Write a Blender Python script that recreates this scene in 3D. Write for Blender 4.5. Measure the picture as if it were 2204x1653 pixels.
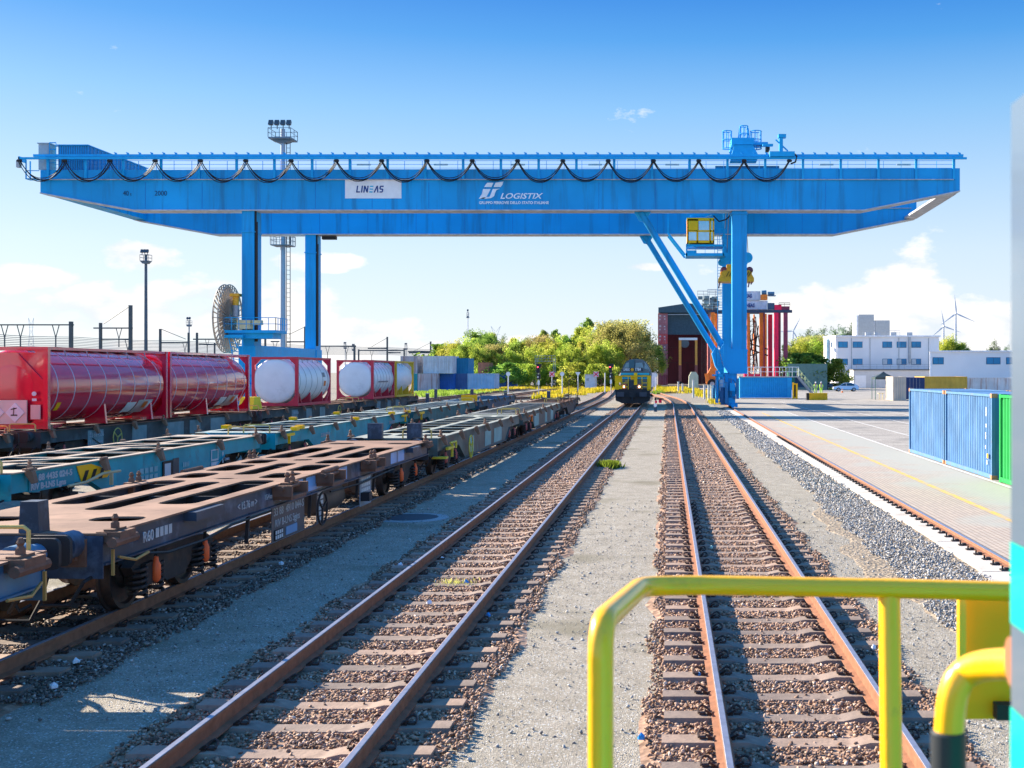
import bpy, bmesh, math, random
import numpy as np
from mathutils import Vector, Matrix
random.seed(7)
R = math.radians
SC = bpy.context.scene
for o in list(bpy.data.objects): bpy.data.objects.remove(o)

# ---------------------------------------------------------------- camera
EYE, VX, HY, FPX = 3.25, 1438.0, 801.0, 2550.0
cd = bpy.data.cameras.new('camera'); cam = bpy.data.objects.new('camera', cd)
SC.collection.objects.link(cam); SC.camera = cam
cam.location = (0, 0, EYE); cam.rotation_euler = (R(90), 0, 0)
cd.sensor_width = 36; cd.lens = FPX/2204*36
cd.shift_x = -(VX-1102)/2204; cd.shift_y = -(826.5-HY)/2204
cd.clip_start = 0.05; cd.clip_end = 12000
cd.dof.use_dof = True; cd.dof.focus_distance = 60; cd.dof.aperture_fstop = 9

# ---------------------------------------------------------------- sky, sun, exposure
SUN = Vector((1.9, -1.15, -1.0)).normalized()          # the way the light travels
ELEV = math.asin(-SUN.z); AZ = math.atan2(-SUN.x, -SUN.y)    # azimuth of the sun from +Y towards +X
SC.view_settings.view_transform = 'Standard'; SC.view_settings.look = 'None'
SC.view_settings.gamma = 1; SC.view_settings.exposure = 1.72
sl = bpy.data.lights.new('sun', 'SUN'); so = bpy.data.objects.new('sun', sl); SC.collection.objects.link(so)
sl.energy = 5.0; sl.angle = R(0.5); sl.color = (1, .88, .71)
so.rotation_euler = SUN.to_track_quat('-Z', 'Y').to_euler()
W = bpy.data.worlds.new('World'); SC.world = W; W.use_nodes = True
nt = W.node_tree; nt.nodes.clear()
def N(t, tree=None, **k):
    n = (tree or nt).nodes.new(t)
    for a, b in k.items(): setattr(n, a, b)
    return n
def Lk(a, b, tree=None): (tree or nt).links.new(a, b)
def MATH(op, a, b=None, tree=None, clamp=False):
    n = N('ShaderNodeMath', tree, operation=op, use_clamp=clamp)
    for i, v in enumerate((a, b)):
        if v is None: continue
        if isinstance(v, (int, float)): n.inputs[i].default_value = v
        else: Lk(v, n.inputs[i], tree)
    return n.outputs[0]
def MIX(fac, a, b, tree=None, mode='MIX'):
    n = N('ShaderNodeMix', tree, data_type='RGBA', blend_type=mode)
    for s, v in ((n.inputs[0], fac), (n.inputs[6], a), (n.inputs[7], b)):
        if isinstance(v, (int, float)): s.default_value = v
        elif isinstance(v, tuple): s.default_value = v if len(v) == 4 else v+(1,)
        else: Lk(v, s, tree)
    return n.outputs[2]
def RAMP(fac, stops, tree=None, interp='LINEAR'):
    n = N('ShaderNodeValToRGB', tree); n.color_ramp.interpolation = interp
    e = n.color_ramp.elements
    while len(e) < len(stops): e.new(.5)
    for i, (p, c) in enumerate(stops):
        e[i].position = p
        if isinstance(c, (int, float)): c = (c, c, c)
        e[i].color = tuple(c)+(1,)
    Lk(fac, n.inputs[0], tree); return n.outputs[0]
sky = N('ShaderNodeTexSky', sky_type='NISHITA'); sky.sun_disc = False
sky.sun_elevation = ELEV; sky.sun_rotation = AZ
sky.air_density = 1.0; sky.dust_density = .6; sky.ozone_density = 2.0
tc = N('ShaderNodeTexCoord'); sx = N('ShaderNodeSeparateXYZ'); Lk(tc.outputs['Generated'], sx.inputs[0])
el = sx.outputs[2]
def srgb(r, g, b): return tuple(((c/255+.055)/1.055)**2.4 if c > 10 else c/255/12.92 for c in (r, g, b))
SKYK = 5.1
def sk(r, g, b): return tuple(c for c in srgb(r, g, b))
grad = RAMP(el, [(0, sk(238, 244, 250)), (.03, sk(234, 243, 250)), (.10, sk(215, 234, 249)), (.16, sk(182, 217, 248)), (.215, sk(140, 197, 244)), (.27, sk(74, 160, 233)), (.31, sk(28, 130, 222)), (.45, sk(62, 148, 238)), (1, sk(85, 160, 240))])  # last stops, above the view, set brighter for blue ambient light
scl = N('ShaderNodeVectorMath', operation='SCALE'); Lk(MATH('MULTIPLY', RAMP(MATH('ADD', MATH('MULTIPLY', sx.outputs[1], .5), .5), [(0, 1.7), (.35, 1.45), (.7, 1.0), (1, 1.0)]), SKYK), scl.inputs['Scale']); Lk(grad, scl.inputs[0])  # unseen sky behind the camera brightened to add ambient fill
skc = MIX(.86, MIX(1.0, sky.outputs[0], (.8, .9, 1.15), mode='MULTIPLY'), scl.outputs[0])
# cumulus banks low over the horizon, given as directions (right/forward, up/forward)
mp = N('ShaderNodeMapping'); mp.inputs['Scale'].default_value = (1, 1, 2.0); Lk(tc.outputs['Generated'], mp.inputs[0])
nz = N('ShaderNodeTexNoise'); nz.inputs['Scale'].default_value = 13; nz.inputs['Detail'].default_value = 12; nz.inputs['Roughness'].default_value = .6
Lk(mp.outputs[0], nz.inputs[0])
blobs = [(-.475, .050, .135, .030), (-.36, .058, .12, .032), (-.545, .079, .045, .014), (-.445, .098, .040, .018), (-.46, .104, .018, .012), (-.30, .035, .12, .02),
         (.20, .062, .05, .058), (.155, .05, .11, .035), (.27, .04, .15, .03), (-.30, .093, .05, .012), (-.02, .089, .03, .006), (.1, .02, .5, .014), (-.4, .018, .4, .012)]
acc = None
for bx_, bz_, rx, rz in blobs:
    d = Vector((bx_, 1, bz_)).normalized()
    u = MATH('DIVIDE', MATH('SUBTRACT', sx.outputs[0], d.x), rx); v = MATH('DIVIDE', MATH('SUBTRACT', el, d.z), rz)
    r2 = MATH('ADD', MATH('MULTIPLY', u, u), MATH('MULTIPLY', v, v))
    g = MATH('SUBTRACT', 1.0, r2, clamp=True)
    acc = g if acc is None else MATH('MAXIMUM', acc, g)
fwd = MATH('GREATER_THAN', sx.outputs[1], 0)
cl = MATH('SUBTRACT', MATH('ADD', MATH('MULTIPLY', acc, .33), nz.outputs[0]), .675)
clm = MATH('MULTIPLY', RAMP(MATH('MULTIPLY', cl, 6.0, clamp=True), [(0, 0), (.6, .85), (1, 1)]), fwd)
shade = MIX(RAMP(nz.outputs[0], [(.35, 0), (.6, 1)]), (3.7, 4.1, 4.7), (5.6, 5.5, 5.4))
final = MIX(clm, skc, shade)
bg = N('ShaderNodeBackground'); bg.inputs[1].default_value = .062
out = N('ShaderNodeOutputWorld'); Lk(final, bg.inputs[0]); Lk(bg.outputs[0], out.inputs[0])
SC.cycles.max_bounces = 6; SC.cycles.diffuse_bounces = 3; SC.cycles.glossy_bounces = 3; SC.cycles.transmission_bounces = 4; SC.cycles.transparent_max_bounces = 6

# ---------------------------------------------------------------- helpers
def PX(px, Y): return (px-VX)*Y/FPX
def PZ(py, Y): return EYE-(py-HY)*Y/FPX
COL = SC.collection
MATS = {}
def M(name, col, rough=.55, metal=0., var=.12, scale=2., dirt=None, damt=.5, dscale=1.2, streak=0., bump=0., bscale=30., coat=0., emit=None, estr=0.):
    if name in MATS: return MATS[name]
    m = bpy.data.materials.new(name); m.use_nodes = True; t = m.node_tree; p = t.nodes['Principled BSDF']
    p.inputs['Roughness'].default_value = rough; p.inputs['Metallic'].default_value = metal; p.inputs['Specular IOR Level'].default_value = .5 if coat or metal or rough < .3 else .28
    if coat: p.inputs['Coat Weight'].default_value = coat; p.inputs['Coat Roughness'].default_value = .08
    co = N('ShaderNodeTexCoord', t).outputs['Object']
    n1 = N('ShaderNodeTexNoise', t); n1.inputs['Scale'].default_value = scale; n1.inputs['Detail'].default_value = 6; Lk(co, n1.inputs[0], t)
    c = MIX(RAMP(n1.outputs[0], [(.3, 0), (.7, 1)], t), tuple(x*(1-var) for x in col), tuple(min(1, x*(1+var)) for x in col), t)
    if dirt:
        mpn = N('ShaderNodeMapping', t); Lk(co, mpn.inputs[0], t)
        mpn.inputs['Scale'].default_value = (1, 1, 1-.93*streak) if streak else (1, 1, 1)
        n2 = N('ShaderNodeTexNoise', t); n2.inputs['Scale'].default_value = dscale*(4 if streak else 1); n2.inputs['Detail'].default_value = 8; n2.inputs['Roughness'].default_value = .65
        Lk(mpn.outputs[0], n2.inputs[0], t)
        a = .62-.3*damt
        c = MIX(RAMP(n2.outputs[0], [(a, 0), (a+.16, min(1, .5+damt*.5))], t), c, dirt, t)
    Lk(c, p.inputs['Base Color'], t)
    if bump:
        n3 = N('ShaderNodeTexNoise', t); n3.inputs['Scale'].default_value = bscale; n3.inputs['Detail'].default_value = 5; Lk(co, n3.inputs[0], t)
        b = N('ShaderNodeBump', t); b.inputs['Strength'].default_value = bump; b.inputs['Distance'].default_value = .02
        Lk(n3.outputs[0], b.inputs['Height'], t); Lk(b.outputs[0], p.inputs['Normal'], t)
    if emit: p.inputs['Emission Color'].default_value = emit+(1,); p.inputs['Emission Strength'].default_value = estr
    MATS[name] = m; return m

class MB:
    def __init__(s): s.v = []; s.f = []
    def add(s, vs, fs):
        b = len(s.v); s.v += [tuple(x) for x in vs]; s.f += [tuple(i+b for i in f) for f in fs]; return s
    def box(s, x0, x1, y0, y1, z0, z1):
        return s.add([(x0,y0,z0),(x1,y0,z0),(x1,y1,z0),(x0,y1,z0),(x0,y0,z1),(x1,y0,z1),(x1,y1,z1),(x0,y1,z1)],
                     [(0,3,2,1),(4,5,6,7),(0,1,5,4),(1,2,6,5),(2,3,7,6),(3,0,4,7)])
    def bar(s, p, q, w, h=None, up=(0,0,1)):
        h = h or w; p, q = Vector(p), Vector(q); d = (q-p).normalized(); up = Vector(up)
        if abs(d.dot(up)) > .98: up = Vector((0, 1, 0)) if abs(d.y) < .9 else Vector((1, 0, 0))
        a = d.cross(up).normalized()*w/2; b = a.cross(d).normalized()*h/2
        vs = [p-a-b, p+a-b, p+a+b, p-a+b, q-a-b, q+a-b, q+a+b, q-a+b]
        return s.add(vs, [(0,1,2,3),(7,6,5,4),(0,4,5,1),(1,5,6,2),(2,6,7,3),(3,7,4,0)])
    def tube(s, pts, r, n=8, closed=False, cap=True):
        pts = [Vector(p) for p in pts]; k = len(pts); rs = r if isinstance(r, (list, tuple)) else [r]*k
        prev = None; rings = []
        for i in range(k):
            if closed: d = (pts[(i+1) % k]-pts[i-1]).normalized()
            else: d = (pts[min(i+1, k-1)]-pts[max(i-1, 0)]).normalized()
            if prev is None:
                a = d.cross(Vector((0, 0, 1))); a = a if a.length > .05 else d.cross(Vector((1, 0, 0)))
            else: a = prev-d*prev.dot(d)
            a.normalize(); prev = a; b = d.cross(a)
            rings.append([pts[i]+(a*math.cos(t)+b*math.sin(t))*rs[i] for t in (2*math.pi*j/n for j in range(n))])
        vs = [v for rg in rings for v in rg]; fs = []
        for i in range(k if closed else k-1):
            i2 = (i+1) % k
            for j in range(n): fs.append((i*n+j, i*n+(j+1) % n, i2*n+(j+1) % n, i2*n+j))
        if cap and not closed: fs += [tuple(range(n))[::-1], tuple((k-1)*n+j for j in range(n))]
        return s.add(vs, fs)
    def cyl(s, p, q, r, r2=None, n=12): return s.tube([p, q], [r, r if r2 is None else r2], n)
    def prism(s, poly, ax, a0, a1):
        k = len(poly)
        def mk(u, v, a): return {'x': (a, u, v), 'y': (u, a, v), 'z': (u, v, a)}[ax]
        area = sum(poly[i][0]*poly[(i+1) % k][1]-poly[(i+1) % k][0]*poly[i][1] for i in range(k))
        if area < 0: poly = poly[::-1]
        vs = [mk(u, v, a0) for u, v in poly]+[mk(u, v, a1) for u, v in poly]
        lo = tuple(range(k)); hi = tuple(range(k, 2*k))
        fs = [lo[::-1], hi]+[(i, (i+1) % k, (i+1) % k+k, i+k) for i in range(k)]
        if ax == 'y': fs = [f[::-1] for f in fs]
        return s.add(vs, fs)
    def lathe(s, prof, c, ax='x', n=20):          # prof: (along, radius)
        c = Vector(c); vs = []; k = len(prof)
        for a, r in prof:
            for j in range(n):
                t = 2*math.pi*j/n; u, w = r*math.cos(t), r*math.sin(t)
                vs.append(c+Vector({'x': (a, u, w), 'y': (w, a, u), 'z': (u, w, a)}[ax]))
        fs = [tuple(range(n))[::-1], tuple((k-1)*n+j for j in range(n))]
        for i in range(k-1):
            for j in range(n): fs.append((i*n+j, i*n+(j+1) % n, (i+1)*n+(j+1) % n, (i+1)*n+j))
        return s.add(vs, fs)
    def disc(s, c, nrm, r, th, n=16):
        c, nrm = Vector(c), Vector(nrm).normalized(); return s.cyl(c-nrm*th/2, c+nrm*th/2, r, n=n)
    def build(s, name, mat, parent=None, ang=35, world=True):
        me = bpy.data.meshes.new(name); off = Vector((0, 0, 0))
        if parent is not None and world:
            q = parent
            while q: off += Vector(q.location); q = q.parent
        me.from_pydata([Vector(v)-off for v in s.v] if off.length else s.v, [], s.f); me.update()
        bm = bmesh.new(); bm.from_mesh(me); bmesh.ops.recalc_face_normals(bm, faces=bm.faces); bm.to_mesh(me); bm.free()
        me.shade_smooth(); me.set_sharp_from_angle(angle=R(ang))
        me.materials.append(mat)
        o = bpy.data.objects.new(name, me); COL.objects.link(o)
        if parent is not None: o.parent = parent
        return o
def rep(mb, name, mat, parent, offs):
    o = mb.build(name, mat, parent); r = [o]
    for d in offs:
        c = o.copy(); COL.objects.link(c); c.location = Vector(o.location)+Vector(d); r.append(c)
    return r
def thing(name, label, cat, loc=(0,0,0), group=None, rz=0):
    o = bpy.data.objects.new(name, None); COL.objects.link(o); o.location = loc; o.rotation_euler = (0, 0, rz)
    o.empty_display_size = .3; o['label'] = label; o['category'] = cat
    if group: o['group'] = group
    return o
def tag(o, label=None, cat=None, group=None, kind=None):
    for k, v in (('label', label), ('category', cat), ('group', group), ('kind', kind)):
        if v: o[k] = v
    return o
def children(o): return [c for c in bpy.data.objects if c.parent == o]
KIDS = {}
def copy_tree(o, loc, label=None, rz=None, scale=None, group=None):
    if o not in KIDS:
        KIDS[o] = children(o)
        for c in KIDS[o]: KIDS[c] = children(c)
    r = o.copy(); COL.objects.link(r); r.location = loc
    if rz is not None: r.rotation_euler = (0, 0, rz)
    if scale: r.scale = scale if isinstance(scale, (tuple, list)) else (scale,)*3
    if label: r['label'] = label
    if group: r['group'] = group
    for c in KIDS[o]:
        d = c.copy(); COL.objects.link(d); d.parent = r
        for g in KIDS.get(c, []):
            e = g.copy(); COL.objects.link(e); e.parent = d
    return r
def curve_mesh(polys, depth, bevel=0):
    cu = bpy.data.curves.new('c', 'CURVE'); cu.dimensions = '2D'; cu.fill_mode = 'BOTH'; cu.extrude = depth/2
    for p in polys:
        s = cu.splines.new('POLY'); s.points.add(len(p)-1); s.use_cyclic_u = True
        for i, (x, y) in enumerate(p): s.points[i].co = (x, y, 0, 1)
    o = bpy.data.objects.new('c', cu); me = bpy.data.meshes.new_from_object(o)
    bpy.data.objects.remove(o); bpy.data.curves.remove(cu); return me
def plate(polys, depth, name, mat, parent, loc=(0,0,0), rot=(0,0,0)):
    me = curve_mesh(polys, depth); me.name = name; me.materials.clear(); me.materials.append(mat)
    o = bpy.data.objects.new(name, me); COL.objects.link(o); o.parent = parent
    off = Vector((0, 0, 0)); q = parent
    while q: off += Vector(q.location); q = q.parent
    me.transform(Matrix.Translation(Vector(loc)-off) @ Matrix.Rotation(rot[2], 4, 'Z') @ Matrix.Rotation(rot[1], 4, 'Y') @ Matrix.Rotation(rot[0], 4, 'X'))
    return o
def text(s, size, mat, parent, loc, face='front', name='lettering', shear=0, width=None, bold=0., depth=.01, align='LEFT', spacing=1.0):
    cu = bpy.data.curves.new('t', 'FONT'); cu.body = s; cu.size = size; cu.extrude = depth/2; cu.shear = shear; cu.offset = bold; cu.align_x = align; cu.resolution_u = 3; cu.space_character = spacing
    o = bpy.data.objects.new('t', cu); COL.objects.link(o); bpy.context.view_layer.update()
    me = bpy.data.meshes.new_from_object(o.evaluated_get(bpy.context.evaluated_depsgraph_get())); me.name = name
    bpy.data.objects.remove(o); bpy.data.curves.remove(cu)
    if width:
        xs = [v.co.x for v in me.vertices]; k = width/(max(xs)-min(xs)); me.transform(Matrix.Diagonal((k, 1, 1, 1)))
    rot = {'front': Matrix.Rotation(R(90), 4, 'X'),
           'right': Matrix.Rotation(R(90), 4, 'Z') @ Matrix.Rotation(R(90), 4, 'X'),   # on a face that looks towards +X
           'left': Matrix.Rotation(R(-90), 4, 'Z') @ Matrix.Rotation(R(90), 4, 'X'),
           'up': Matrix.Identity(4)}[face]
    off = Vector((0, 0, 0)); q = parent
    while q: off += Vector(q.location); q = q.parent
    me.transform(Matrix.Translation(Vector(loc)-off) @ rot)
    me.materials.clear(); me.materials.append(mat)
    o = bpy.data.objects.new(name, me); COL.objects.link(o); o.parent = parent; return o
def rslot(x0, x1, y0, y1, r, n=5):
    p = []
    for cx, cy, a in ((x1-r, y0+r, -90), (x1-r, y1-r, 0), (x0+r, y1-r, 90), (x0+r, y0+r, 180)):
        for i in range(n+1): t = R(a+90*i/n); p.append((cx+r*math.cos(t), cy+r*math.sin(t)))
    return p

# ---------------------------------------------------------------- shared materials
BLUE = M('crane_blue', (.0, .31, .66), .5, var=.16, scale=.14, dirt=(.01, .15, .30), damt=.36, dscale=.3, streak=1)
BLUE2 = M('crane_light_blue', (.0, .34, .68), .5, var=.08)
DARK = M('dark_steel', (.024, .021, .022), .6, var=.3)
BLACK = M('black_rubber', (.012, .012, .013), .55)
GREY = M('galvanised_grey', (.33, .35, .37), .5, .3, var=.15)
WHITE = M('white_paint', (.78, .78, .78), .5, var=.05)
CREAM = M('cream_paint', (.72, .62, .34), .5, var=.08)
YEL = M('yellow_paint', (.95, .46, .0), .4, var=.08)
YEL2 = M('safety_yellow', (1.0, .47, .0), .34, var=.06, coat=.35, dirt=(.50, .22, .03), damt=.08, dscale=14, bump=.05, bscale=60)
TEAL = M('teal_paint', (.006, .30, .36), .5, var=.2, scale=1.5, dirt=(.05, .06, .055), damt=.25, dscale=1.6)
RUST = M('rusty_steel', (.17, .085, .055), .8, var=.3, scale=5, bump=.3)
TAN = M('dusty_rust_top', (.27, .155, .105), .8, var=.35, scale=2.2, dirt=(.13, .07, .05), damt=.55, dscale=1.1, bump=.15, bscale=12)
RED = M('tank_red', (.66, .008, .035), .18, var=.06, coat=1.)
TANKW = M('tank_white', (.72, .73, .74), .4, var=.05, dirt=(.45, .46, .47), damt=.15)
GLASS = M('dark_glass', (.015, .05, .08), .08, var=.1)
ORANGE = M('orange_paint', (.72, .17, .02), .45, var=.15)
CRIM = M('crimson_paint', (.85, .012, .075), .45, var=.12)
STRIPE = M('reflective_strip', (.62, .66, .74), .3, .4, var=.05)
# ================================================================ ground, paths, yard
def gmat(name, cols, sc, spk=None, rough=.9, bump=.3, bsc=60, patch=None):
    m = bpy.data.materials.new(name); m.use_nodes = True; t = m.node_tree; p = t.nodes['Principled BSDF']; p.inputs['Roughness'].default_value = rough; p.inputs['Specular IOR Level'].default_value = .25
    co = N('ShaderNodeTexCoord', t).outputs['Object']
    n = N('ShaderNodeTexNoise', t); n.inputs['Scale'].default_value = sc; n.inputs['Detail'].default_value = 9; n.inputs['Roughness'].default_value = .7; Lk(co, n.inputs[0], t)
    c = RAMP(n.outputs[0], [(.3, cols[0]), (.5, cols[1]), (.7, cols[2])], t)
    v = N('ShaderNodeTexVoronoi', t); v.inputs['Scale'].default_value = bsc; Lk(co, v.inputs['Vector'], t)
    c = MIX(.45, c, MIX(1., c, RAMP(v.outputs['Color'], [(.1, .35), (.9, 1.6)], t), t, 'MULTIPLY'), t)
    if spk:
        c = MIX(RAMP(v.outputs['Color'], [(.80, 0), (.86, 1)], t), c, spk, t)
    if patch:
        n2 = N('ShaderNodeTexNoise', t); n2.inputs['Scale'].default_value = patch[1]; n2.inputs['Detail'].default_value = 7; Lk(co, n2.inputs[0], t)
        c = MIX(RAMP(n2.outputs[0], [(patch[2], 0), (patch[2]+.12, .8)], t), c, patch[0], t)
    Lk(c, p.inputs['Base Color'], t)
    b = N('ShaderNodeBump', t); b.inputs['Strength'].default_value = bump; b.inputs['Distance'].default_value = .03
    Lk(v.outputs['Distance'], b.inputs['Height'], t); Lk(b.outputs[0], p.inputs['Normal'], t); return m
G_EARTH = gmat('earth_gravel', [(.17, .15, .12), (.23, .20, .16), (.29, .255, .21)], 1.5, bsc=35)
G_PATH = gmat('fine_gravel', [(.22, .19, .145), (.285, .25, .195), (.35, .31, .25)], 2.2, spk=(.5, .5, .48), bump=.4, bsc=70, patch=((.17, .15, .10), .45, .56))
G_BED = gmat('ballast_bed', [(.13, .078, .052), (.30, .185, .125), (.46, .30, .21)], 9, bump=.7, bsc=9)
G_BEDG = gmat('grey_ballast_bed', [(.16, .12, .085), (.27, .215, .155), (.38, .32, .24)], 9, bump=.9, bsc=16)
G_YARD = gmat('yard_concrete', [(.235, .215, .19), (.295, .27, .24), (.36, .335, .295)], .5, bump=.08, bsc=20, patch=((.14, .135, .13), .3, .57))
def paver_mat():
    m = bpy.data.materials.new('block_paving'); m.use_nodes = True; t = m.node_tree; p = t.nodes['Principled BSDF']; p.inputs['Roughness'].default_value = .85
    co = N('ShaderNodeTexCoord', t).outputs['Object']
    b = N('ShaderNodeTexBrick', t); b.inputs['Scale'].default_value = 2.2; b.inputs['Mortar Size'].default_value = .035; b.inputs['Mortar Smooth'].default_value = .3
    b.inputs['Color1'].default_value = (.42, .345, .28, 1); b.inputs['Color2'].default_value = (.345, .29, .245, 1); b.inputs['Mortar'].default_value = (.24, .18, .14, 1)
    mp_ = N('ShaderNodeMapping', t); mp_.inputs['Rotation'].default_value = (0, 0, R(90)); Lk(co, mp_.inputs[0], t); Lk(mp_.outputs[0], b.inputs[0], t)
    n = N('ShaderNodeTexNoise', t); n.inputs['Scale'].default_value = .5; n.inputs['Detail'].default_value = 7; Lk(co, n.inputs[0], t)
    s = N('ShaderNodeSeparateXYZ', t); Lk(co, s.inputs[0], t)
    k = MATH('ADD', MATH('MULTIPLY', MATH('SUBTRACT', s.outputs[0], 6.4, t), .30, t), MATH('MULTIPLY', MATH('SUBTRACT', n.outputs[0], .5, t), 2.2, t), t)
    c = MIX(RAMP(k, [(.1, 0), (.6, .75)], t), b.outputs[0], (.31, .325, .29), t)
    Lk(c, p.inputs['Base Color'], t); bp = N('ShaderNodeBump', t); bp.inputs['Strength'].default_value = .25; bp.inputs['Distance'].default_value = .01; Lk(n.outputs[0], bp.inputs['Height'], t); Lk(bp.outputs[0], p.inputs['Normal'], t); return m
G_PAVE = paver_mat()
def sheet(name, pts, z, mat):
    me = bpy.data.meshes.new(name); me.from_pydata([(x, y, z) for x, y in pts], [], [tuple(range(len(pts)))]); me.materials.append(mat)
    o = bpy.data.objects.new(name, me); COL.objects.link(o); o['kind'] = 'structure'; return o
def strip(name, xl, xr, y0, y1, z, mat, wob=.07, step=.5, seed=0, top=None):
    rnd = random.Random(seed); n = int((y1-y0)/step); v = []; f = []
    for i in range(n+1):
        y = y0+(y1-y0)*i/n
        a = wob*(math.sin(y*.9+seed)+.7*math.sin(y*2.3+seed*2)+rnd.uniform(-1, 1)*.8); b = wob*(math.sin(y*.8+seed*3)+.7*math.sin(y*2.7+seed)+rnd.uniform(-1, 1)*.8)
        X0 = xl(y) if callable(xl) else xl; X1 = xr(y) if callable(xr) else xr
        v += [(X0+a, y, z-.03), (X0+a+.12, y, z), (X1+b-.12, y, z), (X1+b, y, z-.03)]
    for i in range(n):
        for j in range(3): f.append((i*4+j, i*4+j+1, i*4+j+5, i*4+j+4))
    me = bpy.data.meshes.new(name); me.from_pydata(v, [], f); me.materials.append(mat)
    o = bpy.data.objects.new(name, me); COL.objects.link(o); o['kind'] = 'structure'; return o
sheet('ground', [(-4000, -40), (4000, -40), (4000, 5000), (-4000, 5000)], -.03, G_EARTH)
strip('gravel_path', -2.3, .3, 4, 150, .004, G_PATH, seed=3)
strip('gravel_path', -6.8, -4.2, 4, 150, .004, G_PATH, seed=4)
strip('gravel_path', 2.2, lambda y: 4.6, 4, 125, .004, G_PATH, seed=5)
strip('grey_gravel_strip', lambda y: 3.45+.3*math.sin(y*.22)+max(0, (y-25)*.02), 5.4, 4, 104, .016, G_BEDG, wob=.12, seed=6)
strip('gravel_path', -12.2, -9.0, 6, 120, .004, G_PATH, seed=8)
sheet('yard', [(5.72, -30), (400, -30), (400, 240), (5.72, 240)], -.002, G_YARD)
sheet('block_paving', [(5.72, 0), (9.5, 0), (9.5, 110), (5.72, 110)], .004, G_PAVE)
def line(name, x, w, y0, y1, mat): return sheet(name, [(x-w/2, y0), (x+w/2, y0), (x+w/2, y1), (x-w/2, y1)], .010, mat)
LY = gmat('worn_yellow_line', [(.55, .34, .10), (.62, .38, .09), (.46, .34, .17)], 3, patch=((.36, .31, .24), 2.2, .50), bump=.05)
LW = gmat('worn_white_line', [(.50, .49, .47), (.56, .55, .53), (.42, .41, .40)], 3, patch=((.35, .34, .32), 2.2, .56), bump=.05)
line('yellow_line', 7.5, .16, 8, 95, LY); line('white_line', 9.62, .14, 8, 110, LW); line('white_line', 12.3, .12, 60, 130, LW); line('white_line', 15.1, .12, 60, 140, LW)
line('white_line', 18.2, .12, 80, 150, LW)
# concrete foundation strip under the crane rail, in cast lengths with small steps
CONC = M('pale_concrete', (.50, .455, .40), .85, var=.1, scale=3, dirt=(.33, .28, .23), damt=.3, dscale=2, bump=.15)
rnd = random.Random(11)
fb = MB(); y = 4.
while y < 105:
    L = rnd.uniform(3.2, 4.4); dx = rnd.uniform(-.06, .06)
    fb.box(5.02+dx, 5.80, y, y+L-.03, -.2, .045+rnd.uniform(-.006, .006)); y += L
tag(fb.build('crane_rail_foundation', CONC), kind='structure')

# ================================================================ tracks
RAILSIDE = M('rail_rust', (.235, .105, .058), .8, var=.2, scale=8, bump=.2)
RAILTOP = M('rail_running_surface', (.38, .38, .44), .42, .75, var=.15, scale=10)
SLEEP = M('sleeper_concrete', (.26, .195, .155), .88, var=.22, scale=4, dirt=(.13, .095, .08), damt=.3, dscale=5, bump=.25)
CLIP = M('rail_clip_steel', (.055, .035, .03), .7, var=.3, scale=20)
def _slv():
    t = SLEEP.node_tree; p = t.nodes['Principled BSDF']; l = p.inputs['Base Color'].links[0].from_socket; oi = N('ShaderNodeObjectInfo', t)
    Lk(MIX(1., l, RAMP(oi.outputs['Random'], [(0, (.72, .74, .78)), (.5, (1, 1, 1)), (1, (1.25, 1.15, 1.08))], t), t, 'MULTIPLY'), p.inputs['Base Color'], t)
_slv()
def prof_sweep(prof, path):
    m = MB(); k = len(prof); n = len(path); vs = []; fs = []
    for i, p in enumerate(path):
        a = path[max(i-1, 0)]; b = path[min(i+1, n-1)]; d = Vector((b[0]-a[0], b[1]-a[1])).normalized(); nx, ny = d.y, -d.x
        for u, z in prof: vs.append((p[0]+nx*u, p[1]+ny*u, z+(p[2] if len(p) > 2 else 0)))
    for i in range(n-1):
        for j in range(k): fs.append((i*k+j, i*k+(j+1) % k, (i+1)*k+(j+1) % k, (i+1)*k+j))
    fs += [tuple(range(k))[::-1], tuple((n-1)*k+j for j in range(k))]
    return m.add(vs, fs)
RP = [(-.075, .078), (.075, .078), (.075, .088), (.012, .105), (.010, .205), (.034, .215), (.036, .244), (.028, .25), (-.028, .25), (-.036, .244), (-.034, .215), (-.010, .205), (-.012, .105), (-.075, .088)]
RT = [(-.027, .2508), (.027, .2508), (.024, .2535), (-.024, .2535)]
def sleeper_mb():
    m = MB(); n = [(-1.27, .078), (-.52, .078), (-.38, .045), (.38, .045), (.52, .078), (1.27, .078)]
    prev = None; vs = []
    for x, z in n: vs += [(x, -.145, -.06), (x, .145, -.06), (x, .115, z), (x, -.115, z)]
    fs = [(0, 1, 2, 3), (20, 23, 22, 21)]
    for i in range(5):
        a = i*4; fs += [(a, a+4, a+5, a+1), (a+1, a+5, a+6, a+2), (a+2, a+6, a+7, a+3), (a+3, a+7, a+4, a)]
    return m.add(vs, fs)
def clip_mb(s):
    m = MB(); pts = []
    for i in range(11):
        t = i/10*math.pi*1.65-.4; pts.append((s*(.14+.062*math.cos(t)), .075*math.sin(t), .115+.03*math.sin(t*1.5)))
    m.tube(pts, .011, 5); m.box(min(s*.07, s*.12), max(s*.07, s*.12), -.05, .05, .079, .102)
    m.box(min(s*.13, s*.19), max(s*.13, s*.19), -.03, .03, .076, .1); return m
slp = sleeper_mb().build('sleeper', SLEEP); COL.objects.unlink(slp)
clips = []
for rx in (-.7535, .7535):
    for s in (-1, 1):
        c = clip_mb(s); c.v = [(x+rx, y, z) for x, y, z in c.v]; o = c.build('rail_clip', CLIP); COL.objects.unlink(o); clips.append(o)
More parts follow.
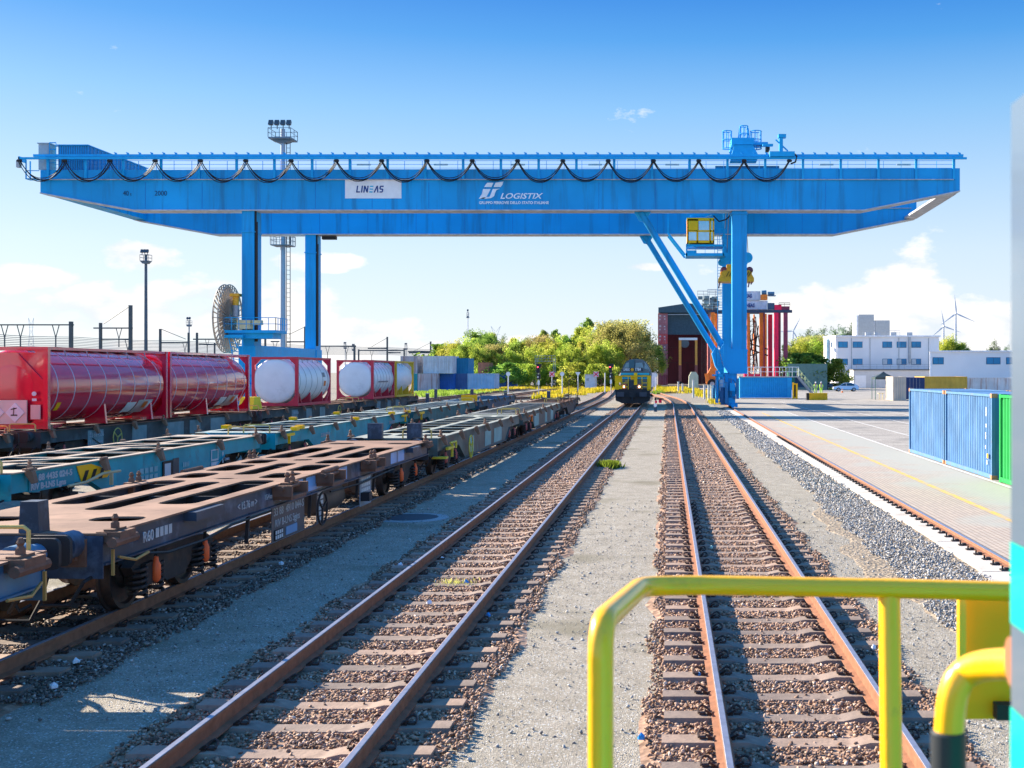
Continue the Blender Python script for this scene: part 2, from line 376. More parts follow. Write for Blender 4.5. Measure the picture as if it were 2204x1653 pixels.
def at_path(path, y):
    for a, b in zip(path, path[1:]):
        if a[1] <= y <= b[1]: k = (y-a[1])/(b[1]-a[1]); return a[0]+(b[0]-a[0])*k, math.atan2(a[0]-b[0], b[1]-a[1])
    return path[-1][0], 0
def track(path, label, indiv, nclip, ys=4.2, sp=.72, bed=True, seed=1, half=1.42, bedmat=None, rails_from=None):
    t = thing('railway_track', label, 'railway track', (path[0][0], path[0][1], 0), 'parallel railway tracks')
    dense = []
    for i in range(len(path)-1):
        a, b = path[i], path[i+1]; n = max(1, int((b[1]-a[1])/6)) if i else 1
        n = max(1, int((b[1]-a[1])/8)); dense += [(a[0]+(b[0]-a[0])*j/n, a[1]+(b[1]-a[1])*j/n) for j in range(n)]
    dense.append(path[-1])
    for s in (-.7535, .7535):
        r = prof_sweep([(u+s, z) for u, z in RP], dense).build('rail', RAILSIDE, t)
        prof_sweep([(u+s, z) for u, z in RT], dense).build('running_surface', RAILTOP, r)
    y = ys; i = 0; rest = MB(); base = sleeper_mb()
    while y < path[-1][1]:
        x, a = at_path(path, y)
        if i < indiv:
            s = slp.copy(); COL.objects.link(s); s.parent = t; s.location = (x-path[0][0]+random.uniform(-.015, .015), y-path[0][1], random.uniform(-.004, .004)); s.rotation_euler = (0, 0, a+random.uniform(-.006, .006))
            if i < nclip:
                for c in clips: d = c.copy(); COL.objects.link(d); d.parent = s
        elif y < 150:
            ca, sa = math.cos(a), math.sin(a); rest.add([(x+vx*ca-vy*sa, y+vx*sa+vy*ca, vz) for vx, vy, vz in base.v], base.f)
        y += sp; i += 1
    if rest.v: tag(rest.build('distant_sleepers', SLEEP, t), kind='stuff')
    if bed: strip('ballast_bed', lambda y: at_path(path, y)[0]-half, lambda y: at_path(path, y)[0]+half, path[0][1], path[-1][1], .030, bedmat or G_BED, wob=.08, seed=seed)
    return t
A_ = [(-3.23, 3), (-3.23, 130), (-3.25, 200), (-4.5, 260), (-9, 330)]
B_ = [(1.227, 3), (1.227, 112), (1.05, 122), (.75, 132), (.2, 142), (-.6, 153), (-1.6, 168), (-2.6, 186), (-3.2, 205)]
C_ = [(-7.71, 3), (-7.71, 110), (-7.9, 140), (-8.9, 175), (-10.5, 220), (-13, 300)]
D_ = [(-13.25, 10), (-13.25, 110), (-13.6, 130), (-14.8, 165), (-17.5, 220), (-21, 300)]
E_ = [(-20.8, 20), (-20.8, 110), (-21, 160), (-20, 230), (-22, 320)]
F_ = [(-26.9, 95), (-26.9, 180), (-26.5, 240), (-24.4, 320)]
track(A_, 'straight track with the dark locomotive on it, between the two gravel paths', 90, 34, seed=1)
track(B_, 'rightmost track, running under the yellow handrail and bending left far away', 90, 34, ys=4.5, seed=2)
track(C_, 'track under the row of rusty brown and grey green flat wagons', 80, 24, ys=4.7, seed=3)
track(D_, 'track under the row of teal flat wagons', 40, 0, ys=12, seed=4, bedmat=G_BEDG)
track(E_, 'track under the red and white tank containers', 0, 0, ys=30, seed=5)
track(F_, 'far left track running past the stacked shipping containers', 0, 0, ys=96, seed=6, bedmat=G_BEDG)
track([(-21.5, 118), (-20.5, 130), (-18, 142), (-15.2, 150), (-14, 158)], 'curved crossover track joining the two left tracks far away', 0, 0, ys=120, bed=False)
track([(-2.4, 172), (3, 196), (12, 225), (30, 262)], 'thin far track branching right in front of the dark shed', 0, 0, ys=170, bed=False)
# crane rail: one rail on the foundation strip, with its fastenings
cr = thing('crane_rail', 'shiny single crane rail on a pale concrete strip beside the paved yard', 'crane rail', (5.62, 4, 0))
CP = [(5.5, .046), (5.74, .046), (5.74, .06), (5.65, .075), (5.645, .10), (5.66, .11), (5.66, .13), (5.58, .13), (5.58, .11), (5.595, .10), (5.59, .075), (5.5, .06)]
cw = prof_sweep(CP, [(0, 4), (0, 50), (0, 150)]).build('rail', RAILSIDE, cr)
prof_sweep([(5.585, .1305), (5.655, .1305), (5.652, .133), (5.588, .133)], [(0, 4), (0, 150)]).build('running_surface', RAILTOP, cw)
def cclip():
    m = MB(); m.box(-.09, .05, -.06, .06, .046, .07); m.box(-.02, .045, -.045, .045, .07, .09); m.cyl((-.055, 0, .07), (-.055, 0, .125), .016, n=6); return m
c0 = cclip().build('rail_fastening', DARK); COL.objects.unlink(c0)
for i in range(100):
    c = c0.copy(); COL.objects.link(c); c.parent = cr; c.location = (5.46-5.62, .3+i*.55, 0)
# loose ballast stones as real geometry
def stones(name, regions, mat, smin, smax, seed):
    rg = np.random.default_rng(seed); t = (1+5**.5)/2
    ico = np.array([(-1,t,0),(1,t,0),(-1,-t,0),(1,-t,0),(0,-1,t),(0,1,t),(0,-1,-t),(0,1,-t),(t,0,-1),(t,0,1),(-t,0,-1),(-t,0,1)])/1.9
    fc = np.array([(0,11,5),(0,5,1),(0,1,7),(0,7,10),(0,10,11),(1,5,9),(5,11,4),(11,10,2),(10,7,6),(7,1,8),(3,9,4),(3,4,2),(3,2,6),(3,6,8),(3,8,9),(4,9,5),(2,4,11),(6,2,10),(8,6,7),(9,8,1)])
    P = []; S = []
    for x0, x1, y0, y1, dens, z, k, excl in regions:
        n = int((x1-x0)*(y1-y0)*dens); x = rg.uniform(x0, x1, n); y = rg.uniform(y0, y1, n)
        edge = np.minimum(x-x0, x1-x); lim = .12*(1+np.sin(y*2.1+x0)+.6*np.sin(y*5.3))*rg.uniform(.2, 1, n); keep = edge > lim
        if excl:
            cx, ys, sp = excl
            if sp:
                ph = (y-ys+sp/2) % sp-sp/2; on = (abs(ph) < .15) & (abs(x-cx) < 1.3); keep &= ~(on & (rg.uniform(0, 1, n) > .05))
            for rx in (-.7535, .7535): keep &= abs(x-cx-rx) > .085
        x, y = x[keep], y[keep]; P.append(np.stack([x, y, np.full(len(x), z)+rg.uniform(-.012, .02, len(x))], 1)); S.append(rg.uniform(smin, smax, len(x))*k)
    P = np.concatenate(P); S = np.concatenate(S); n = len(P)
    q = rg.normal(size=(n, 4)); q /= np.linalg.norm(q, axis=1)[:, None]; w, x, y, z = q.T
    Rm = np.stack([1-2*(y*y+z*z), 2*(x*y-z*w), 2*(x*z+y*w), 2*(x*y+z*w), 1-2*(x*x+z*z), 2*(y*z-x*w), 2*(x*z-y*w), 2*(y*z+x*w), 1-2*(x*x+y*y)], 1).reshape(n, 3, 3)
    ax = np.stack([rg.uniform(.8, 1.35, n), rg.uniform(.6, 1.0, n), rg.uniform(.45, .8, n)], 1)
    loc = ico[None]*rg.uniform(.5, 1.25, (n, 12, 1))*ax[:, None, :]
    V = np.einsum('nij,nkj->nki', Rm, loc)*S[:, None, None]/2*1.1; V[:, :, 2] *= .8; V = V+P[:, None, :]
    V = V.reshape(-1, 3); F = (fc[None]+np.arange(n)[:, None, None]*12).reshape(-1, 3)
    me = bpy.data.meshes.new(name); me.vertices.add(len(V)); me.vertices.foreach_set('co', V.ravel().astype(np.float32))
    me.loops.add(F.size); me.loops.foreach_set('vertex_index', F.ravel().astype(np.int32)); me.polygons.add(len(F))
    me.polygons.foreach_set('loop_start', np.arange(0, F.size, 3, dtype=np.int32)); me.update(calc_edges=True); me.validate()
    at = me.attributes.new('tone', 'FLOAT', 'POINT'); at.data.foreach_set('value', np.repeat(rg.uniform(0, 1, n), 12).astype(np.float32))
    me.materials.append(mat); o = bpy.data.objects.new(name, me); COL.objects.link(o); o['kind'] = 'stuff'; return o
def stone_mat(name, stops):
    m = bpy.data.materials.new(name); m.use_nodes = True; t = m.node_tree; p = t.nodes['Principled BSDF']; p.inputs['Roughness'].default_value = .8; p.inputs['Specular IOR Level'].default_value = .3
    a = N('ShaderNodeAttribute', t, attribute_name='tone'); co = N('ShaderNodeTexCoord', t).outputs['Object']
    n = N('ShaderNodeTexNoise', t); n.inputs['Scale'].default_value = 40; Lk(co, n.inputs[0], t)
    c = MIX(1., RAMP(a.outputs['Fac'], stops, t), RAMP(n.outputs[0], [(.3, .7), (.7, 1.25)], t), t, 'MULTIPLY'); Lk(c, p.inputs['Base Color'], t); return m
S_BR = stone_mat('brown_ballast_stone', [(0, (.11, .065, .045)), (.35, (.25, .15, .10)), (.75, (.38, .235, .16)), (.93, (.47, .32, .23)), (1, (.55, .47, .40))])
S_GR = stone_mat('grey_ballast_stone', [(0, (.14, .13, .125)), (.5, (.30, .285, .265)), (.85, (.46, .44, .41)), (1, (.58, .55, .50))])
def bands(x0, x1, excl, z, d=1., y0=8.2):
    return [(x0, x1, y0, 14, 900*d, z, .8, excl), (x0, x1, 14, 22, 620*d, z, .88, excl), (x0, x1, 22, 34, 330*d, z, 1.05, excl), (x0, x1, 34, 58, 110*d, z, 1.4, excl), (x0, x1, 58, 104, 34*d, z, 2.3, excl)]
stones('ballast_stones', bands(-3.23-1.5, -3.23+1.48, (-3.23, 4.2, .72), .036)+bands(1.227-1.48, 1.227+1.48, (1.227, 4.5, .72), .036), S_BR, .035, .072, 1)
stones('ballast_stones', bands(-7.71-1.1, -7.71+1.7, (-7.71, 4.7, .72), .036, .9, 11.5), stone_mat('dark_ballast_stone', [(0, (.06, .045, .04)), (.5, (.17, .125, .10)), (.9, (.28, .22, .18)), (1, (.45, .42, .4))]), .035, .07, 2)
stones('grey_gravel', [(3.5, 5.05, 8.2, 18, 700, .024, .75, None), (3.6, 5.05, 18, 30, 480, .024, .85, None), (3.75, 5.05, 30, 60, 150, .024, 1.3, None), (3.9, 5.05, 60, 100, 50, .024, 2., None)], S_GR, .035, .07, 3)
stones('path_grit', [(-1.8, -.25, 8.2, 24, 170, .006, .4, None), (-6.2, -4.6, 11, 28, 190, .006, .45, None), (2.6, 3.7, 8.2, 24, 240, .006, .5, None), (-2.0, -.05, 8.2, 30, 12, .008, 1.1, None), (-6.3, -4.4, 11, 30, 14, .008, 1.1, None), (2.5, 3.7, 8.2, 30, 16, .008, 1.1, None)], S_GR, .02, .05, 4)
# ================================================================ gantry crane
YF, YR, GW = 106.0, 124.5, 1.5
k0 = YF/FPX
def fx(px): return (px-VX)*k0
def fz(py): return EYE-(py-HY)*k0
crane = thing('gantry_crane', 'huge blue gantry crane spanning the tracks, with dark cable loops along its girder', 'crane', (-12, 115, 0))
GPOLY = [(fx(87), fz(366)), (fx(2066), fz(362)), (fx(2066), fz(410)), (fx(1858), fz(451.5)), (fx(289), fz(451.5)), (fx(87), fz(414.5))]
EDGE = M('weathered_edge_and_tie_shade', (.42, .44, .46), .6, var=.25)
for y0 in (YF, YR):
    g = MB().prism([(x, z) for x, z in GPOLY], 'y', y0, y0+GW).build('main_girder', BLUE, crane)
    m = MB(); lo = GPOLY[2:]
    for a, b in zip(lo, lo[1:]): m.bar((a[0], y0+GW/2, a[1]-.05), (b[0], y0+GW/2, b[1]-.05), GW+.3, .09)
    m.build('bottom_flange', EDGE, g)
    m = MB(); m.box(fx(92), fx(2052), y0-.16, y0, fz(387.5), fz(386)); m.build('ledge', EDGE, g)
    rep(MB().box(fx(313)-.02, fx(313)+.02, y0-.012, y0, fz(449), fz(392)), 'web_seam', M('blue_seam', (.004, .16, .46), .5), g, [(i*k0*122, 0, 0) for i in range(1, 13)])
# inner ends: transverse ties
for x0, x1, z0, z1 in ((fx(87), fx(87)+1.3, fz(416), fz(398)), (fx(2066)-1.3, fx(2066)-.01, fz(413.5), fz(408.5))):
    MB().box(x0, x1, YF+GW, YR, z0, z1).build('end_tie', BLUE if x0 < 0 else EDGE, crane)  # right tie greyed: the shade of its underside is put into the colour
# festoon rail, its posts, upper cable tray with tabs
m = MB(); yA = YF-.75
m.box(fx(50), fx(2076), yA-.1, yA+.12, fz(346), fz(341.8)); m.build('festoon_rail', BLUE2, crane)
m = MB(); m.box(fx(75), fx(2072), YF-.3, YF-.05, fz(338.5), fz(333.2)); m.build('cable_tray', BLUE2, crane)
x = 250.
rep(MB().prism([(fx(x), fz(333.4)), (fx(x)+.16, fz(333.4)), (fx(x)+.16, fz(330)), (fx(x)-.12, fz(328))], 'y', YF-.22, YF-.16), 'tray_bracket', BLUE, crane, [(i*25.9*k0, 0, 0) for i in range(1, 71)])
x = 104.
rep(MB().box(fx(x)-.11, fx(x)+.11, YF-.13, YF-.005, fz(386), fz(338.5)).box(fx(x)-.09, fx(x)+.09, yA+.12, YF-.06, fz(342.3), fz(340.3)), 'rail_post', BLUE2, crane, [(i*81.2*k0, 0, 0) for i in range(1, 25)])
loops = 17
for i in range(loops):
    xa, xb = 53+i*96.7, 53+(i+1)*96.7; lp = MB(); sg = random.uniform(-2.2, 1.6)
    for s, (dz, dy) in enumerate(((0, 0), (1.9, .1), (3.6, -.1), (1, .16))):
        pts = []
        for j in range(13):
            t = j/12; u = 2*t-1; prof = 1-abs(u)**2.25; pts.append((fx(xa+(xb-xa)*t+(1.5*s-2)*u*.6), yA-.12+dy*2, fz(350+(38+dz*2.2+sg)*prof)))
        lp.tube(pts, .037, 5)
    lp.build('festoon_cable', BLACK, crane)
m = MB()
for i in range(loops+1): x = fx(53+i*96.7); m.box(x-.16, x+.16, yA-.22, yA+.05, fz(352), fz(347)); m.cyl((x-.22, yA-.14, fz(350)), (x+.22, yA-.14, fz(350)), .09, n=8)
m.build('cable_trolleys', DARK, crane)
# walkway railings on both girders
def railing(name, mat, parent, pts, h, sp, nmid=1, r=.03, post=.04):
    m = MB()
    for a, b in zip(pts, pts[1:]):
        a, b = Vector(a), Vector(b); L = (b-a).length; n = max(1, round(L/sp)); up = Vector((0, 0, h))
        m.tube([a+up, b+up], r, 5)
        for j in range(nmid): m.tube([a+up*(j+1)/(nmid+1), b+up*(j+1)/(nmid+1)], r*.8, 4)
        for i in range(n+1): q = a+(b-a)*i/n; m.box(q.x-post/2, q.x+post/2, q.y-post/2, q.y+post/2, q.z, q.z+h)
    return m.build(name, mat, parent)
zt = fz(364)
railing('walkway_railing', BLUE, crane, [(fx(90), YF+1.4, zt), (fx(2062), YF+1.4, zt)], 1.0, 1.6, 2, .025)
railing('walkway_railing', BLUE, crane, [(fx(90), YR-.2, zt), (fx(2062), YR-.2, zt)], 1.1, 2.0, 2, .03)
m = MB()
for x in range(760, 2060, 168):
    if abs(x-1600) > 60: m.box(fx(x), fx(x+30), YF+1.2, YF+1.34, fz(350.5), fz(347.5))
m.build('walkway_lamp', GREY, crane)
# machine house and cabinets at the left end
mh = MB().box(fx(118), fx(183), YF+.6, YF+12.5, zt, fz(309.5)).build('machine_house', M('house_blue', (.02, .20, .42), .5, var=.1, streak=1, dirt=(.1, .2, .3), damt=.2), crane)
m = MB()
for x in range(122, 183, 5): m.box(fx(x), fx(x)+.08, YF+.55, YF+.6, zt, fz(312))
for j in range(16): m.box(fx(183), fx(183)+.05, YF+.9+j*.74, YF+1.05+j*.74, zt, fz(312))
m.build('wall_rib', BLUE, mh); MB().box(fx(116), fx(185), YF+.4, YF+12.7, fz(311), fz(309)).build('roof', BLUE2, mh)
MB().box(fx(183)-2.4, fx(183)-1, YF+4.5, YF+6, fz(309), fz(300)).build('roof_vent', M('rust_orange', (.42, .18, .07), .7), mh)
MB().box(fx(79), fx(101), YF+.3, YF+1.6, zt, fz(308)).box(fx(77), fx(104), YF+.2, YF+1.8, fz(308), fz(306)).build('control_cabinet', M('cabinet_grey', (.30, .37, .42), .5), crane)
railing('end_railing', BLUE2, crane, [(fx(104), YF+.2, zt), (fx(118), YF+.2, zt)], 2.4, .5, 3, .05)
m = MB(); m.box(fx(61), fx(87), YF-.5, YF+.3, fz(387.5), fz(385.5)); m.box(fx(61), fx(63), YF-.5, YF-.4, fz(386), fz(346)); m.box(fx(61), fx(63), YF+.2, YF+.3, fz(386), fz(346)); m.box(fx(61), fx(90), YF-.5, YF-.42, fz(370), fz(368.5)); m.box(fx(50), fx(53), yA-.1, YF+.3, fz(350), fz(340))
m.build('end_platform', BLUE, crane); MB().box(fx(47), fx(54), yA-.2, yA+.2, fz(364), fz(350)).build('cable_anchor', GREY, crane)
# signs and lettering on the front girder
yS = YF-.03
sb = MB().box(fx(743), fx(864), yS, YF-.001, fz(427), fz(387.6)).build('sign_board', WHITE, crane)
NAVY = M('navy_lettering', (.01, .05, .22), .5); AQUA = M('aqua_lettering', (.02, .42, .62), .5)
yT = yS-.02
def letter_bars(parent, x0, x1, z0, z1):
    H = z1-z0; sh = .14*H; lw = .17*H; u = (x1-x0)/5.6
    def pl(segs, mat, nm): m = MB(); [m.bar((a[0]+a[1]*sh/1, yT, z0+a[1]*H), (b[0]+b[1]*sh/1, yT, z0+b[1]*H), .03, lw, up=(0, 0, 1)) if abs(a[1]-b[1]) < .01 else m.prism([(a[0]+a[1]*sh-lw/2, z0+a[1]*H), (a[0]+a[1]*sh+lw/2, z0+a[1]*H), (b[0]+b[1]*sh+lw/2, z0+b[1]*H), (b[0]+b[1]*sh-lw/2, z0+b[1]*H)], 'y', yT-.015, yT+.015) for a, b in segs]; m.build(nm, mat, parent)
    X = x0
    pl([((X, 0), (X, 1)), ((X-.02, .08), (X+.6*u, .08))], NAVY, 'lettering')
    X += .9*u; pl([((X, 0), (X, 1))], NAVY, 'lettering')
    X += .45*u; pl([((X, 0), (X, 1)), ((X, 1), (X+.62*u, 0)), ((X+.62*u, 0), (X+.62*u, 1))], NAVY, 'lettering')
    X += 1.0*u; pl([((X, .08), (X+.62*u, .08)), ((X, .5), (X+.62*u, .5)), ((X, .92), (X+.62*u, .92))], AQUA, 'lettering')
    X += .95*u; pl([((X, 0), (X+.4*u, 1)), ((X+.4*u, 1), (X+.68*u, 0))], NAVY, 'lettering')
    X += 1.0*u; pl([((X, .08), (X+.5*u, .08)), ((X+.52*u, .08), (X+.52*u, .5)), ((X, .5), (X+.5*u, .5)), ((X-.0, .5), (X-.0, .95)), ((X, .92), (X+.6*u, .92))], NAVY, 'lettering')
letter_bars(sb, fx(768), fx(832), fz(414.5), fz(400))
WL = M('white_lettering', (.75, .8, .85), .5)
text('LOGISTIX', 16.5*k0, WL, crane, (fx(1076), yS, fz(427.5)), shear=.3, width=92*k0, bold=.012)
text('GRUPPO FERROVIE DELLO STATO ITALIANE', 8*k0, WL, crane, (fx(1031), yS, fz(439)), width=150*k0, bold=.01)
def em(pts): return [(fx(700+x/2.978), fz(280+y/2.978)) for x, y in pts]
m = MB()
for p in ([(1040,338),(1078,338),(1066,365),(1020,365),(1028,350)], [(1012,378),(1060,378),(1036,424),(1020,440),(985,440),(1005,410)],
          [(1092,338),(1142,330),(1136,350),(1124,365),(1080,365)], [(1074,378),(1120,376),(1098,384),(1090,400),(1082,424),(1062,436),(1040,440),(1056,424)], [(1012,432),(1050,428),(1046,440),(990,441)]):
    m.prism(em(p), 'y', yS-.0, YF-.001)
m.build('emblem', WL, crane)
DL = M('dark_lettering', (.01, .05, .12), .6)
text('40', 15*k0, DL, crane, (fx(265), yS, fz(421)), width=12*k0); text('t', 10*k0, DL, crane, (fx(280), yS, fz(421)))
text('2000', 15*k0, DL, crane, (fx(333), yS, fz(421)), width=26*k0)
# legs
def leg(x0, x1, y0, y1, z0, z1, mat=BLUE): return MB().box(x0, x1, y0, y1, z0, z1)
zb = fz(452)
for y0, yy in ((YF, 'f'), (YR, 'r')):
    m = leg(5.74, 7.05, y0+.02, y0+1.5, 5.2, zb); l = m.build('leg', BLUE, crane)
    MB().box(5.66, 7.13, y0-.06, y0+1.58, zb-.35, zb-.22).box(5.66, 7.13, y0-.06, y0+1.58, 5.1, 5.25).build('flange', BLUE, l)
    MB().prism([(5.0, 5.9), (5.75, 5.3), (7.08, 5.3), (7.08, 3.1), (5.5, 3.1), (4.95, 3.9), (4.6, 5.2)], 'y', y0-.1, y0+1.7).build('foot_block', BLUE, l)
    st = MB().tube([(-2.45, y0+.8, 17.65), (5.5, y0+.8, 4.6)], .3, 14).build('brace', BLUE, crane)
    MB().prism([(-3.1, zb), (-1.5, zb), (-2.1, zb-1.0), (-2.6, zb-.9)], 'y', y0+.7, y0+.9).build('gusset', BLUE2, st)
    l = MB().box(-38.15, -37.05, y0+.02, y0+1.9, 5.6, zb).build('leg', BLUE, crane)
    MB().box(-38.22, -36.98, y0-.05, y0+1.97, zb-2.0, zb-1.88).build('flange', BLUE, l)
    MB().tube([(-37.0, y0+.25, zb+3), (-37.0, y0+.25, 6)], .1, 6).tube([(-36.95, y0+.5, zb-1), (-36.95, y0+.5, 6)], .07, 6).build('cable_conduit', BLACK, l)
    MB().box(-38.4, -36.9, y0-.1, y0+1.8, 3.0, 5.6).build('foot_block', BLUE2, l)
MB().box(-38.0, -37.0, YF+1.7, YR, 4.1, 5.66).build('sill_beam', BLUE2, crane)
MB().box(5.8, 7.0, YF+1.5, YR, 3.2, 4.5).build('sill_beam', BLUE, crane)
# ladder on the right rear leg
m = MB(); lx = 5.45
for s in (-.25, .25): m.box(lx+s-.03, lx+s+.03, YR-.2, YR-.14, 4, 17.5)
for i in range(44): m.box(lx-.25, lx+.25, YR-.19, YR-.15, 4+i*.3, 4.04+i*.3)
m.build('ladder', BLUE2, crane)
# travelling bogies
def crane_bogie(x, y0, mat):
    b = MB()
    b.prism([(y0-1.9, 1.0), (y0-1.6, 1.9), (y0+.3, 2.5), (y0+2.2, 1.9), (y0+2.5, 1.0), (y0+1.5, .7), (y0-1.1, .7)], 'x', x-.36, x+.36)
    o = MB.build(b, 'bogie', BLUE2, crane)
    MB().box(x-.55, x+.55, y0-.5, y0+1.2, 2.3, 3.12).build('equaliser', BLUE, o)
    for yy in (y0-1.35, y0-.25, y0+.9, y0+2.0):
        MB().lathe([(-.1, .36), (-.06, .43), (-.05, .38), (.05, .38), (.06, .43), (.1, .36)], (x, yy, .5), 'x', 20).build('wheel', DARK, o)
    m = MB(); m.cyl((x-.75, y0-1.5, .55), (x-.75, y0-1.5, 1.6), .3, n=12); m.cyl((x-.75, y0-1.5, 1.6), (x-.75, y0-1.5, 1.9), .2, n=12); m.box(x-.95, x-.36, y0-1.8, y0-1.2, .35, .9); m.build('drive_motor', M('motor_blue', (.02, .12, .26), .4), o)
    m = MB(); m.cyl((x+.2, y0-2.2, 1.0), (x+.2, y0-1.8, 1.0), .14); m.cyl((x-.15, y0-2.0, 1.1), (x-.15, y0-2.0, 2.7), .16, n=8); m.box(x-.5, x-.3, y0-2.2, y0-1.9, .35, 1.6); m.tube([(x+.1, y0-1.9, 2.6), (x+.4, y0-2.2, 2.2), (x+.35, y0-2.1, 1.3)], .05, 5); m.box(x-.62, x-.38, y0-2.6, y0-2.3, .5, 2.4); m.box(x+.36, x+.62, y0-2.5, y0-2.2, .9, 2.7); m.build('hydraulics', M('hydraulic_blue', (.01, .17, .36), .4), o)
    m = MB(); m.box(x+.3, x+.5, y0-2.4, y0-1.9, .16, .5); m.cyl((x+.1, y0-2.45, .33), (x+.1, y0-2.0, .33), .2, n=10); m.build('rail_sweep', BLUE, o); MB().box(x-.3, x+.3, y0-2.15, y0-1.95, .3, 1.0).box(x-.2, x+.25, y0-2.5, y0-2.2, 1.6, 2.3).build('guard_plate', BLUE2, o)
crane_bogie(5.62, YF+.6, BLUE2); crane_bogie(5.62, YR+.6, BLUE2); crane_bogie(-37.6, YF+.6, BLUE2); crane_bogie(-37.6, YR+.6, BLUE2)
m = MB(); m.box(4.3, 4.4, YF-.8, YF+2, .5, 3.4); m.box(4.0, 5.0, YF-.9, YF+2.2, 2.9, 3.05); m.box(4.4, 4.46, YF-.9, YF-.84, .4, 6); m.box(4.9, 4.96, YF-.9, YF-.84, .4, 6)
for i in range(16): m.box(4.4, 4.96, YF-.89, YF-.85, .6+i*.33, .64+i*.33)
m.build('access_ladder', BLUE2, crane)
MB().box(4.55, 5.0, YF-.6, YF+1.0, .9, 2.6).build('switch_cabinet', M('cabinet_white', (.6, .66, .7), .5), crane)
# cable reel and its platform on the left leg
reel = MB(); rc = Vector((-39.45, YF+.2, PZ(686, YF))); RR = 3.05
for s in (-.22, .22):
    reel.tube([rc+Vector((s, RR*math.cos(2*math.pi*j/48), RR*math.sin(2*math.pi*j/48))) for j in range(48)], .05, 6, closed=True)
    reel.tube([rc+Vector((s, RR*.93*math.cos(2*math.pi*j/48), RR*.93*math.sin(2*math.pi*j/48))) for j in range(48)], .035, 5, closed=True)
    for j in range(36):
        t = 2*math.pi*j/36; d = Vector((0, math.cos(t), math.sin(t))); reel.bar(rc+Vector((s*.7, 0, 0))+d*.3, rc+Vector((s, 0, 0))+d*RR, .06, .10, up=(1, 0, 0))
rl = reel.build('cable_reel', M('reel_grey', (.36, .31, .25), .6, .1), crane)
rg2 = MB(); rg2.lathe([(-.16, .3), (-.15, 1.75), (.15, 1.75), (.16, .3)], rc, 'x', 32); rg2.build('wound_cable', M('reel_cable', (.26, .20, .15), .7, bump=.5, bscale=40), rl)
MB().disc(rc, (1, 0, 0), .35, .7).build('hub', GREY, rl)
def fb_(px0, px1, py0, py1, y0, y1): return (fx(px0), fx(px1), y0, y1, fz(py1), fz(py0))
m = MB(); m.box(*fb_(493, 603, 711.5, 717.5, YF-1.2, YF+1.9)); m.box(*fb_(500, 594, 717.5, 729, YF-.9, YF+1.5)); m.box(*fb_(496, 535, 722, 728, YF-1.5, YF-.9)); pf = m.build('reel_platform', BLUE2, crane)
railing('guard_railing', BLUE2, crane, [(fx(493), YF-1.2, fz(711.5)), (fx(603), YF-1.2, fz(711.5)), (fx(603), YF+1.9, fz(711.5))], 1.1, .62, 1, .035, .05)
MB().box(*fb_(518, 546, 690, 709, YF-.9, YF-.1)).box(*fb_(551, 569, 690, 700, YF-.9, YF-.3)).build('resistor_box', CREAM, crane)
m = MB(); c = rc+Vector((.7, 0, 1.0)); m.cyl(c+Vector((0, 0, -.8)), c+Vector((0, 0, .2)), .32, n=14); m.build('reel_gearbox', GREY, crane)
m = MB(); m.cyl(c+Vector((0, 0, .2)), c+Vector((0, 0, 1.2)), .28, n=14); m.box(c.x-.4, c.x+.4, c.y-.4, c.y+.4, c.z+1.0, c.z+1.25); m.build('reel_motor', M('motor_orange', (.75, .38, .03), .5), crane)
m = MB()
for s in (0, 1.1): m.tube([(fx(503)+s*.4, YF-1.2, fz(728)), (fx(520)+s, YF-1.2, 3.2)], .05, 5)
for i in range(8): m.tube([(fx(503)+.2, YF-1.2, 5.9-i*.35), (fx(515)+.9, YF-1.2, 5.6-i*.35)], .03, 4)
m.tube([(fx(532.5), YF-1.2, fz(728)), (fx(532.5), YF-1.2, 1.5)], .07, 6); m.build('reel_lattice', BLUE2, crane)
m = MB(); m.box(PX(690, YR), PX(720, YR), YR+.4, YR+1, PZ(514, YR), PZ(507, YR)); m.build('cable_bracket', DARK, crane)

# trolley running on top of the crane, with the driver's cab
tr = thing('crane_trolley', 'blue crane trolley with round safety cages above the girders and a yellow cab below', 'crane trolley', (7.3, 115, 21.6))
YT = 115.; kt = YT/FPX
def tx(px): return PX(px, YT)
def tz(py): return PZ(py, YT)
m = MB(); m.box(tx(1533), tx(1662), YF+1.7, YR-.3, fz(364), fz(350)); m.box(tx(1545), tx(1650), YF+4, YR-3, fz(350), fz(346)); m.build('trolley_frame', M('trolley_blue', (.01, .10, .17), .5), tr)
m = MB(); m.prism([(tx(1572), tz(344)), (tx(1630), tz(344)), (tx(1612), tz(310)), (tx(1580), tz(310))], 'y', YT-2, YT+2); m.box(tx(1572), tx(1620), YT-2.2, YT+2.2, tz(320), tz(306)); m.box(tx(1612), tx(1652), YT-.6, YT+.6, tz(314), tz(308)); m.build('slewing_tower', BLUE2, tr)
def cage(px, py0, py1, rpx):
    m = MB(); c = tx(px); r = rpx*kt
    for j in range(6): t = 2*math.pi*j/6+.3; m.tube([(c+r*math.cos(t), YT+r*math.sin(t), tz(py1)), (c+r*math.cos(t), YT+r*math.sin(t), tz(py0))], .05, 5)
    for py in (py0, (py0+py1)/2, py1): m.tube([(c+r*math.cos(2*math.pi*j/14), YT+r*math.sin(2*math.pi*j/14), tz(py)) for j in range(14)], .05, 5, closed=True)
    m.build('safety_cage', BLUE2, tr)
cage(1565, 283, 320, 10); cage(1627, 283, 320, 12); cage(1601, 272, 305, 9)
m = MB(); m.bar((tx(1588), YT, tz(308)), (tx(1592), YT, tz(276)), .12); m.bar((tx(1614), YT, tz(308)), (tx(1610), YT, tz(276)), .12)
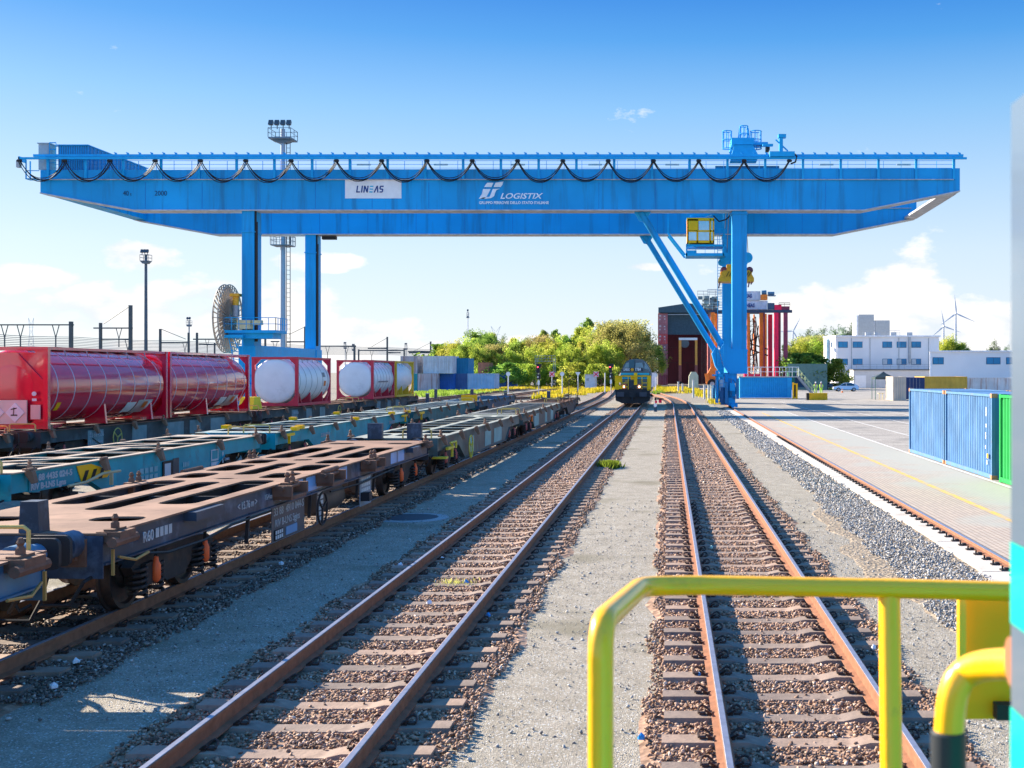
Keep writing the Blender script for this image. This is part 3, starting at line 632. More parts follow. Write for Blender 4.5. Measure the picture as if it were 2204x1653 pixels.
m.box(tx(1657), tx(1664), YF-.9, YF-.4, fz(341), fz(294)); m.box(tx(1655), tx(1670), YF-1, YF-.3, fz(300), fz(293)); m.box(fx(1655), fx(1708), YF-1, YF-.4, fz(341), fz(330)); m.tube([(fx(1668), YF-.7, fz(304)), (fx(1694), YF-.7, fz(328))], .07, 6); m.box(fx(1640), fx(1662), YF-1, YF-.5, fz(318), fz(314))
m.build('tow_arm', BLUE2, tr)
m = MB(); m.box(tx(1648), tx(1655), YT-1, YT+.5, tz(326), tz(316)); m.build('tower_cabinet', DARK, tr)
m = MB(); m.tube([(fx(1706), YF-.8, fz(333)), (fx(1713), YF-.8, fz(340)), (fx(1710), YF-.8, fz(352)), (fx(1700), YF-.8, fz(356))], .08, 6); m.build('supply_cable', BLACK, tr)
# hanging mast and cab platform
m = MB(); m.box(tx(1477), tx(1559), 112.6, 115.5, tz(536), tz(531.5)); m.box(tx(1475), tx(1559), 112.6, 115.5, tz(556), tz(550)); m.box(tx(1477), tx(1498), 112.7, 114.5, tz(550), tz(544))
m.bar((tx(1474), 112.7, tz(554)), (tx(1438), 112.7, tz(508)), .18); m.bar((tx(1474), 115.4, tz(554)), (tx(1438), 115.4, tz(508)), .18); m.bar((tx(1505), 114, tz(468)), (tx(1530), 114, 18.6), .5)
m.bar((tx(1438), 112.7, tz(508)), (tx(1438), 112.7, 22), .16)
for x in (1477, 1555): m.box(tx(x)-.06, tx(x)+.06, 112.6, 112.72, tz(556), tz(531))
for x in (1533, 1557): m.box(tx(x)-.08, tx(x)+.08, 113.8, 113.96, tz(534), 21.8)
m.build('cab_platform', BLUE2, tr)
railing('platform_railing', BLUE2, tr, [(tx(1535), 112.6, tz(533)), (tx(1558), 112.6, tz(533))], 1.5, .5, 2, .03)
railing('platform_railing', BLUE2, tr, [(tx(1476), 112.6, tz(551)), (tx(1556), 112.6, tz(551))], .8, .9, 1, .03)
YELC = M('cab_yellow', (.92, .43, .0), .42, var=.05)
cx0, cx1, cz0, cz1 = tx(1478), tx(1535), tz(529), tz(479)
m = MB(); w = .12; y0, y1 = 112.4, 115.2
m.box(cx0, cx1, y0, y1, cz1, cz1+.12); m.box(cx0, cx1, y0+.1, y1, cz0, cz0+.15)
xm = cx0+.62*(cx1-cx0)
m.box(cx0, xm-.55, y0, y0+.08, cz0+1.15, cz1); m.box(cx0, cx0+w, y0, y0+.1, cz0, cz1); m.box(cx1-w, cx1, y0, y0+.1, cz0, cz1); m.box(cx0, cx1, y0, y0+.09, cz0+1.05, cz0+1.2)
m.box(cx0+.9, cx0+1.05, y0, y0+.09, cz0, cz0+1.1); m.box(xm+.55, xm+.68, y0, y0+.1, cz0, cz1); m.box(cx0, cx1, y0, y0+.09, cz0, cz0+.22); m.box(cx0, cx1, y0, y0+.09, cz1-.15, cz1)
m.box(cx1-w, cx1, y1-w, y1, cz0, cz1); m.box(cx0, cx0+w, y0, y1, cz0, cz1); m.box(cx1-.08, cx1, y0, y1, cz0+1.05, cz0+1.2); m.box(cx0, cx1, y1-.06, y1, cz0, cz1)
cab = m.build('driver_cab', YELC, tr)
CG = M('cab_glass', (.45, .62, .72), .08, var=.1)
for a in ((xm-.5, xm+.5, cz0+1.22, cz1-.17), (xm+.7, cx1-.14, cz0+1.22, cz1-.17), (cx0+.14, cx0+.88, cz0+.24, cz0+1.04), (cx0+1.07, xm+.5, cz0+.24, cz0+1.04), (xm+.7, cx1-.14, cz0+.24, cz0+1.04)):
    MB().box(a[0], a[1], y0+.04, y0+.06, a[2], a[3]).build('window', CG, cab)
m = MB(); m.box(cx0-.05, cx1-.6, y0+.1, y1, cz1+.12, cz1+.2); m.tube([(cx0, y0+.1, cz1+.5), (cx1-.7, y0+.1, cz1+.5)], .05, 5); m.cyl((cx0+.3, y0+.5, cz1+.35), (cx1-.9, y0+.5, cz1+.35), .2, n=10); m.build('roof_unit', BLUE2, cab)
m = MB(); m.tube([(tx(1533), 112.4, 18.1), (tx(1536), 112.4, tz(475)), (tx(1545), 112.4, tz(484)), (tx(1560), 112.4, tz(480)), (tx(1572), 112.4, tz(468)), (tx(1575), 112.4, 18)], .07, 6); m.build('cab_cable', BLACK, tr)
# spreader hanging on ropes
sp = thing('container_spreader', 'orange yellow container spreader hanging on ropes beside the right crane leg', 'spreader', (tx(1584), 115, tz(612)))
OY = M('spreader_yellow', (.76, .38, .02), .5, var=.12, dirt=(.25, .1, .03), damt=.25)
m = MB(); m.box(tx(1546), tx(1621), 113.8, 116.2, tz(608), tz(600)); m.box(tx(1550), tx(1617), 114.2, 115.8, tz(600), tz(586)); m.box(tx(1564), tx(1604), 114.3, 115.7, tz(586), tz(570)); m.prism([(tx(1546), tz(600)), (tx(1556), tz(584)), (tx(1612), tz(584)), (tx(1621), tz(600))], 'y', 113.9, 114.2)
sh = m.build('headblock', OY, sp)
m = MB()
for x in (1562, 1568, 1574, 1604, 1609): m.bar((tx(x), 113.85, tz(597)), (tx(x+6), 113.85, tz(586.5)), .12, .05)
m.build('warning_stripe', BLACK, sh)
for x in (1558, 1613): m = MB(); m.box(tx(x)-.25, tx(x)+.25, 114.5, 115.5, tz(586), tz(578)); m.cyl((tx(x), 114.8, tz(582)), (tx(x), 115.2, tz(582)), .35); m.build('twist_motor', M('maroon_motor', (.15, .05, .09), .5), sp)
for x in (1560, 1608):
    m = MB(); m.disc((tx(x), 114.8, tz(555)), (0, 1, .1), .52, .3, 20); m.disc((tx(x)-.3, 115, tz(565)), (0, 1, .1), .35, .3, 20); m.build('sheave', BLUE2, sp)
for x, zz in ((1549, 622), (1612, 620), (1618, 614)): MB().bar((tx(x), 114, tz(606)), (tx(x)-.15, 114, tz(zz)), .12).build('guide_flipper', M('maroon_motor', (.15, .05, .09)), sp)
for x in (1556, 1564, 1604, 1611): MB().tube([(tx(x), 115, tz(560)), (tx(1584)+(tx(x)-tx(1584))*.6, 115, 21.8)], .03, 4).build('hoist_rope', BLACK, sp)
# ================================================================ flat wagons and tank containers
WH = M('wheel_steel', (.05, .042, .04), .55, .5, var=.3, scale=6, dirt=(.12, .06, .04), damt=.4, dscale=4)
BOG = M('bogie_frame', (.030, .024, .023), .7, var=.3, scale=4, dirt=(.08, .045, .03), damt=.35, dscale=3, bump=.15)
ORB = M('brake_orange', (.80, .12, .03), .42, var=.08)
PINK = M('faded_red_cover', (.42, .09, .08), .6, var=.15)
def leafspring(x, y, z):
    m = MB()
    for i in range(5):
        h = .52-i*.075; pts = [(y-h, z-.03*i+.0), (y, z-.09-.03*i), (y+h, z-.03*i)]
        for a, b in zip(pts, pts[1:]): m.bar((x, a[0], a[1]), (x, b[0], b[1]), .09, .02)
    m.box(x-.06, x+.06, y-.05, y+.05, z-.30, z-.03); return m
def bogie(parent, x, y, side_mat, cover, detail=True):
    b = MB(); zr = .25; r = .46
    for s in (-1, 1):
        X = x+s*1.0
        b.prism([(y-1.32, .83), (y-1.1, .93), (y-.45, .98), (y+.45, .98), (y+1.1, .93), (y+1.32, .83), (y+1.2, .70), (y+.55, .66), (y+.28, .50), (y-.28, .50), (y-.55, .66), (y-1.2, .70)], 'x', X-.07, X+.07)
        for yy in (y-.9, y+.9): b.box(X-.14, X+.14, yy-.16, yy+.16, .56, .84)
    b.box(x-.95, x+.95, y-.18, y+.18, .62, .95); b.box(x-.9, x+.9, y-1.3, y-1.2, .72, .86); b.box(x-.9, x+.9, y+1.2, y+1.3, .72, .86)
    o = b.build('bogie', BOG, parent)
    for yy in (y-.9, y+.9):
        for s in (-1, 1):
            X = x+s*.7535; n = 28 if detail else 14
            MB().lathe([(-s*.09, r+.03), (-s*.06, r+.03), (-s*.055, r), (s*.065, r-.005), (s*.065, r-.06), (s*.02, r-.08), (s*.02, .2), (s*.09, .17), (s*.09, .08)], (X, yy, zr+r), 'x', n).build('wheel', WH, o)
            if detail:
                for q in (-.24, .24):
                    m = MB(); m.tube([(x+s*1.07+.105*math.cos(i*.785), yy+q+.105*math.sin(i*.785), .44+i*.0088) for i in range(0, 42)], .024, 6); m.build('coil_spring', BOG, o)
        MB().cyl((x-.9, yy, zr+r), (x+.9, yy, zr+r), .085, n=10).build('axle', WH, o)
    if cover is not None:
        for yy in (y-.82, y+.78):
            X = x+1.16; m = MB(); m.lathe([(-.17, .02), (-.15, .045), (-.12, .06), (.05, .06), (.1, .035), (.15, .03), (.17, .01)], (X, yy, .74), 'z', 12); MB().bar((X, yy, .88), (X, yy, 1.05), .04, .025).build('hanger', BOG, o)
            m.build('brake_cover', cover, o)
    return o
def wheelset(parent, x, y, n=24):
    r = .46
    for s in (-1, 1): MB().lathe([(-s*.09, r+.03), (-s*.06, r+.03), (-s*.055, r), (s*.065, r-.005), (s*.065, r-.06), (s*.02, r-.08), (s*.02, .2), (s*.16, .15), (s*.16, .07)], (x+s*.7535, y, .25+r), 'x', n).build('wheel', WH, parent)
    MB().cyl((x-.9, y, .71), (x+.9, y, .71), .085, n=10).build('axle', WH, parent)
    for s in (-1, 1):
        l = leafspring(x+s*1.0, y, 1.05).build('leaf_spring', DARK, parent)
        MB().box(x+s*1.0-.12, x+s*1.0+.12, y-.16, y+.16, .56, .80).build('axle_box', DARK, parent)
def buffer_(parent, x, y, s, z, mat, mat2):
    m = MB(); m.lathe([(0, .16), (s*.28, .16), (s*.28, .12), (s*.5, .12), (s*.5, .02)], (x, y, z), 'y', 16); m.build('buffer_casing', mat, parent)
    m = MB(); m.prism(rslot(x-.24, x+.24, z-.17, z+.17, .07, 3), 'y', y+s*.50, y+s*.56); m.build('buffer_head', mat2, parent)
def spigot(m, x, y, z, s=1):
    m.box(x-.06, x+.06, y-.16, y+.16, z, z+.035); m.lathe([(0, .05), (.06, .05), (.09, .028), (.12, .045), (.17, .02)], (x, y, z+.03), 'z', 8)
HRY = M('handrail_yellow', (.62, .42, .12), .55, var=.15)
def handloop(parent, pts, mat=HRY, r=.022): return MB().tube(pts, r, 6).build('handrail', mat, parent)
ZD = 1.40
def flat_wagon(label, x, y0, y1, style, side, top, cover=ORB, hand=HRY, detail=True, axles=2, group='empty flat wagons', zd=ZD, sidedark=None, name='flat_wagon', near=False):
    L = y1-y0; w = thing(name, label, 'rail wagon', (x, (y0+y1)/2, 0), group)
    xw = 1.25; mid = (y0+y1)/2
    outer = [(x-xw, y0), (x+xw, y0), (x+xw, y1), (x-xw, y1)]; holes = []
    if style == 'slotted':
        e = 3.1
        for s in (-1, 1):
            a = sorted((x+s*.48, x+s*1.03))
            n = 3; yy = y0+e
            seg = [(y0+3.0, y0+6.7), (y0+7.1, mid-1.0), (mid-.6, mid+.9), (mid+1.2, y1-6.9), (y1-6.5, y1-2.9)]
            for q0, q1 in seg: holes.append(rslot(a[0], a[1], q0, q1, .22))
            for q in (y0+1.1, y1-1.55): holes.append(rslot(a[0]-.05, a[1]+.05, q, q+.5, .2))
        for q0, q1 in ((y0+2.3, y0+6.4), (y0+6.9, mid-2.1), (mid-1.4, mid+1.3), (mid+2, y1-6.8), (y1-6.3, y1-2.4)): holes.append(rslot(x-.2, x+.2, q0, q1, .18))
    else:
        n = max(4, int(L/1.9)); st = (L-1.5)/n
        for i in range(n):
            q0 = y0+.75+i*st; q1 = q0+st-.16
            if style == 'oval' and (i == 0 or i >= n-1):
                for cx in (-.75, 0, .75): holes.append(rslot(x+cx-.28, x+cx+.28, q0+.3, q1-.3, .26))
            elif style == 'ladder': holes.append([(x-1.07, q0), (x+1.07, q0), (x+1.07, q1), (x-1.07, q1)])
            elif style == 'diag' and i % 3 == 1:
                holes.append([(x-1.07, q0+.12), (x-1.07, q1), (x+.35, q1)]); holes.append([(x-.8, q0), (x+1.07, q0), (x+1.07, q1), (x+.6, q1)])
            else:
                holes.append([(x-1.07, q0), (x-.11, q0), (x-.11, q1), (x-1.07, q1)]); holes.append([(x+.11, q0), (x+1.07, q0), (x+1.07, q1), (x+.11, q1)])
    plate([outer]+holes, .025, 'deck_frame', top, w, (0, 0, zd-.0125))
    m = MB()
    for s in (-1, 1):
        X = x+s*(xw-.07); z0 = zd-.03
        if style == 'slotted':
            m.box(X-.012, X+.012, y0, y1, z0-.32, z0); m.box(X-.08, X+.07, y0, y1, z0-.34, z0-.32)
        else:
            d0 = .36; d1 = .82; a = 3.3 if axles == 2 and L > 15 else 2.9
            m.prism([(y0, z0), (y1, z0), (y1, z0-d0), (y1-a, z0-d0), (y1-a-1.1, z0-d1), (y0+a+1.1, z0-d1), (y0+a, z0-d0), (y0, z0-d0)], 'x', X-.02, X+.02)
            m.prism([(y0+a, z0-d0+.005), (y0+a+1.1, z0-d1+.005), (y1-a-1.1, z0-d1+.005), (y1-a, z0-d0+.005), (y1-a, z0-d0-.02), (y1-a-1.1, z0-d1-.02), (y0+a+1.1, z0-d1-.02), (y0+a, z0-d0-.02)], 'x', X-.09, X+.07)
    sd = m.build('side_sill', side, w)
    m = MB(); m.box(x-.16, x+.16, y0, y1, zd-(.62 if style == 'slotted' else .42), zd-(.34 if style == 'slotted' else .03))
    for q in ((y0+2.3), (y1-2.3)): m.box(x-1.1, x+1.1, q-.25, q+.25, zd-.40, zd-.03)
    i = y0+.6
    while i < y1-.5: m.box(x-1.15, x+1.15, i, i+.06, zd-.25, zd-.04); i += (L-1.2)/max(4, int(L/1.9))
    if style == 'slotted':
        for s in (-1, 1): m.box(x+s*.35-.02, x+s*.35+.02, y0+1, y1-1, zd-.40, zd-.04)
    m.build('underframe', DARK, w)
    for s, yy in ((-1, y0), (1, y1)):
        h = MB(); h.box(x-1.22, x+1.22, yy-(.02 if s < 0 else -.0), yy+(.0 if s < 0 else .02), zd-.52, zd-.03).box(x-.25, x+.25, yy-.05, yy+.05, zd-.6, zd-.2)
        h = h.build('headstock', side, w)
        for bx in (-.875, .875): buffer_(w, x+bx, yy, s, zd-.12 if near else zd-.16, side, DARK)
        if detail: MB().bar((x, yy, zd-.35), (x, yy+s*.5, zd-.40), .07, .12).tube([(x+.5, yy+s*.04, zd-.4), (x+.5, yy+s*.25, zd-.55), (x+.42, yy+s*.38, .7), (x+.3, yy+s*.3, .55)], .028, 6).build('coupling', DARK, w)
        handloop(w, [(x+1.1, yy+s*.05, zd-.5), (x+1.1, yy+s*.22, zd-.52), (x+.95, yy+s*.24, .62), (x+.62, yy+s*.24, .62), (x+.6, yy+s*.05, zd-.5)], DARK)
        if hand: handloop(w, [(x+.25, yy+s*.02, zd), (x+.25, yy+s*.02, zd+.2), (x+.3, yy+s*.02, zd+.24), (x+1.0, yy+s*.02, zd+.24), (x+1.05, yy+s*.02, zd+.2), (x+1.05, yy+s*.02, zd)], hand)
    if axles == 2 and L < 15:
        wheelset(w, x, y0+2.5); wheelset(w, x, y1-2.3)
    else:
        for q in (y0+2.35, y1-2.15): bogie(w, x, q, side, cover, detail)
    # container spigots and folding brackets on the side sill
    q = [y0+(.22 if near else .5), y0+3.4, y0+6.3, mid-.5, y1-6.5, y1-3.4, y1-.5]
    for j, yy in enumerate(q):
        for s in (1, -1):
            if L < 15 and j in (2, 4): continue
            m = MB(); X = x+s*(xw+.05)
            if style == 'slotted':
                if j in (0, 6): m.box(X-.18, X+.1, yy-.2, yy+.2, zd-.12, zd+.01); spigot(m, X-.05, yy, zd); m.cyl((X+.05, yy-.3, zd-.1), (X+.05, yy+.3, zd-.1), .06, n=8)
                elif j in (2, 3, 4):
                    m.box(X-.1, X+.22, yy-.45, yy-.37, zd-.2, zd-.02); m.box(X-.1, X+.22, yy+.37, yy+.45, zd-.2, zd-.02); m.cyl((X+.08, yy-.55, zd-.06), (X+.08, yy+.5, zd-.06), .035, n=8); m.box(X-.1, X+.2, yy-.4, yy+.4, zd-.26, zd-.2)
                    if j != 3: spigot(m, X+.04, yy-.12, zd-.02); spigot(m, X+.04, yy+.15, zd-.02)
                    else: m.cyl((X+.02, yy-.4, zd+.0), (X+.06, yy+.4, zd+.02), .045, n=8)
                else: continue
            else:
                m.prism([(X-.07, zd+.02), (X+.06, zd+.0), (X+.12, zd-.22), (X+.05, zd-.24), (X-.07, zd-.06)], 'y', yy-.065, yy+.065); m.cyl((X+.0, yy-.13, zd+.03), (X+.0, yy+.13, zd+.03), .03, n=7)
                if j in (0, 3, 6): spigot(m, X-.12, yy+.2, zd)
            m.build('container_bracket', RUST if style == 'slotted' else M('bracket_rust', (.24, .13, .08), .75, var=.25, scale=6), w)
    return w
def handwheel(w, X, y, z, r, mat, n=20):
    m = MB(); m.tube([(X, y+r*math.cos(2*math.pi*j/n), z+r*math.sin(2*math.pi*j/n)) for j in range(n)], .02, 6, closed=True)
    for a in (0, 1, 2): t = a*2*math.pi/3+.4; m.bar((X, y, z), (X, y+r*math.cos(t), z+r*math.sin(t)), .03)
    return m.build('hand_wheel', mat, w)
def panel(w, X, y0, y1, z0, z1, mat, name='side_panel', th=.012): return MB().box(X, X+th, y0, y1, z0, z1).build(name, mat, w)
WTX = M('wagon_lettering', (.40, .42, .44), .6)
SLATE = M('slate_blue_side', (.032, .045, .07), .5, var=.35, scale=1.2, dirt=(.13, .18, .26), damt=.32, dscale=1.5)
# --- the rusty brown slotted wagon in front
w1 = flat_wagon('rusty brown slotted flat wagon, nearest whole wagon with orange brake covers', -7.7, 13.6, 32.0, 'slotted', SLATE, TAN, hand=None, near=True)
X = -7.7+1.252
MB().box(X-.35, X+.12, 15.9, 16.9, ZD-.15, ZD-.03).build('step_box', SLATE, w1); MB().box(X-.35, X+.12, 29.4, 30.3, ZD-.15, ZD-.03).build('step_box', SLATE, w1)
lx = X-.055
text('R60', .19, WTX, w1, (X+.02, 14.5, ZD-.24), 'right'); 
for i in range(4): panel(w1, X-.05, 15.02+i*.13, 15.12+i*.13, ZD-.25, ZD-.13, WTX, 'marking', .004)
text('< 15.76 m >', .17, WTX, w1, (lx, 17.9, ZD-.25), 'right'); text('15.4 m', .13, WTX, w1, (lx, 19.1, ZD-.22), 'right')
panel(w1, lx, 20.1, 20.9, ZD-.29, ZD-.09, WTX, 'sign_plate'); text('EUROPEAN UNION', .07, M('label_navy', (.03, .06, .2)), w1, (lx+.013, 20.25, ZD-.2), 'right')
BP = M('blue_patch', (.14, .32, .60), .4, var=.25, scale=2, dirt=(.3, .4, .5), damt=.3)
for a, b in ((19.85, 21.1), (21.3, 22.3), (23.2, 24.0), (25.8, 26.6), (27.8, 28.4), (28.5, 29.2)): panel(w1, lx-.006, a, b, ZD-.31, ZD-.05, BP, 'paint_patch', .004)
PLT = M('sign_plate_grey', (.09, .085, .09), .5, var=.2, dirt=(.15, .14, .14), damt=.3)
pl = panel(w1, X-.12, 19.6, 21.35, .42, 1.03, PLT, 'number_plate')
text('33 88  4910 044-5', .19, WTX, pl, (X-.105, 19.68, .85), 'right', width=1.6); text('RIV B-LNS Sgjns', .18, WTX, pl, (X-.105, 19.75, .66), 'right', width=1.3)
gr = M('grid_white', (.55, .57, .58), .6)
fr = panel(w1, X-.10, 19.7, 20.12, .44, .62, M('black_plate', (.02, .02, .025)), 'label_frame')
for i in range(4):
    for j in range(2): panel(fr, X-.088, 19.73+i*.1, 19.80+i*.1, .46+j*.08, .52+j*.08, gr, 'marking', .004)
panel(w1, X-.106, 20.3, 20.9, .46, .6, M('pale_blue_label', (.15, .30, .5)), 'label')
p2 = panel(w1, X-.12, 22.1, 22.55, .42, 1.05, PLT, 'data_plate')
for j in range(6): panel(p2, X-.106, 22.15, 22.5, .46+j*.1, .53+j*.1, gr, 'marking', .004)
handwheel(w1, X+.03, 22.0, .72, .30, DARK)
p3 = panel(w1, X-.12, 25.2, 26.15, .38, 1.05, M('data_plate_pale', (.22, .25, .29), .5, var=.15), 'data_plate')
for j in range(3):
    for i in range(5): panel(p3, X-.106, 25.32+i*.15, 25.43+i*.15, .68+j*.11, .75+j*.11, gr, 'marking', .004)
MB().box(X-.12, X+.08, 25.25, 25.5, .5, .68).build('brake_changeover_box', M('black_plate', (.02, .02, .025)), p3)
MB().lathe([(-.85, .05), (-.8, .24), (-.7, .29), (.7, .29), (.8, .24), (.85, .05)], (X-.55, 23.9, .72), 'y', 20).build('air_tank', M('air_tank_brown', (.10, .075, .06), .55, var=.3), w1)
MB().lathe([(-.5, .05), (-.48, .19), (.48, .19), (.5, .05)], (X-.5, 26.9, .75), 'y', 18).build('air_tank', M('air_tank_brown', (.10, .075, .06)), w1)
m = MB()
for yy in (13.5, 13.2): pass
for sx_ in (-.55, .35):
    MB().prism([(-7.7+sx_-.12, ZD-.02), (-7.7+sx_+.12, ZD-.02), (-7.7+sx_+.10, ZD+.36), (-7.7+sx_-.10, ZD+.36)], 'y', 13.62, 13.86).build('stanchion', SLATE, w1)
# wagon ahead of it at the left picture edge
w0 = flat_wagon('bluish flat wagon end cut off by the left picture edge, lowest in the yard', -7.7, -6.2, 12.3, 'slotted', M('bluish_sill', (.06, .15, .25), .5, var=.2, dirt=(.15, .2, .25), damt=.3), TAN, hand=HRY, near=True)
MB().prism([(-7.95, ZD-.02), (-7.62, ZD-.02), (-7.66, ZD+.42), (-7.92, ZD+.42)], 'y', 11.95, 12.2).build('stanchion', SLATE, w0)
GG = M('grey_green_side', (.075, .12, .115), .55, var=.35, scale=1.0, dirt=(.05, .045, .045), damt=.55, dscale=.8)
GT = M('grey_green_top', (.27, .29, .25), .7, var=.25, scale=2, dirt=(.28, .21, .17), damt=.3, dscale=2)
YG = M('lime_yellow', (.62, .50, .04), .5)
w2 = flat_wagon('grey green flat wagon with oval deck holes and a lime yellow hand wheel', -7.7, 33.3, 51.7, 'oval', GG, GT, cover=PINK)
handwheel(w2, -7.7+1.33, 38.3, .85, .36, YG)
for q in (-.5, .6): MB().prism([(-7.7+q-.2, ZD-.02), (-7.7+q+.2, ZD-.02), (-7.7+q+.2, ZD+.42), (-7.7+q-.2, ZD+.42)], 'y', 33.1, 33.3).build('stanchion', SLATE, w2)
MB().box(-6.42, -6.34, 34.2, 35.1, 1.0, 1.08).box(-6.42, -6.36, 35.0, 35.1, .75, 1.2).tube([(-6.3, 34.3, 1.2), (-6.3, 35.2, 1.2), (-6.3, 35.2, 1.0)], .03, 6).build('brake_lever', YG, w2)
MB().box(-6.7, -6.25, 33.4, 33.7, .80, .86).build('step', YG, w2)
PT = M('pale_teal_patch', (.16, .36, .36), .55, var=.2, scale=2)
for a, b in ((38.6, 39.6), (42.0, 43.4), (44.2, 46.2)): panel(w2, -7.7+1.205, a, b, .62, 1.15, PT, 'paint_patch', .006)
w3 = flat_wagon('grey green flat wagon with pale teal side patches, third in the nearest row', -7.7, 53.0, 71.4, 'ladder', GG, M('dusty_grey_top', (.24, .25, .23), .7, var=.25), cover=PINK)
for a, b in ((57.5, 59.5), (62.5, 63.5), (65.5, 66.8)): panel(w3, -7.7+1.205, a, b, .62, 1.2, PT, 'paint_patch', .006)
MB().tube([(-6.35, 54.2, 1.25), (-6.35, 55.2, 1.25), (-6.35, 55.2, .95)], .05, 6).build('brake_lever', ORANGE, w3)
w4 = flat_wagon('dark rusty flat wagon at the far end of the nearest row', -7.7, 72.7, 85.6, 'ladder', M('dark_brown_side', (.06, .05, .05), .6, var=.3), RUST, cover=None, detail=False)
handloop(w4, [(-6.6, 86.0, 1.3), (-6.6, 86.0, 2.6), (-6.7, 86.0, 2.75), (-7.1, 86.0, 2.75), (-7.2, 86.0, 2.6), (-7.2, 86.0, .6)], RUST, .035)
# --- teal row
xD = -13.25
TT = M('teal_dusty_top', (.36, .28, .22), .7, var=.2, scale=2, dirt=(.16, .30, .29), damt=.25, dscale=2.5)
d1 = flat_wagon('short two axle teal flat wagon with number plate at left', xD, 21.7, 35.0, 'diag', TEAL, TT, cover=None, hand=HRY, group='empty flat wagons')
X = xD+1.21
pn = panel(d1, X, 22.3, 24.0, .98, 1.32, M('number_teal', (.01, .22, .27), .5), 'number_plate'); text('33 88 4435 024-5', .17, WTX, pn, (X+.014, 22.35, 1.18), 'right', width=1.55, bold=.006); text('RIV B-LNS Lgns', .16, WTX, pn, (X+.014, 22.35, 1.02), 'right', width=1.3, bold=.006)
MB().prism([(24.1, 1.34), (24.7, 1.34), (25.6, 1.12), (25.4, 1.0), (24.3, 1.0)], 'x', X, X+.015).build('hazard_panel', YEL, d1)
m = MB()
for q in (24.3, 24.65, 25.0): m.prism([(q, 1.0), (q+.15, 1.0), (q+.3, 1.22), (q+.15, 1.22)], 'x', X+.016, X+.02)
m.build('hazard_stripes', BLACK, d1)
m = MB(); m.tube([(X+.1, 23.6, .98), (X+.12, 24.3, 1.0), (X+.16, 24.9, 1.12), (X+.2, 25.6, 1.12)], .03, 6); m.bar((X+.2, 25.2, 1.1), (X+.2, 25.2, .85), .06); m.build('brake_lever', M('cream_rust', (.52, .40, .22), .6), d1)
for a, b, c, nm in ((27.0, 28.0, .75, 'data_grid'), (29.4, 29.8, .72, 'data_grid')):
    for i in range(4):
        for j in range(2): panel(d1, X+.002, a+i*(b-a)/4, a+(i+.75)*(b-a)/4, c+j*.17, c+.12+j*.17, M('pale_teal_label', (.2, .42, .45)), 'marking', .004)
panel(d1, X+.002, 28.2, 28.75, .66, 1.12, BLACK, 'label_frame', .02); panel(d1, X+.024, 28.28, 28.62, .74, 1.06, gr, 'label', .004)
panel(d1, X+.002, 28.8, 29.15, .6, 1.15, M('dark_grey_patch', (.07, .07, .075)), 'paint_patch', .006)
panel(d1, X+.002, 31.2, 31.7, .9, 1.2, gr, 'label', .006); panel(d1, X+.009, 31.26, 31.64, .95, 1.17, TEAL, 'label', .004); panel(d1, X+.002, 31.2, 31.75, .78, .87, gr, 'label', .006)
panel(d1, X+.002, 32.0, 32.06, .8, 1.1, gr, 'marking', .004); text('Lineas', .14, WTX, d1, (X+.004, 32.15, .85), 'right')
d2 = flat_wagon('teal flat wagon with bright yellow end levers behind the brown wagon', xD, 36.3, 54.7, 'ladder', TEAL, M('teal_white_top', (.30, .36, .34), .65, var=.25, scale=2, dirt=(.33, .25, .2), damt=.25), cover=PINK, hand=HRY)
YB = M('bright_yellow', (1.0, .50, .0), .4)
for w_, y_ in ((d2, 37.3), (d2, 53.8)):
    MB().bar((xD+1.3, y_-.5, 1.28), (xD+1.3, y_+.5, 1.28), .09, .08).bar((xD+1.32, y_, 1.28), (xD+1.32, y_, 1.0), .07).box(xD+1.2, xD+1.4, y_+.5, y_+.8, 1.38, 1.5).build('brake_lever', YB, w_)
for y_ in (38.6, 45.5, 51.5):
    for s in (-1, 1): MB().box(xD+s*1.2-.12, xD+s*1.2+.12, y_, y_+.3, 1.4, 1.52).build('corner_lock', YB, d2)
for y_, s_ in ((41, 'A'), (51, 'B')): text('33 88 4557 0', .2, WTX, d2, (xD+1.235, y_, 1.0), 'right')
d3 = flat_wagon('dark teal flat wagon with yellow levers, third in the middle row', xD, 56.0, 74.0, 'ladder', M('dark_teal_side', (.02, .14, .15), .55, var=.35, dirt=(.05, .05, .05), damt=.35), M('teal_white_top', (.3, .36, .34)), cover=PINK)
MB().bar((xD+1.3, 56.9, 1.28), (xD+1.3, 57.9, 1.28), .1).bar((xD+1.3, 57.4, 1.28), (xD+1.3, 57.4, .95), .08).build('brake_lever', YB, d3)
d4 = flat_wagon('dark blue green flat wagon at the far end of the middle row', xD, 75.4, 93.0, 'ladder', M('blue_dark_side', (.03, .09, .13), .55, var=.3), M('bluish_deck', (.10, .19, .27), .6, var=.2), cover=None, detail=False)
MB().box(xD+.1, xD+1.1, 75.3, 75.5, 1.42, 1.8).build('end_board', YEL, d4)
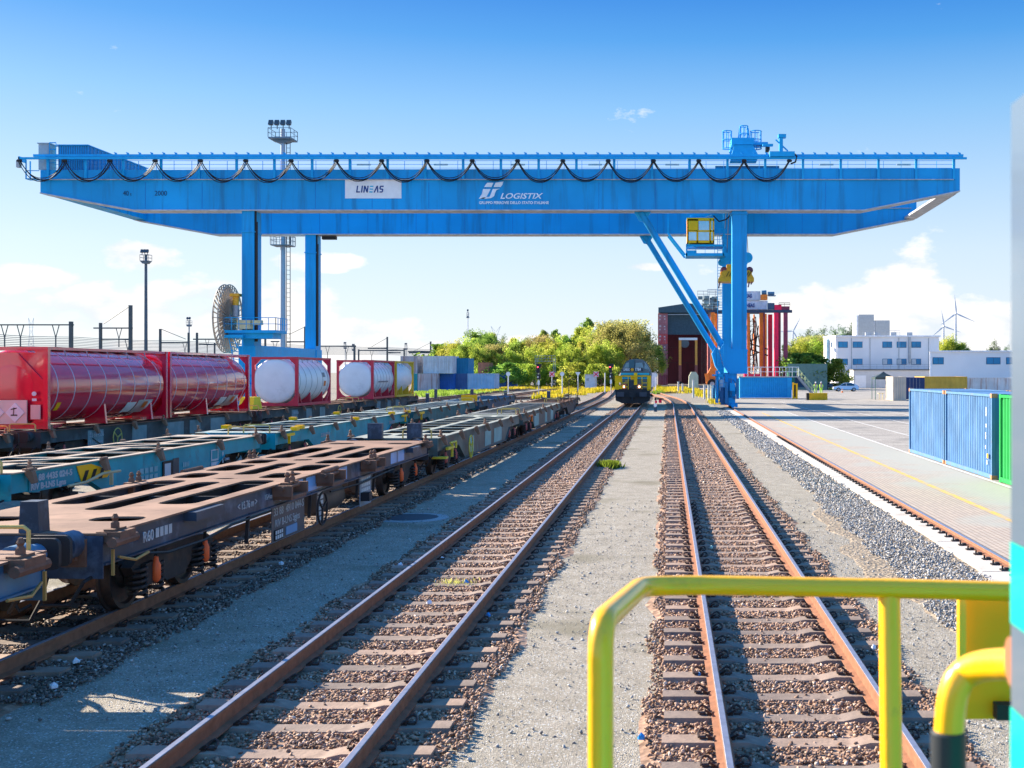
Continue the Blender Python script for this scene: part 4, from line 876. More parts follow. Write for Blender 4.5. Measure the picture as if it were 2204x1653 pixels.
# --- tank row
xE = -20.75; ZE = 1.42
EW = M('tank_wagon_side', (.035, .045, .05), .6, var=.35, scale=1.0, dirt=(.10, .14, .15), damt=.4, dscale=.9)
e0 = flat_wagon('dark flat wagon end at the left edge under a red container', xE, 17.0, 35.3, 'ladder', EW, RUST, cover=PINK, group='container wagons on the left track', name='container_wagon')
e1 = flat_wagon('dark grey flat wagon carrying the two whole red tanks', xE, 36.9, 55.6, 'ladder', EW, RUST, cover=PINK, group='container wagons on the left track', name='container_wagon')
e2 = flat_wagon('dark wagon carrying the white tank nearest to the red ones', xE, 57.0, 74.0, 'ladder', EW, RUST, cover=PINK, group='container wagons on the left track', name='container_wagon')
e3 = flat_wagon('dark wagon carrying the yellow framed tank at the far end', xE, 75.4, 92.3, 'ladder', EW, RUST, cover=None, group='container wagons on the left track', detail=False, name='container_wagon')
for w_, y_ in ((e1, 41.8), (e2, 70.0)): handwheel(w_, xE+1.33, y_, .95, .33, M('dull_yellow', (.45, .38, .1)))
GP = M('grey_patch', (.17, .24, .25), .6, var=.2)
for w_, a, b in ((e1, 39.9, 41.0), (e1, 43.2, 44.4), (e1, 46.2, 47.8), (e1, 48.4, 49.5), (e1, 50.6, 52.2), (e2, 61.5, 62.5), (e2, 64.0, 65.0), (e2, 66.5, 67.5), (e3, 79.5, 80.5), (e3, 82.5, 83.5), (e3, 85.0, 86.2)): panel(w_, xE+1.205, a, b, .62, 1.28, GP, 'paint_patch', .006)
for y_, w_ in ((40.0, e1), (61.6, e2)): text('33 88 4556', .22, WTX, w_, (xE+1.22, y_, 1.05), 'right'); text('B-LNS Sgns', .2, WTX, w_, (xE+1.22, y_, .8), 'right')
def frame(t, x, y0, y1, z0, h, mat, sw, w=2.44, brace=True, side=True, wide=.16):
    hw = w/2
    for yy in (y0, y1-wide):
        m = MB()
        for s in (-1, 1): a = x+s*(hw-wide/2); m.box(a-wide/2, a+wide/2, yy, yy+wide, z0, z0+h)
        m.box(x-hw+wide, x+hw-wide, yy+.01, yy+wide-.01, z0, z0+.16); m.box(x-hw+wide, x+hw-wide, yy+.01, yy+wide-.01, z0+h-.12, z0+h)
        if brace:
            for s in (-1, 1):
                m.prism([(x+s*(hw-.1), z0+.7), (x+s*(hw-.1), z0+.1), (x+s*(hw-.7), z0+.1), (x+s*(hw-.35), z0+.32)], 'y', yy+.05, yy+wide-.05); m.prism([(x+s*(hw-.1), z0+h-.5), (x+s*(hw-.1), z0+h-.08), (x+s*(hw-.5), z0+h-.08)], 'y', yy+.05, yy+wide-.05)
        m.build('end_frame', mat, t)
        m = MB()
        for s in (-1, 1):
            for zz in (z0-.005, z0+h-.115): a = x+s*(hw-wide/2); m.box(a-wide/2-.008, a+wide/2+.008, yy-.008, yy+wide+.008, zz, zz+.12)
        m.build('corner_casting', mat, t)
    if side:
        m = MB()
        for s in (-1, 1):
            a = x+s*(hw-.07)
            if side == 'full': m.box(a-.06, a+.06, y0+wide, y1-wide, z0+h-.1, z0+h); m.box(a-.06, a+.06, y0+wide, y1-wide, z0, z0+.14)
            else: m.box(a-.05, a+.05, y0+wide, y1-wide, z0+h-.09, z0+h)
            m.bar((a, y0+wide, z0+.05), (a-s*.3, y0+1.5, z0+.05), .1); m.bar((a, y1-wide, z0+.05), (a-s*.3, y1-1.5, z0+.05), .1)
            if side == 'full': m.bar((a, y0+.1, z0+.8), (a, y0+.8, z0+.1), .1); m.bar((a, y1-.1, z0+.8), (a, y1-.8, z0+.1), .1)
        m.build('side_rail', mat, t)
def tank(label, y0, y1, r, fmat, tmat, bands_, bmat, h=2.591, saddle=False if False else True, side='top', inset=.1, zc=None, group='tank containers on the left track', dome=.3):
    z0 = ZE+.04; t = thing('tank_container', label, 'tank container', (xE, (y0+y1)/2, z0), group); zc = zc or z0+h/2+.02
    x = xE; frame(t, x, y0, y1, z0, h, fmat, .16, side=side)
    a, b = y0+inset, y1-inset; d = dome
    c_ = a-(y0+y1)/2; prof = [(c_, .02), (c_+d*.04, r*.5), (c_+d*.14, r*.8), (c_+d*.34, r*.93), (c_+d*.62, r*.985), (c_+d, r)]
    prof += [(-p, q) for p, q in prof[::-1]]
    tk = MB().lathe(prof, (x, (y0+y1)/2, zc), 'y', 56).build('tank_body', tmat, t, ang=50)
    n = bands_
    for i in range(n):
        yy = a+.55+(b-a-1.1)*i/max(1, n-1)
        MB().lathe([(-.024, r-.01), (-.024, r+.006), (.024, r+.006), (.024, r-.01)], (x, yy, zc), 'y', 56).build('tank_band', bmat, tk)
    if saddle:
        for yy in ((y0+y1)/2-.3, y1-1.1):
            for s in (-1, 1): m = MB(); m.prism([(x+s*1.1, z0), (x+s*.35, z0), (x+s*.35, zc-r*.93), (x+s*.85, zc-r*.52), (x+s*1.0, zc-r*.3)], 'y', yy-.06, yy+.06); m.build('saddle', fmat, t)
    m = MB(); m.box(x-.3, x+.3, y0+.5, y1-.5, z0+h-.06, z0+h-.03); m.box(x+.3, x+.33, y0+.5, y1-.5, z0+h-.06, z0+h+.02)
    m.box(x+.55, x+.6, y0+.2, y1-.2, z0+h-.03, z0+h+.02)
    for i in range(6): yy = y0+.7+i*(y1-y0-1.4)/5; m.bar((x+.3, yy, z0+h-.04), (x+.6, yy, z0+h-.02), .03); m.bar((x+.58, yy, z0+h), (x+.72, yy, zc+r*.72), .03)
    m.build('roof_walkway', GREY, t)
    return t, tk, zc
SILV = M('silver_band', (.60, .46, .54), .4, .2)
t1, k1, zc = tank('glossy red bulk tank container with silver bands, first whole one from the left', 37.3, 46.25, 1.21, RED, RED, 8, SILV)
t0, k0_, _ = tank('red tank container cut off by the left picture edge', 25.6, 34.6, 1.21, RED, RED, 8, SILV)
t2, k2, _ = tank('glossy red bulk tank container with silver bands, next to the white tanks', 46.45, 55.3, 1.21, RED, RED, 8, SILV)
# closed near end of the first red tank with its placards
xR = xE+1.22
m = MB(); m.box(xE-1.06, xE+1.06, 37.42, 37.46, ZE+.3, ZE+2.45); m.bar((xE+.2, 37.4, ZE+2.4), (xE+1.05, 37.4, ZE+1.5), .09); ep = m.build('end_wall', RED, t1)
HOLD = M('placard_holder', (.62, .50, .46), .4, .2, var=.1)
ph = MB().box(xR-.95-1.0, xR-.62, 37.22, 37.26, ZE+.2, ZE+.95).build('placard_holder', HOLD, t1)
WP = M('placard_white', (.72, .68, .68), .5)
for q in (-1.62, -.98): MB().prism([(xR+q, ZE+.25), (xR+q+.3, ZE+.56), (xR+q, ZE+.87), (xR+q-.3, ZE+.56)], 'y', 37.19, 37.215).build('hazard_placard', WP, ph)
m = MB()
for i in range(5): m.box(xR-1.82+i*.08, xR-1.78+i*.08, 37.18, 37.188, ZE+.55, ZE+.55+.08*(3-abs(i-2)))
m.bar((xR-1.1, 37.185, ZE+.48), (xR-.9, 37.185, ZE+.48), .01, .04); m.bar((xR-1.02, 37.185, ZE+.48), (xR-1.0, 37.185, ZE+.72), .01, .035); m.bar((xR-1.1, 37.185, ZE+.66), (xR-.92, 37.185, ZE+.70), .01, .03)
m.build('symbol', BLACK, ph)
MB().box(xR-.5, xR-.2, 37.22, 37.25, ZE+.35, ZE+.8).build('data_plate', M('pink_plate', (.75, .42, .36)), t1); MB().disc((xR-.42, 37.28, ZE+1.15), (0, 1, 0), .07, .02).build('round_label', WP, t1); MB().box(xR-.48, xR-.34, 37.27, 37.28, ZE+.92, ZE+1.0).build('label', WP, t1)
# labels on the red barrels (on the side that looks at the camera)
def barrel_label(k, y, dy, z0_, z1_, r, zc, mat, nm='label'):
    m = MB(); a0 = math.asin((z0_-zc)/r); a1 = math.asin((z1_-zc)/r); n = 5; vs = []
    for i in range(n+1):
        a = a0+(a1-a0)*i/n; vs += [(xE+(r+.012)*math.cos(a), y, zc+(r+.012)*math.sin(a)), (xE+(r+.012)*math.cos(a), y+dy, zc+(r+.012)*math.sin(a))]
    m.add(vs, [(2*i, 2*i+1, 2*i+3, 2*i+2) for i in range(n)]); return m.build(nm, mat, k)
for k_, y_ in ((k1, 43.2), (k2, 52.2)):
    barrel_label(k_, y_, .75, zc-.98, zc-.62, 1.21, zc, WP); barrel_label(k_, y_+.85, 1.2, zc-1.02, zc-.55, 1.21, zc, HOLD, 'placard_holder'); barrel_label(k_, y_+1.35, .3, zc-.85, zc-.62, 1.225, zc, ORANGE); barrel_label(k_, y_+1.7, .3, zc-.9, zc-.6, 1.225, zc, WP)
barrel_label(k1, 38.1, .25, zc-.75, zc-.5, 1.21, zc, YEL)
DKB = M('dark_band', (.20, .21, .23), .5)
FR = M('frame_red', (.55, .03, .06), .45, var=.12, dirt=(.35, .05, .07), damt=.2)
t3, k3, zc3 = tank('large white tank in a red frame, next to the red barrels', 62.5, 68.6, 1.2, FR, TANKW, 6, DKB, side='full', inset=-.05, dome=.2)
t4, k4, _ = tank('white tank in a red frame beside the yellow framed one', 78.5, 84.6, 1.18, FR, TANKW, 7, DKB, side='full', inset=-.05, dome=.2)
t5, k5, _ = tank('white tank in a yellow frame at the end of the row', 85.2, 91.0, 1.15, M('frame_yellow', (.70, .43, .03), .5, var=.12), TANKW, 0, DKB, side='full', inset=.2, dome=.12)
barrel_label(k3, 67.1, .5, zc3+.2, zc3+.45, 1.2, zc3, DKB, 'lettering'); barrel_label(k3, 67.3, .35, zc3-.3, zc3-.02, 1.2, zc3, ORANGE); barrel_label(k3, 63.3, .4, zc3-.95, zc3-.68, 1.2, zc3, ORANGE); barrel_label(k4, 80, 2.8, zc3-.22, zc3-.12, 1.19, zc3, DKB)
tag(MB().prism([(58.0, ZE+.0), (59.4, ZE+.0), (59.1, ZE+.6), (58.3, ZE+.6)], 'x', xE-.3, xE+.4).build('folding_ramp', M('lime_panel', (.80, .66, .02), .5)), 'lime yellow folded panel on the wagon between red and white tanks', 'ramp')

# end clutter of the nearest wagons: hoses, brackets, ratchet, chain
HS = M('hose_black', (.015, .014, .014), .5)
for wg, yy, sg_ in ((w1, 13.6, -1), (w0, 12.3, 1)):
    for hx in (-7.45, -7.95): MB().tube([(hx, yy, 1.0), (hx+.02, yy+sg_*.16, .92), (hx+.05, yy+sg_*.24, .7), (hx+.12, yy+sg_*.22, .55), (hx+.2, yy+sg_*.12, .6)], .022, 7).build('brake_hose', HS, wg)
    for hx in (-8.6, -6.8): MB().box(hx-.14, hx+.14, yy+min(0, sg_*.06), yy+max(0, sg_*.06), 1.02, 1.34).box(hx-.05, hx+.05, yy+min(0, sg_*.12), yy+max(0, sg_*.12), 1.1, 1.26).build('buffer_bracket', RUST, wg)
    MB().bar((-6.55, yy-.02*sg_, 1.36), (-6.40, yy-.5*sg_, 1.30), .06, .05).bar((-6.42, yy-.1*sg_, 1.2), (-6.42, yy-.1*sg_, .9), .03).tube([(-6.40, yy-.2*sg_, 1.1), (-6.34, yy-.5*sg_, 1.02), (-6.36, yy-.9*sg_, 1.05)], .018, 6).build('uncoupling_lever', M('lever_ochre', (.42, .24, .07), .6), wg)
MB().tube([(-6.44, 14.6, 1.02), (-6.42, 15.2, .94), (-6.42, 16.4, .93), (-6.44, 17.5, 1.0), (-6.5, 19.4, .98)], .02, 6).build('brake_pipe', HS, w1)
MB().tube([(-6.5, 22.8, .95), (-6.5, 25.0, .9), (-6.5, 28.0, .96)], .02, 6).build('brake_pipe', HS, w1)
for y_ in (18.4, 21.6, 24.9, 26.3): MB().bar((-6.52, y_, 1.06), (-6.55, y_, .6), .05).build('hanger_bracket', DARK, w1)
# ================================================================ shipping containers
def container(label, x, y, z, L, Wd, h, mat, fmat=None, rz=0, group=None, name='shipping_container', doors=False, cast=None, det=True):
    """x, y: the corner nearest the camera on the left; length runs along local y"""
    t = thing(name, label, 'shipping container', (x, y, z), group, rz) if label else thing(name, '', 'shipping container', (x, y, z), group, rz)
    fmat = fmat or mat; cast = cast or fmat; p = .11
    def B(m, nm, mt): return m.build(nm, mt, t, world=False)
    m = MB()
    for a in (0, Wd-p):
        for b in (0, L-p): m.box(a, a+p, b, b+p, .0, h)
    for a in (0, Wd-.09): m.box(a, a+.09, p, L-p, 0.02, .15); m.box(a, a+.09, p, L-p, h-.09, h-.01)
    for b in (0, L-.09): m.box(p, Wd-p, b, b+.09, .02, .15); m.box(p, Wd-p, b, b+.09, h-.11, h-.01)
    B(m, 'frame', fmat)
    n = max(8, int((L-2*p)/.29)); d = .045
    for s, a in ((-1, .03), (1, Wd-.03)):
        pts = []; st = (L-2*p)/n
        for i in range(n): q = p+i*st; pts += [(a, q), (a, q+st*.3), (a-s*d, q+st*.5), (a-s*d, q+st*.8)]
        pts.append((a, L-p)); vs = []
        for u, v in pts: vs += [(u, v, .14), (u, v, h-.08)]
        B(MB().add(vs, [(2*i, 2*i+2, 2*i+3, 2*i+1) for i in range(len(pts)-1)]), 'side_wall', mat)
    n = 8; st = (Wd-2*p)/n
    for s, b in ((-1, .03), (1, L-.03)):
        if doors and s == -1:
            m = MB(); m.box(p, Wd/2-.01, .02, .06, .14, h-.1); m.box(Wd/2+.01, Wd-p, .02, .06, .14, h-.1)
            B(m, 'door', mat); m = MB()
            for q in (.25, .42, .58, .75): m.cyl((Wd*q, 0.0, .12), (Wd*q, 0.0, h-.1), .02, n=6)
            B(m, 'lock_bars', GREY); continue
        vs = []; pts = []
        for i in range(n): q = p+i*st; pts += [(q, b), (q+st*.3, b), (q+st*.5, b-s*d), (q+st*.8, b-s*d)]
        pts.append((Wd-p, b))
        for u, v in pts: vs += [(u, v, .14), (u, v, h-.08)]
        B(MB().add(vs, [(2*i, 2*i+2, 2*i+3, 2*i+1) for i in range(len(pts)-1)]), 'end_wall', mat)
    B(MB().box(.05, Wd-.05, .05, L-.05, h-.045, h-.02), 'roof', mat)
    if det:
        m = MB()
        for a in (0, Wd-.17):
            for b in (0, L-.17):
                for c in (-.0, h-.115): m.box(a-.006, a+.176, b-.006, b+.176, c-.004, c+.124)
        B(m, 'corner_castings', cast)
    return t
CB = M('container_sky_blue', (.065, .17, .34), .5, var=.18, scale=1.2, dirt=(.18, .30, .44), damt=.32, dscale=1.4, streak=1)
CBF = M('container_blue_frame', (.08, .19, .34), .5, var=.1, dirt=(.22, .13, .08), damt=.25, dscale=3)
CRU = M('rusty_casting', (.42, .20, .10), .75, var=.3, scale=8)
CG_ = M('container_green', (.01, .30, .06), .45, var=.08)
G1 = 'row of containers along the right edge of the yard'
container('faded sky blue container beside the paving, left one of the pair', 9.78, 42.05, 0, 6.06, 2.44, 2.591, CB, CBF, group=G1, cast=CRU)
container('faded sky blue container beside the paving, next to the green one', 9.78, 35.8, 0, 6.06, 2.44, 2.591, CB, CBF, group=G1, doors=True, cast=CRU)
bc = [o for o in bpy.data.objects if o.get('label') == 'faded sky blue container beside the paving, next to the green one'][0]
for y_, z_, h_ in ((.55, 1.9, .28), (.55, 1.55, .12), (.6, 1.2, .2), (.62, .9, .1), (.45, .42, .14)): MB().box(-.02, -.006, y_, y_+.05, z_, z_+h_).build('white_marking', WHITE, bc, world=False)
MB().box(-.02, -.006, .36, .48, .62, .76).build('yellow_label', YEL, bc, world=False)
container('bright green container half hidden by the turquoise locomotive cab', 9.80, 29.0, 0, 6.06, 2.44, 2.591, CG_, group=G1, cast=CG_, doors=True)
m = MB()
# stacked containers far left
def cm(nm, c, **k): return M(nm, c, .6, var=.15, scale=.8, streak=1, **k)
LIL = cm('container_lilac_rust', (.42, .40, .43), dirt=(.23, .12, .09), damt=.5, dscale=.9); NVY = cm('container_royal_blue', (.02, .11, .36)); PBL = cm('container_pale_blue', (.33, .48, .62), dirt=(.55, .6, .62), damt=.3)
GWH = cm('container_grey_white', (.52, .56, .58), dirt=(.35, .33, .31), damt=.35); TLB = cm('container_teal_blue', (.02, .20, .34)); BRN = cm('container_brick', (.36, .16, .10)); CTL = cm('container_teal', (.03, .32, .38))
G2 = 'stacked containers on the far left'
def far_c(label, px0, px1, Y, lvl, mat, h=3.02, L=6.06, **k):
    x0, x1 = PX(px0, Y), PX(px1, Y); return container(label, x0, Y, lvl*h, L, x1-x0, h, mat, group=G2, det=False, **k)
far_c('teal container end at ground level beside the yellow framed tank', 888, 898, 203, 0, CTL)
far_c('rust streaked lilac white container at ground level', 899, 942, 203, 0, LIL, doors=True)
far_c('royal blue container under the white corrugated one', 943, 977, 205, 0, NVY)
far_c('slate blue container with a white post at ground level', 978, 1005, 207, 0, cm('container_slate', (.07, .14, .30)))
far_c('wide pale blue container under the teal one', 1006, 1064, 207, 0, PBL)
far_c('wide royal blue container at the right end of the stack', 1065, 1106, 240, 0, NVY)
far_c('rusty white container on top, partly behind the yellow framed tank', 862, 898, 204, 1, LIL)
far_c('pale grey corrugated container on top, left half of a pair', 911, 943, 204, 1, GWH)
far_c('pale grey container with rust specks on top, beside the teal one', 943.5, 974, 204, 1, GWH, doors=True)
far_c('dark teal blue container on top of the pale blue one', 977, 1008, 208, 1, TLB, h=2.85); far_c('brick brown container on top, far back', 1029, 1052, 240, 1, BRN, h=2.6)
# yard containers right of the white building
G3 = 'containers standing in the yard'
container('mustard yellow container in front of the low white building', PX(1990, 150), 150, 0, 6.06, 5.4, 2.7, cm('container_mustard', (.62, .36, .05)), group=G3, det=False)
container('rust stained white container right of the yellow one', PX(2083, 150), 150.4, 0, 2.5, 5.9, 2.55, cm('container_rusty_white', (.68, .63, .60), dirt=(.38, .15, .09), damt=.4), group=G3, det=False)
container('cream beige container with rusty posts beside the black tent', PX(1922, 135), 135, 0, 4.5, 1.5, 2.75, cm('container_beige', (.55, .46, .37)), group=G3, det=False, doors=True)
container('dark navy container with open doors behind the blue ones', PX(1948, 142), 142, 0, 6.06, 2.35, 2.62, cm('container_navy', (.03, .05, .14)), group=G3, det=False, doors=True)
# ================================================================ locomotive facing us
lo = thing('diesel_locomotive', 'dark teal and yellow shunting locomotive with lit headlights on the straight track', 'locomotive', (-3.23, 107, .25))
LX, LY = -3.23, 107.; kl = LY/FPX
def lx(c): return PX(1300+c*.15426, LY)
def lz(c): return PZ(740+c*.15426, LY)
LD = M('loco_dark_teal', (.015, .085, .115), .4, var=.1, coat=.4); LT = M('loco_turquoise', (.01, .50, .62), .4); LB = M('loco_black', (.02, .022, .026), .55, var=.2); LYW = M('loco_yellow', (1.0, .56, .0), .45, var=.06)
cabp = [(lx(205), lz(445)), (lx(222), lz(370)), (lx(255), lz(290)), (lx(300), lz(238)), (lx(345), lz(212)), (lx(430), lz(203)), (lx(515), lz(212)), (lx(565), lz(245)), (lx(615), lz(310)), (lx(648), lz(385)), (lx(655), lz(445))]
cb = MB().prism(cabp, 'y', 110.5, 114).build('cab', LD, lo)
MB().box(lx(225), lx(635), 107.9, 121, lz(630), lz(440)).build('hood', LD, lo)
hd = MB().prism([(lx(238), lz(445)), (lx(238), lz(370)), (lx(330), lz(335)), (lx(540), lz(335)), (lx(625), lz(370)), (lx(625), lz(445))], 'y', 108.0, 110.6).build('front_hood', LD, lo)
MB().box(lx(342), lx(410), 108.2, 110.5, lz(335), lz(222)).build('exhaust_stack', M('loco_grey_teal', (.05, .13, .16), .5), lo)
MB().prism([(lx(420), lz(330)), (lx(425), lz(262)), (lx(520), lz(258)), (lx(540), lz(330))], 'y', 110.44, 110.52).build('windscreen', M('loco_glass_painted_reflection', (.22, .36, .38), .2), cb); MB().prism([(lx(550), lz(355)), (lx(560), lz(268)), (lx(590), lz(290)), (lx(620), lz(355))], 'y', 110.44, 110.52).build('windscreen', M('loco_glass_painted_reflection', (.22, .36, .38), .2), cb); MB().prism([(lx(262), lz(330)), (lx(290), lz(268)), (lx(335), lz(250)), (lx(335), lz(330))], 'y', 110.44, 110.52).build('windscreen', M('loco_glass_painted_reflection', (.22, .36, .38), .2), cb)  # pale sky reflection put into the windscreen colour
m = MB(); WF = M('window_frame_white', (.6, .65, .66), .5)
for a, b in zip(cabp[7:10], cabp[8:11]): m.bar((a[0]-.08, 110.42, a[1]-.04), (b[0]-.08, 110.42, b[1]-.04), .03)
m.bar((lx(420), 110.42, lz(335)), (lx(610), 110.42, lz(362)), .03); m.build('window_trim', WF, cb)
m = MB()
for c in (385, 460, 512): m.cyl((lx(c), 111, lz(204)), (lx(c), 111, lz(197)), .05, n=6)
m.build('roof_horns', DARK, cb)
nb = MB().prism([(lx(245), lz(385)), (lx(262), lz(335)), (lx(530), lz(335)), (lx(548), lz(385))], 'y', 107.94, 107.985).build('number_board', M('board_dark', (.015, .03, .05), .4), lo)
text('7784', .38, WHITE, nb, (lx(428), 107.92, lz(377)), width=.54, bold=.01); text('LINEAS', .36, WHITE, nb, (lx(266), 107.92, lz(377)), width=.55, bold=.008)
MB().disc((lx(390), 107.9, lz(359)), (0, 1, 0), .145, .05, 20).build('round_emblem', M('emblem_orange', (.85, .38, .02), .5), nb)
for a, b in ((408, 432), (470, 490)): MB().box(lx(230), lx(630), 107.85, 107.9, lz(b), lz(a)).build('turquoise_stripe', LT, lo)
MB().box(lx(418), lx(462), 107.1, 107.85, lz(575), lz(405)).box(lx(370), lx(420), 107.3, 107.5, lz(500), lz(455)).build('centre_post', LYW, lo)
m = MB(); m.box(lx(152), lx(250), 107.0, 107.06, lz(630), lz(598)); m.box(lx(152), lx(205), 107.06, 107.1, lz(640), lz(445)); m.box(lx(205), lx(250), 107.06, 107.1, lz(540), lz(445)); m.box(lx(205), lx(250), 107.06, 107.1, lz(600), lz(585)); m.box(lx(612), lx(655), 107.0, 107.1, lz(640), lz(445)); m.build('yellow_end_panels', LYW, lo)
m = MB()
for c in (250, 338, 530, 606): m.bar((lx(c), 107, lz(632)), (lx(c), 107, lz(447)), .06)
for z in (447, 545, 600): m.bar((lx(245), 107, lz(z)), (lx(340), 107, lz(z)), .06); m.bar((lx(525), 107, lz(z)), (lx(655), 107, lz(z)), .06)
m.bar((lx(150), 107, lz(450)), (lx(655), 107, lz(450)), .09); m.box(lx(603), lx(632), 107, 107.05, lz(672), lz(632)); m.bar((lx(340), 107, lz(520)), (lx(290), 107, lz(520)), .04); m.build('end_railing', LYW, lo)
MB().prism([(lx(318), lz(560)), (lx(350), lz(518)), (lx(412), lz(518)), (lx(418), lz(580)), (lx(400), lz(622)), (lx(340), lz(622))], 'y', 107.2, 107.8).build('front_cover', M('cover_grey', (.04, .055, .07), .7), lo)
LAMP = M('headlight_lit', (1, .75, .5), .3, emit=(1, .62, .32), estr=5.)
for c in (277, 492):
    h = MB().box(lx(c-35), lx(c+40), 107.1, 107.3, lz(628), lz(560)).build('lamp_box', M('lamp_box_brown', (.25, .13, .08), .5), lo); MB().disc((lx(c), 107.06, lz(600)), (0, 1, 0), .075, .06, 14).build('headlight', LAMP, h)
MB().box(lx(155), lx(650), 107.1, 122, lz(665), lz(632)).build('frame_sill', LB, lo)
bb = MB().box(lx(160), lx(645), 106.9, 107.15, lz(745), lz(650)).build('buffer_beam', LB, lo)
for c in (232, 548): MB().box(lx(c-50), lx(c+50), 106.3, 106.38, lz(735), lz(672)).cyl((lx(c), 106.38, lz(704)), (lx(c), 106.9, lz(704)), .14, n=12).build('buffer', M('buffer_grey', (.055, .06, .075), .5), lo)
MB().box(lx(355), lx(440), 106.5, 106.9, lz(745), lz(680)).tube([(lx(395), 106.6, lz(700)), (lx(395), 106.45, lz(790))], .06, 8).build('coupling', LB, lo)
MB().prism([(lx(160), lz(745)), (lx(645), lz(745)), (lx(640), lz(795)), (lx(575), lz(815)), (lx(560), lz(830)), (lx(250), lz(830)), (lx(225), lz(815)), (lx(165), lz(795))], 'y', 106.95, 107.1).build('snow_plough', LB, lo)
for q in (109, 111.4, 117.5, 119.9):
    for s in (-1, 1): MB().lathe([(-.07, .5), (.07, .5)], (LX+s*.7535, q, .75), 'x', 18).build('wheel', WH, lo)
MB().box(LX-1.2, LX+1.2, 108, 121, .55, 1.3).build('bogie_frame', LB, lo)
# ================================================================ the locomotive we stand on: cab corner and handrails
me_ = thing('own_locomotive', 'turquoise and grey locomotive corner with thick yellow handrails, right foreground', 'locomotive', (1.3, 0, .25))
TQ = M('turquoise_gloss', (.0, .50, .40), .3, var=.04, coat=.5); GB = M('cab_grey_blue', (.10, .14, .19), .3, var=.06, coat=.5)
cxl = PX(2176, 1.1)
def cz(py): return PZ(py, 1.1)
MB().box(cxl, 2.7, -6, 1.1, cz(1165), cz(225)).build('cab_wall', GB, me_)
MB().box(cxl-.0005, 2.7, -6, 1.101, cz(1340), cz(1165)-.0005).build('turquoise_band', TQ, me_); MB().box(cxl, 2.7, -6, 1.1, cz(1520), cz(1340)-.0005).build('grey_band', GB, me_); MB().box(cxl-.0005, 2.7, -6, 1.101, 1.6, cz(1520)-.0005).build('turquoise_band', TQ, me_)
MB().box(-.1, 2.6, -6, 3.6, 1.3, 1.6).build('running_board', LB, me_)
MB().box(-.1, 2.6, 3.4, 3.62, .9, 1.35).build('buffer_beam', LB, me_)
def hp(px, py, Y): return Vector((PX(px, Y), Y, PZ(py, Y)))
def smooth(pts, n=5):
    out = [pts[0]]
    for a, b, c in zip(pts, pts[1:], pts[2:]):
        p, q = b+(a-b)*min(.5, .05/(a-b).length), b+(c-b)*min(.5, .05/(c-b).length)
        for i in range(n+1): t = i/n; out.append(p*(1-t)**2+b*2*t*(1-t)+q*t*t)
    return out+[pts[-1]]
base = hp(1292, 1653, 1.72); 
pts = smooth([Vector((base.x, 1.72, 1.6)), hp(1293, 1340, 1.72), hp(1380, 1262, 2.22), hp(1500, 1259, 2.26), hp(1900, 1266, 2.26), hp(2230, 1274, 2.26)])
MB().tube(pts, .0187, 20).build('handrail', YEL2, me_)
MB().tube([hp(1914, 1270, 2.27), Vector((PX(1932, 2.1), 2.1, 1.6))], .021, 18).tube([hp(1914, 1266, 2.265)+Vector((-.028, 0, 0)), hp(1914, 1266, 2.265)+Vector((.028, 0, 0))], .0192, 16).build('handrail_post', YEL2, me_)
MB().box(PX(2062, 2.3), PX(2077, 2.3), 2.29, 2.31, PZ(1500, 2.3), PZ(1280, 2.3)).build('plate_bracket', YEL2, me_)
MB().box(PX(2072, 2.34), PX(2240, 2.34), 2.34, 2.352, PZ(1548, 2.34), PZ(1285, 2.34)).build('end_plate', M('plate_yellow', (.85, .36, .0), .45, var=.08), me_)
MB().box(PX(2140, 2.33), PX(2185, 2.33), 2.31, 2.34, PZ(1545, 2.33), PZ(1512, 2.33)).build('bolt_block', DARK, me_)
Yh = 1.25
pts = smooth([hp(2260, 1432, 1.1), hp(2200, 1428, 1.15), hp(2095, 1432, Yh), hp(2050, 1475, Yh), hp(2041, 1600, Yh)], 8)
MB().tube(pts, .0158, 20).build('grab_rail', YEL2, me_)
MB().tube([hp(2041, 1572, Yh), hp(2041, 1576, Yh), hp(2041, 1700, Yh)], [.0165, .0185, .0185], 20).build('rubber_sleeve', M('sleeve_rubber', (.03, .035, .04), .45), me_)
MB().disc(hp(2199, 1425, 1.12), (1, 0, 0), .024, .02).build('mounting_flange', M('flange_rust', (.3, .12, .06), .6), me_)
# ================================================================ far right: shed, carriers, platform
def grp(root): return root
sh = thing('workshop_shed', 'dark open shed with maroon walls between stacked containers, behind the crane leg', 'shed', (PX(1480, 305), 305, 0))
YS = 300.; MAR = M('maroon_wall', (.055, .010, .016), .6, var=.2, scale=.3, streak=1, dirt=(.02, .008, .012), damt=.4); SLT = M('slate_cladding', (.045, .085, .11), .55, var=.15)
def qx(px): return PX(px, YS)
def qz(py): return PZ(py, YS)
MB().box(qx(1420), qx(1545), YS+24, YS+24.3, 0, 18).build('back_wall', MAR, sh)
MB().box(qx(1437), qx(1523), YS+1, YS+1.3, qz(720), qz(673)).build('front_panel', SLT, sh)
m = MB()
for i in range(22): m.box(qx(1438)+i*.46, qx(1438)+i*.46+.1, YS+.93, YS+1.0, qz(719), qz(674))
m.build('panel_rib', SLT, sh)
MB().prism([(qx(1417), qz(673)), (qx(1417), qz(662)), (qx(1481), qz(652.5)), (qx(1546), qz(662)), (qx(1546), qz(673))], 'y', YS-.5, YS+25).build('roof', SLT, sh)
MB().box(qx(1437), qx(1524), YS-.6, YS-.5, qz(678), qz(676.5)).build('roof_edge', GREY, sh)
MB().box(qx(1438), qx(1523), YS+20, YS+20.2, qz(744), qz(743)).box(qx(1438), qx(1523), YS+20, YS+20.2, qz(780), qz(779)).build('wall_joint', DARK, sh)
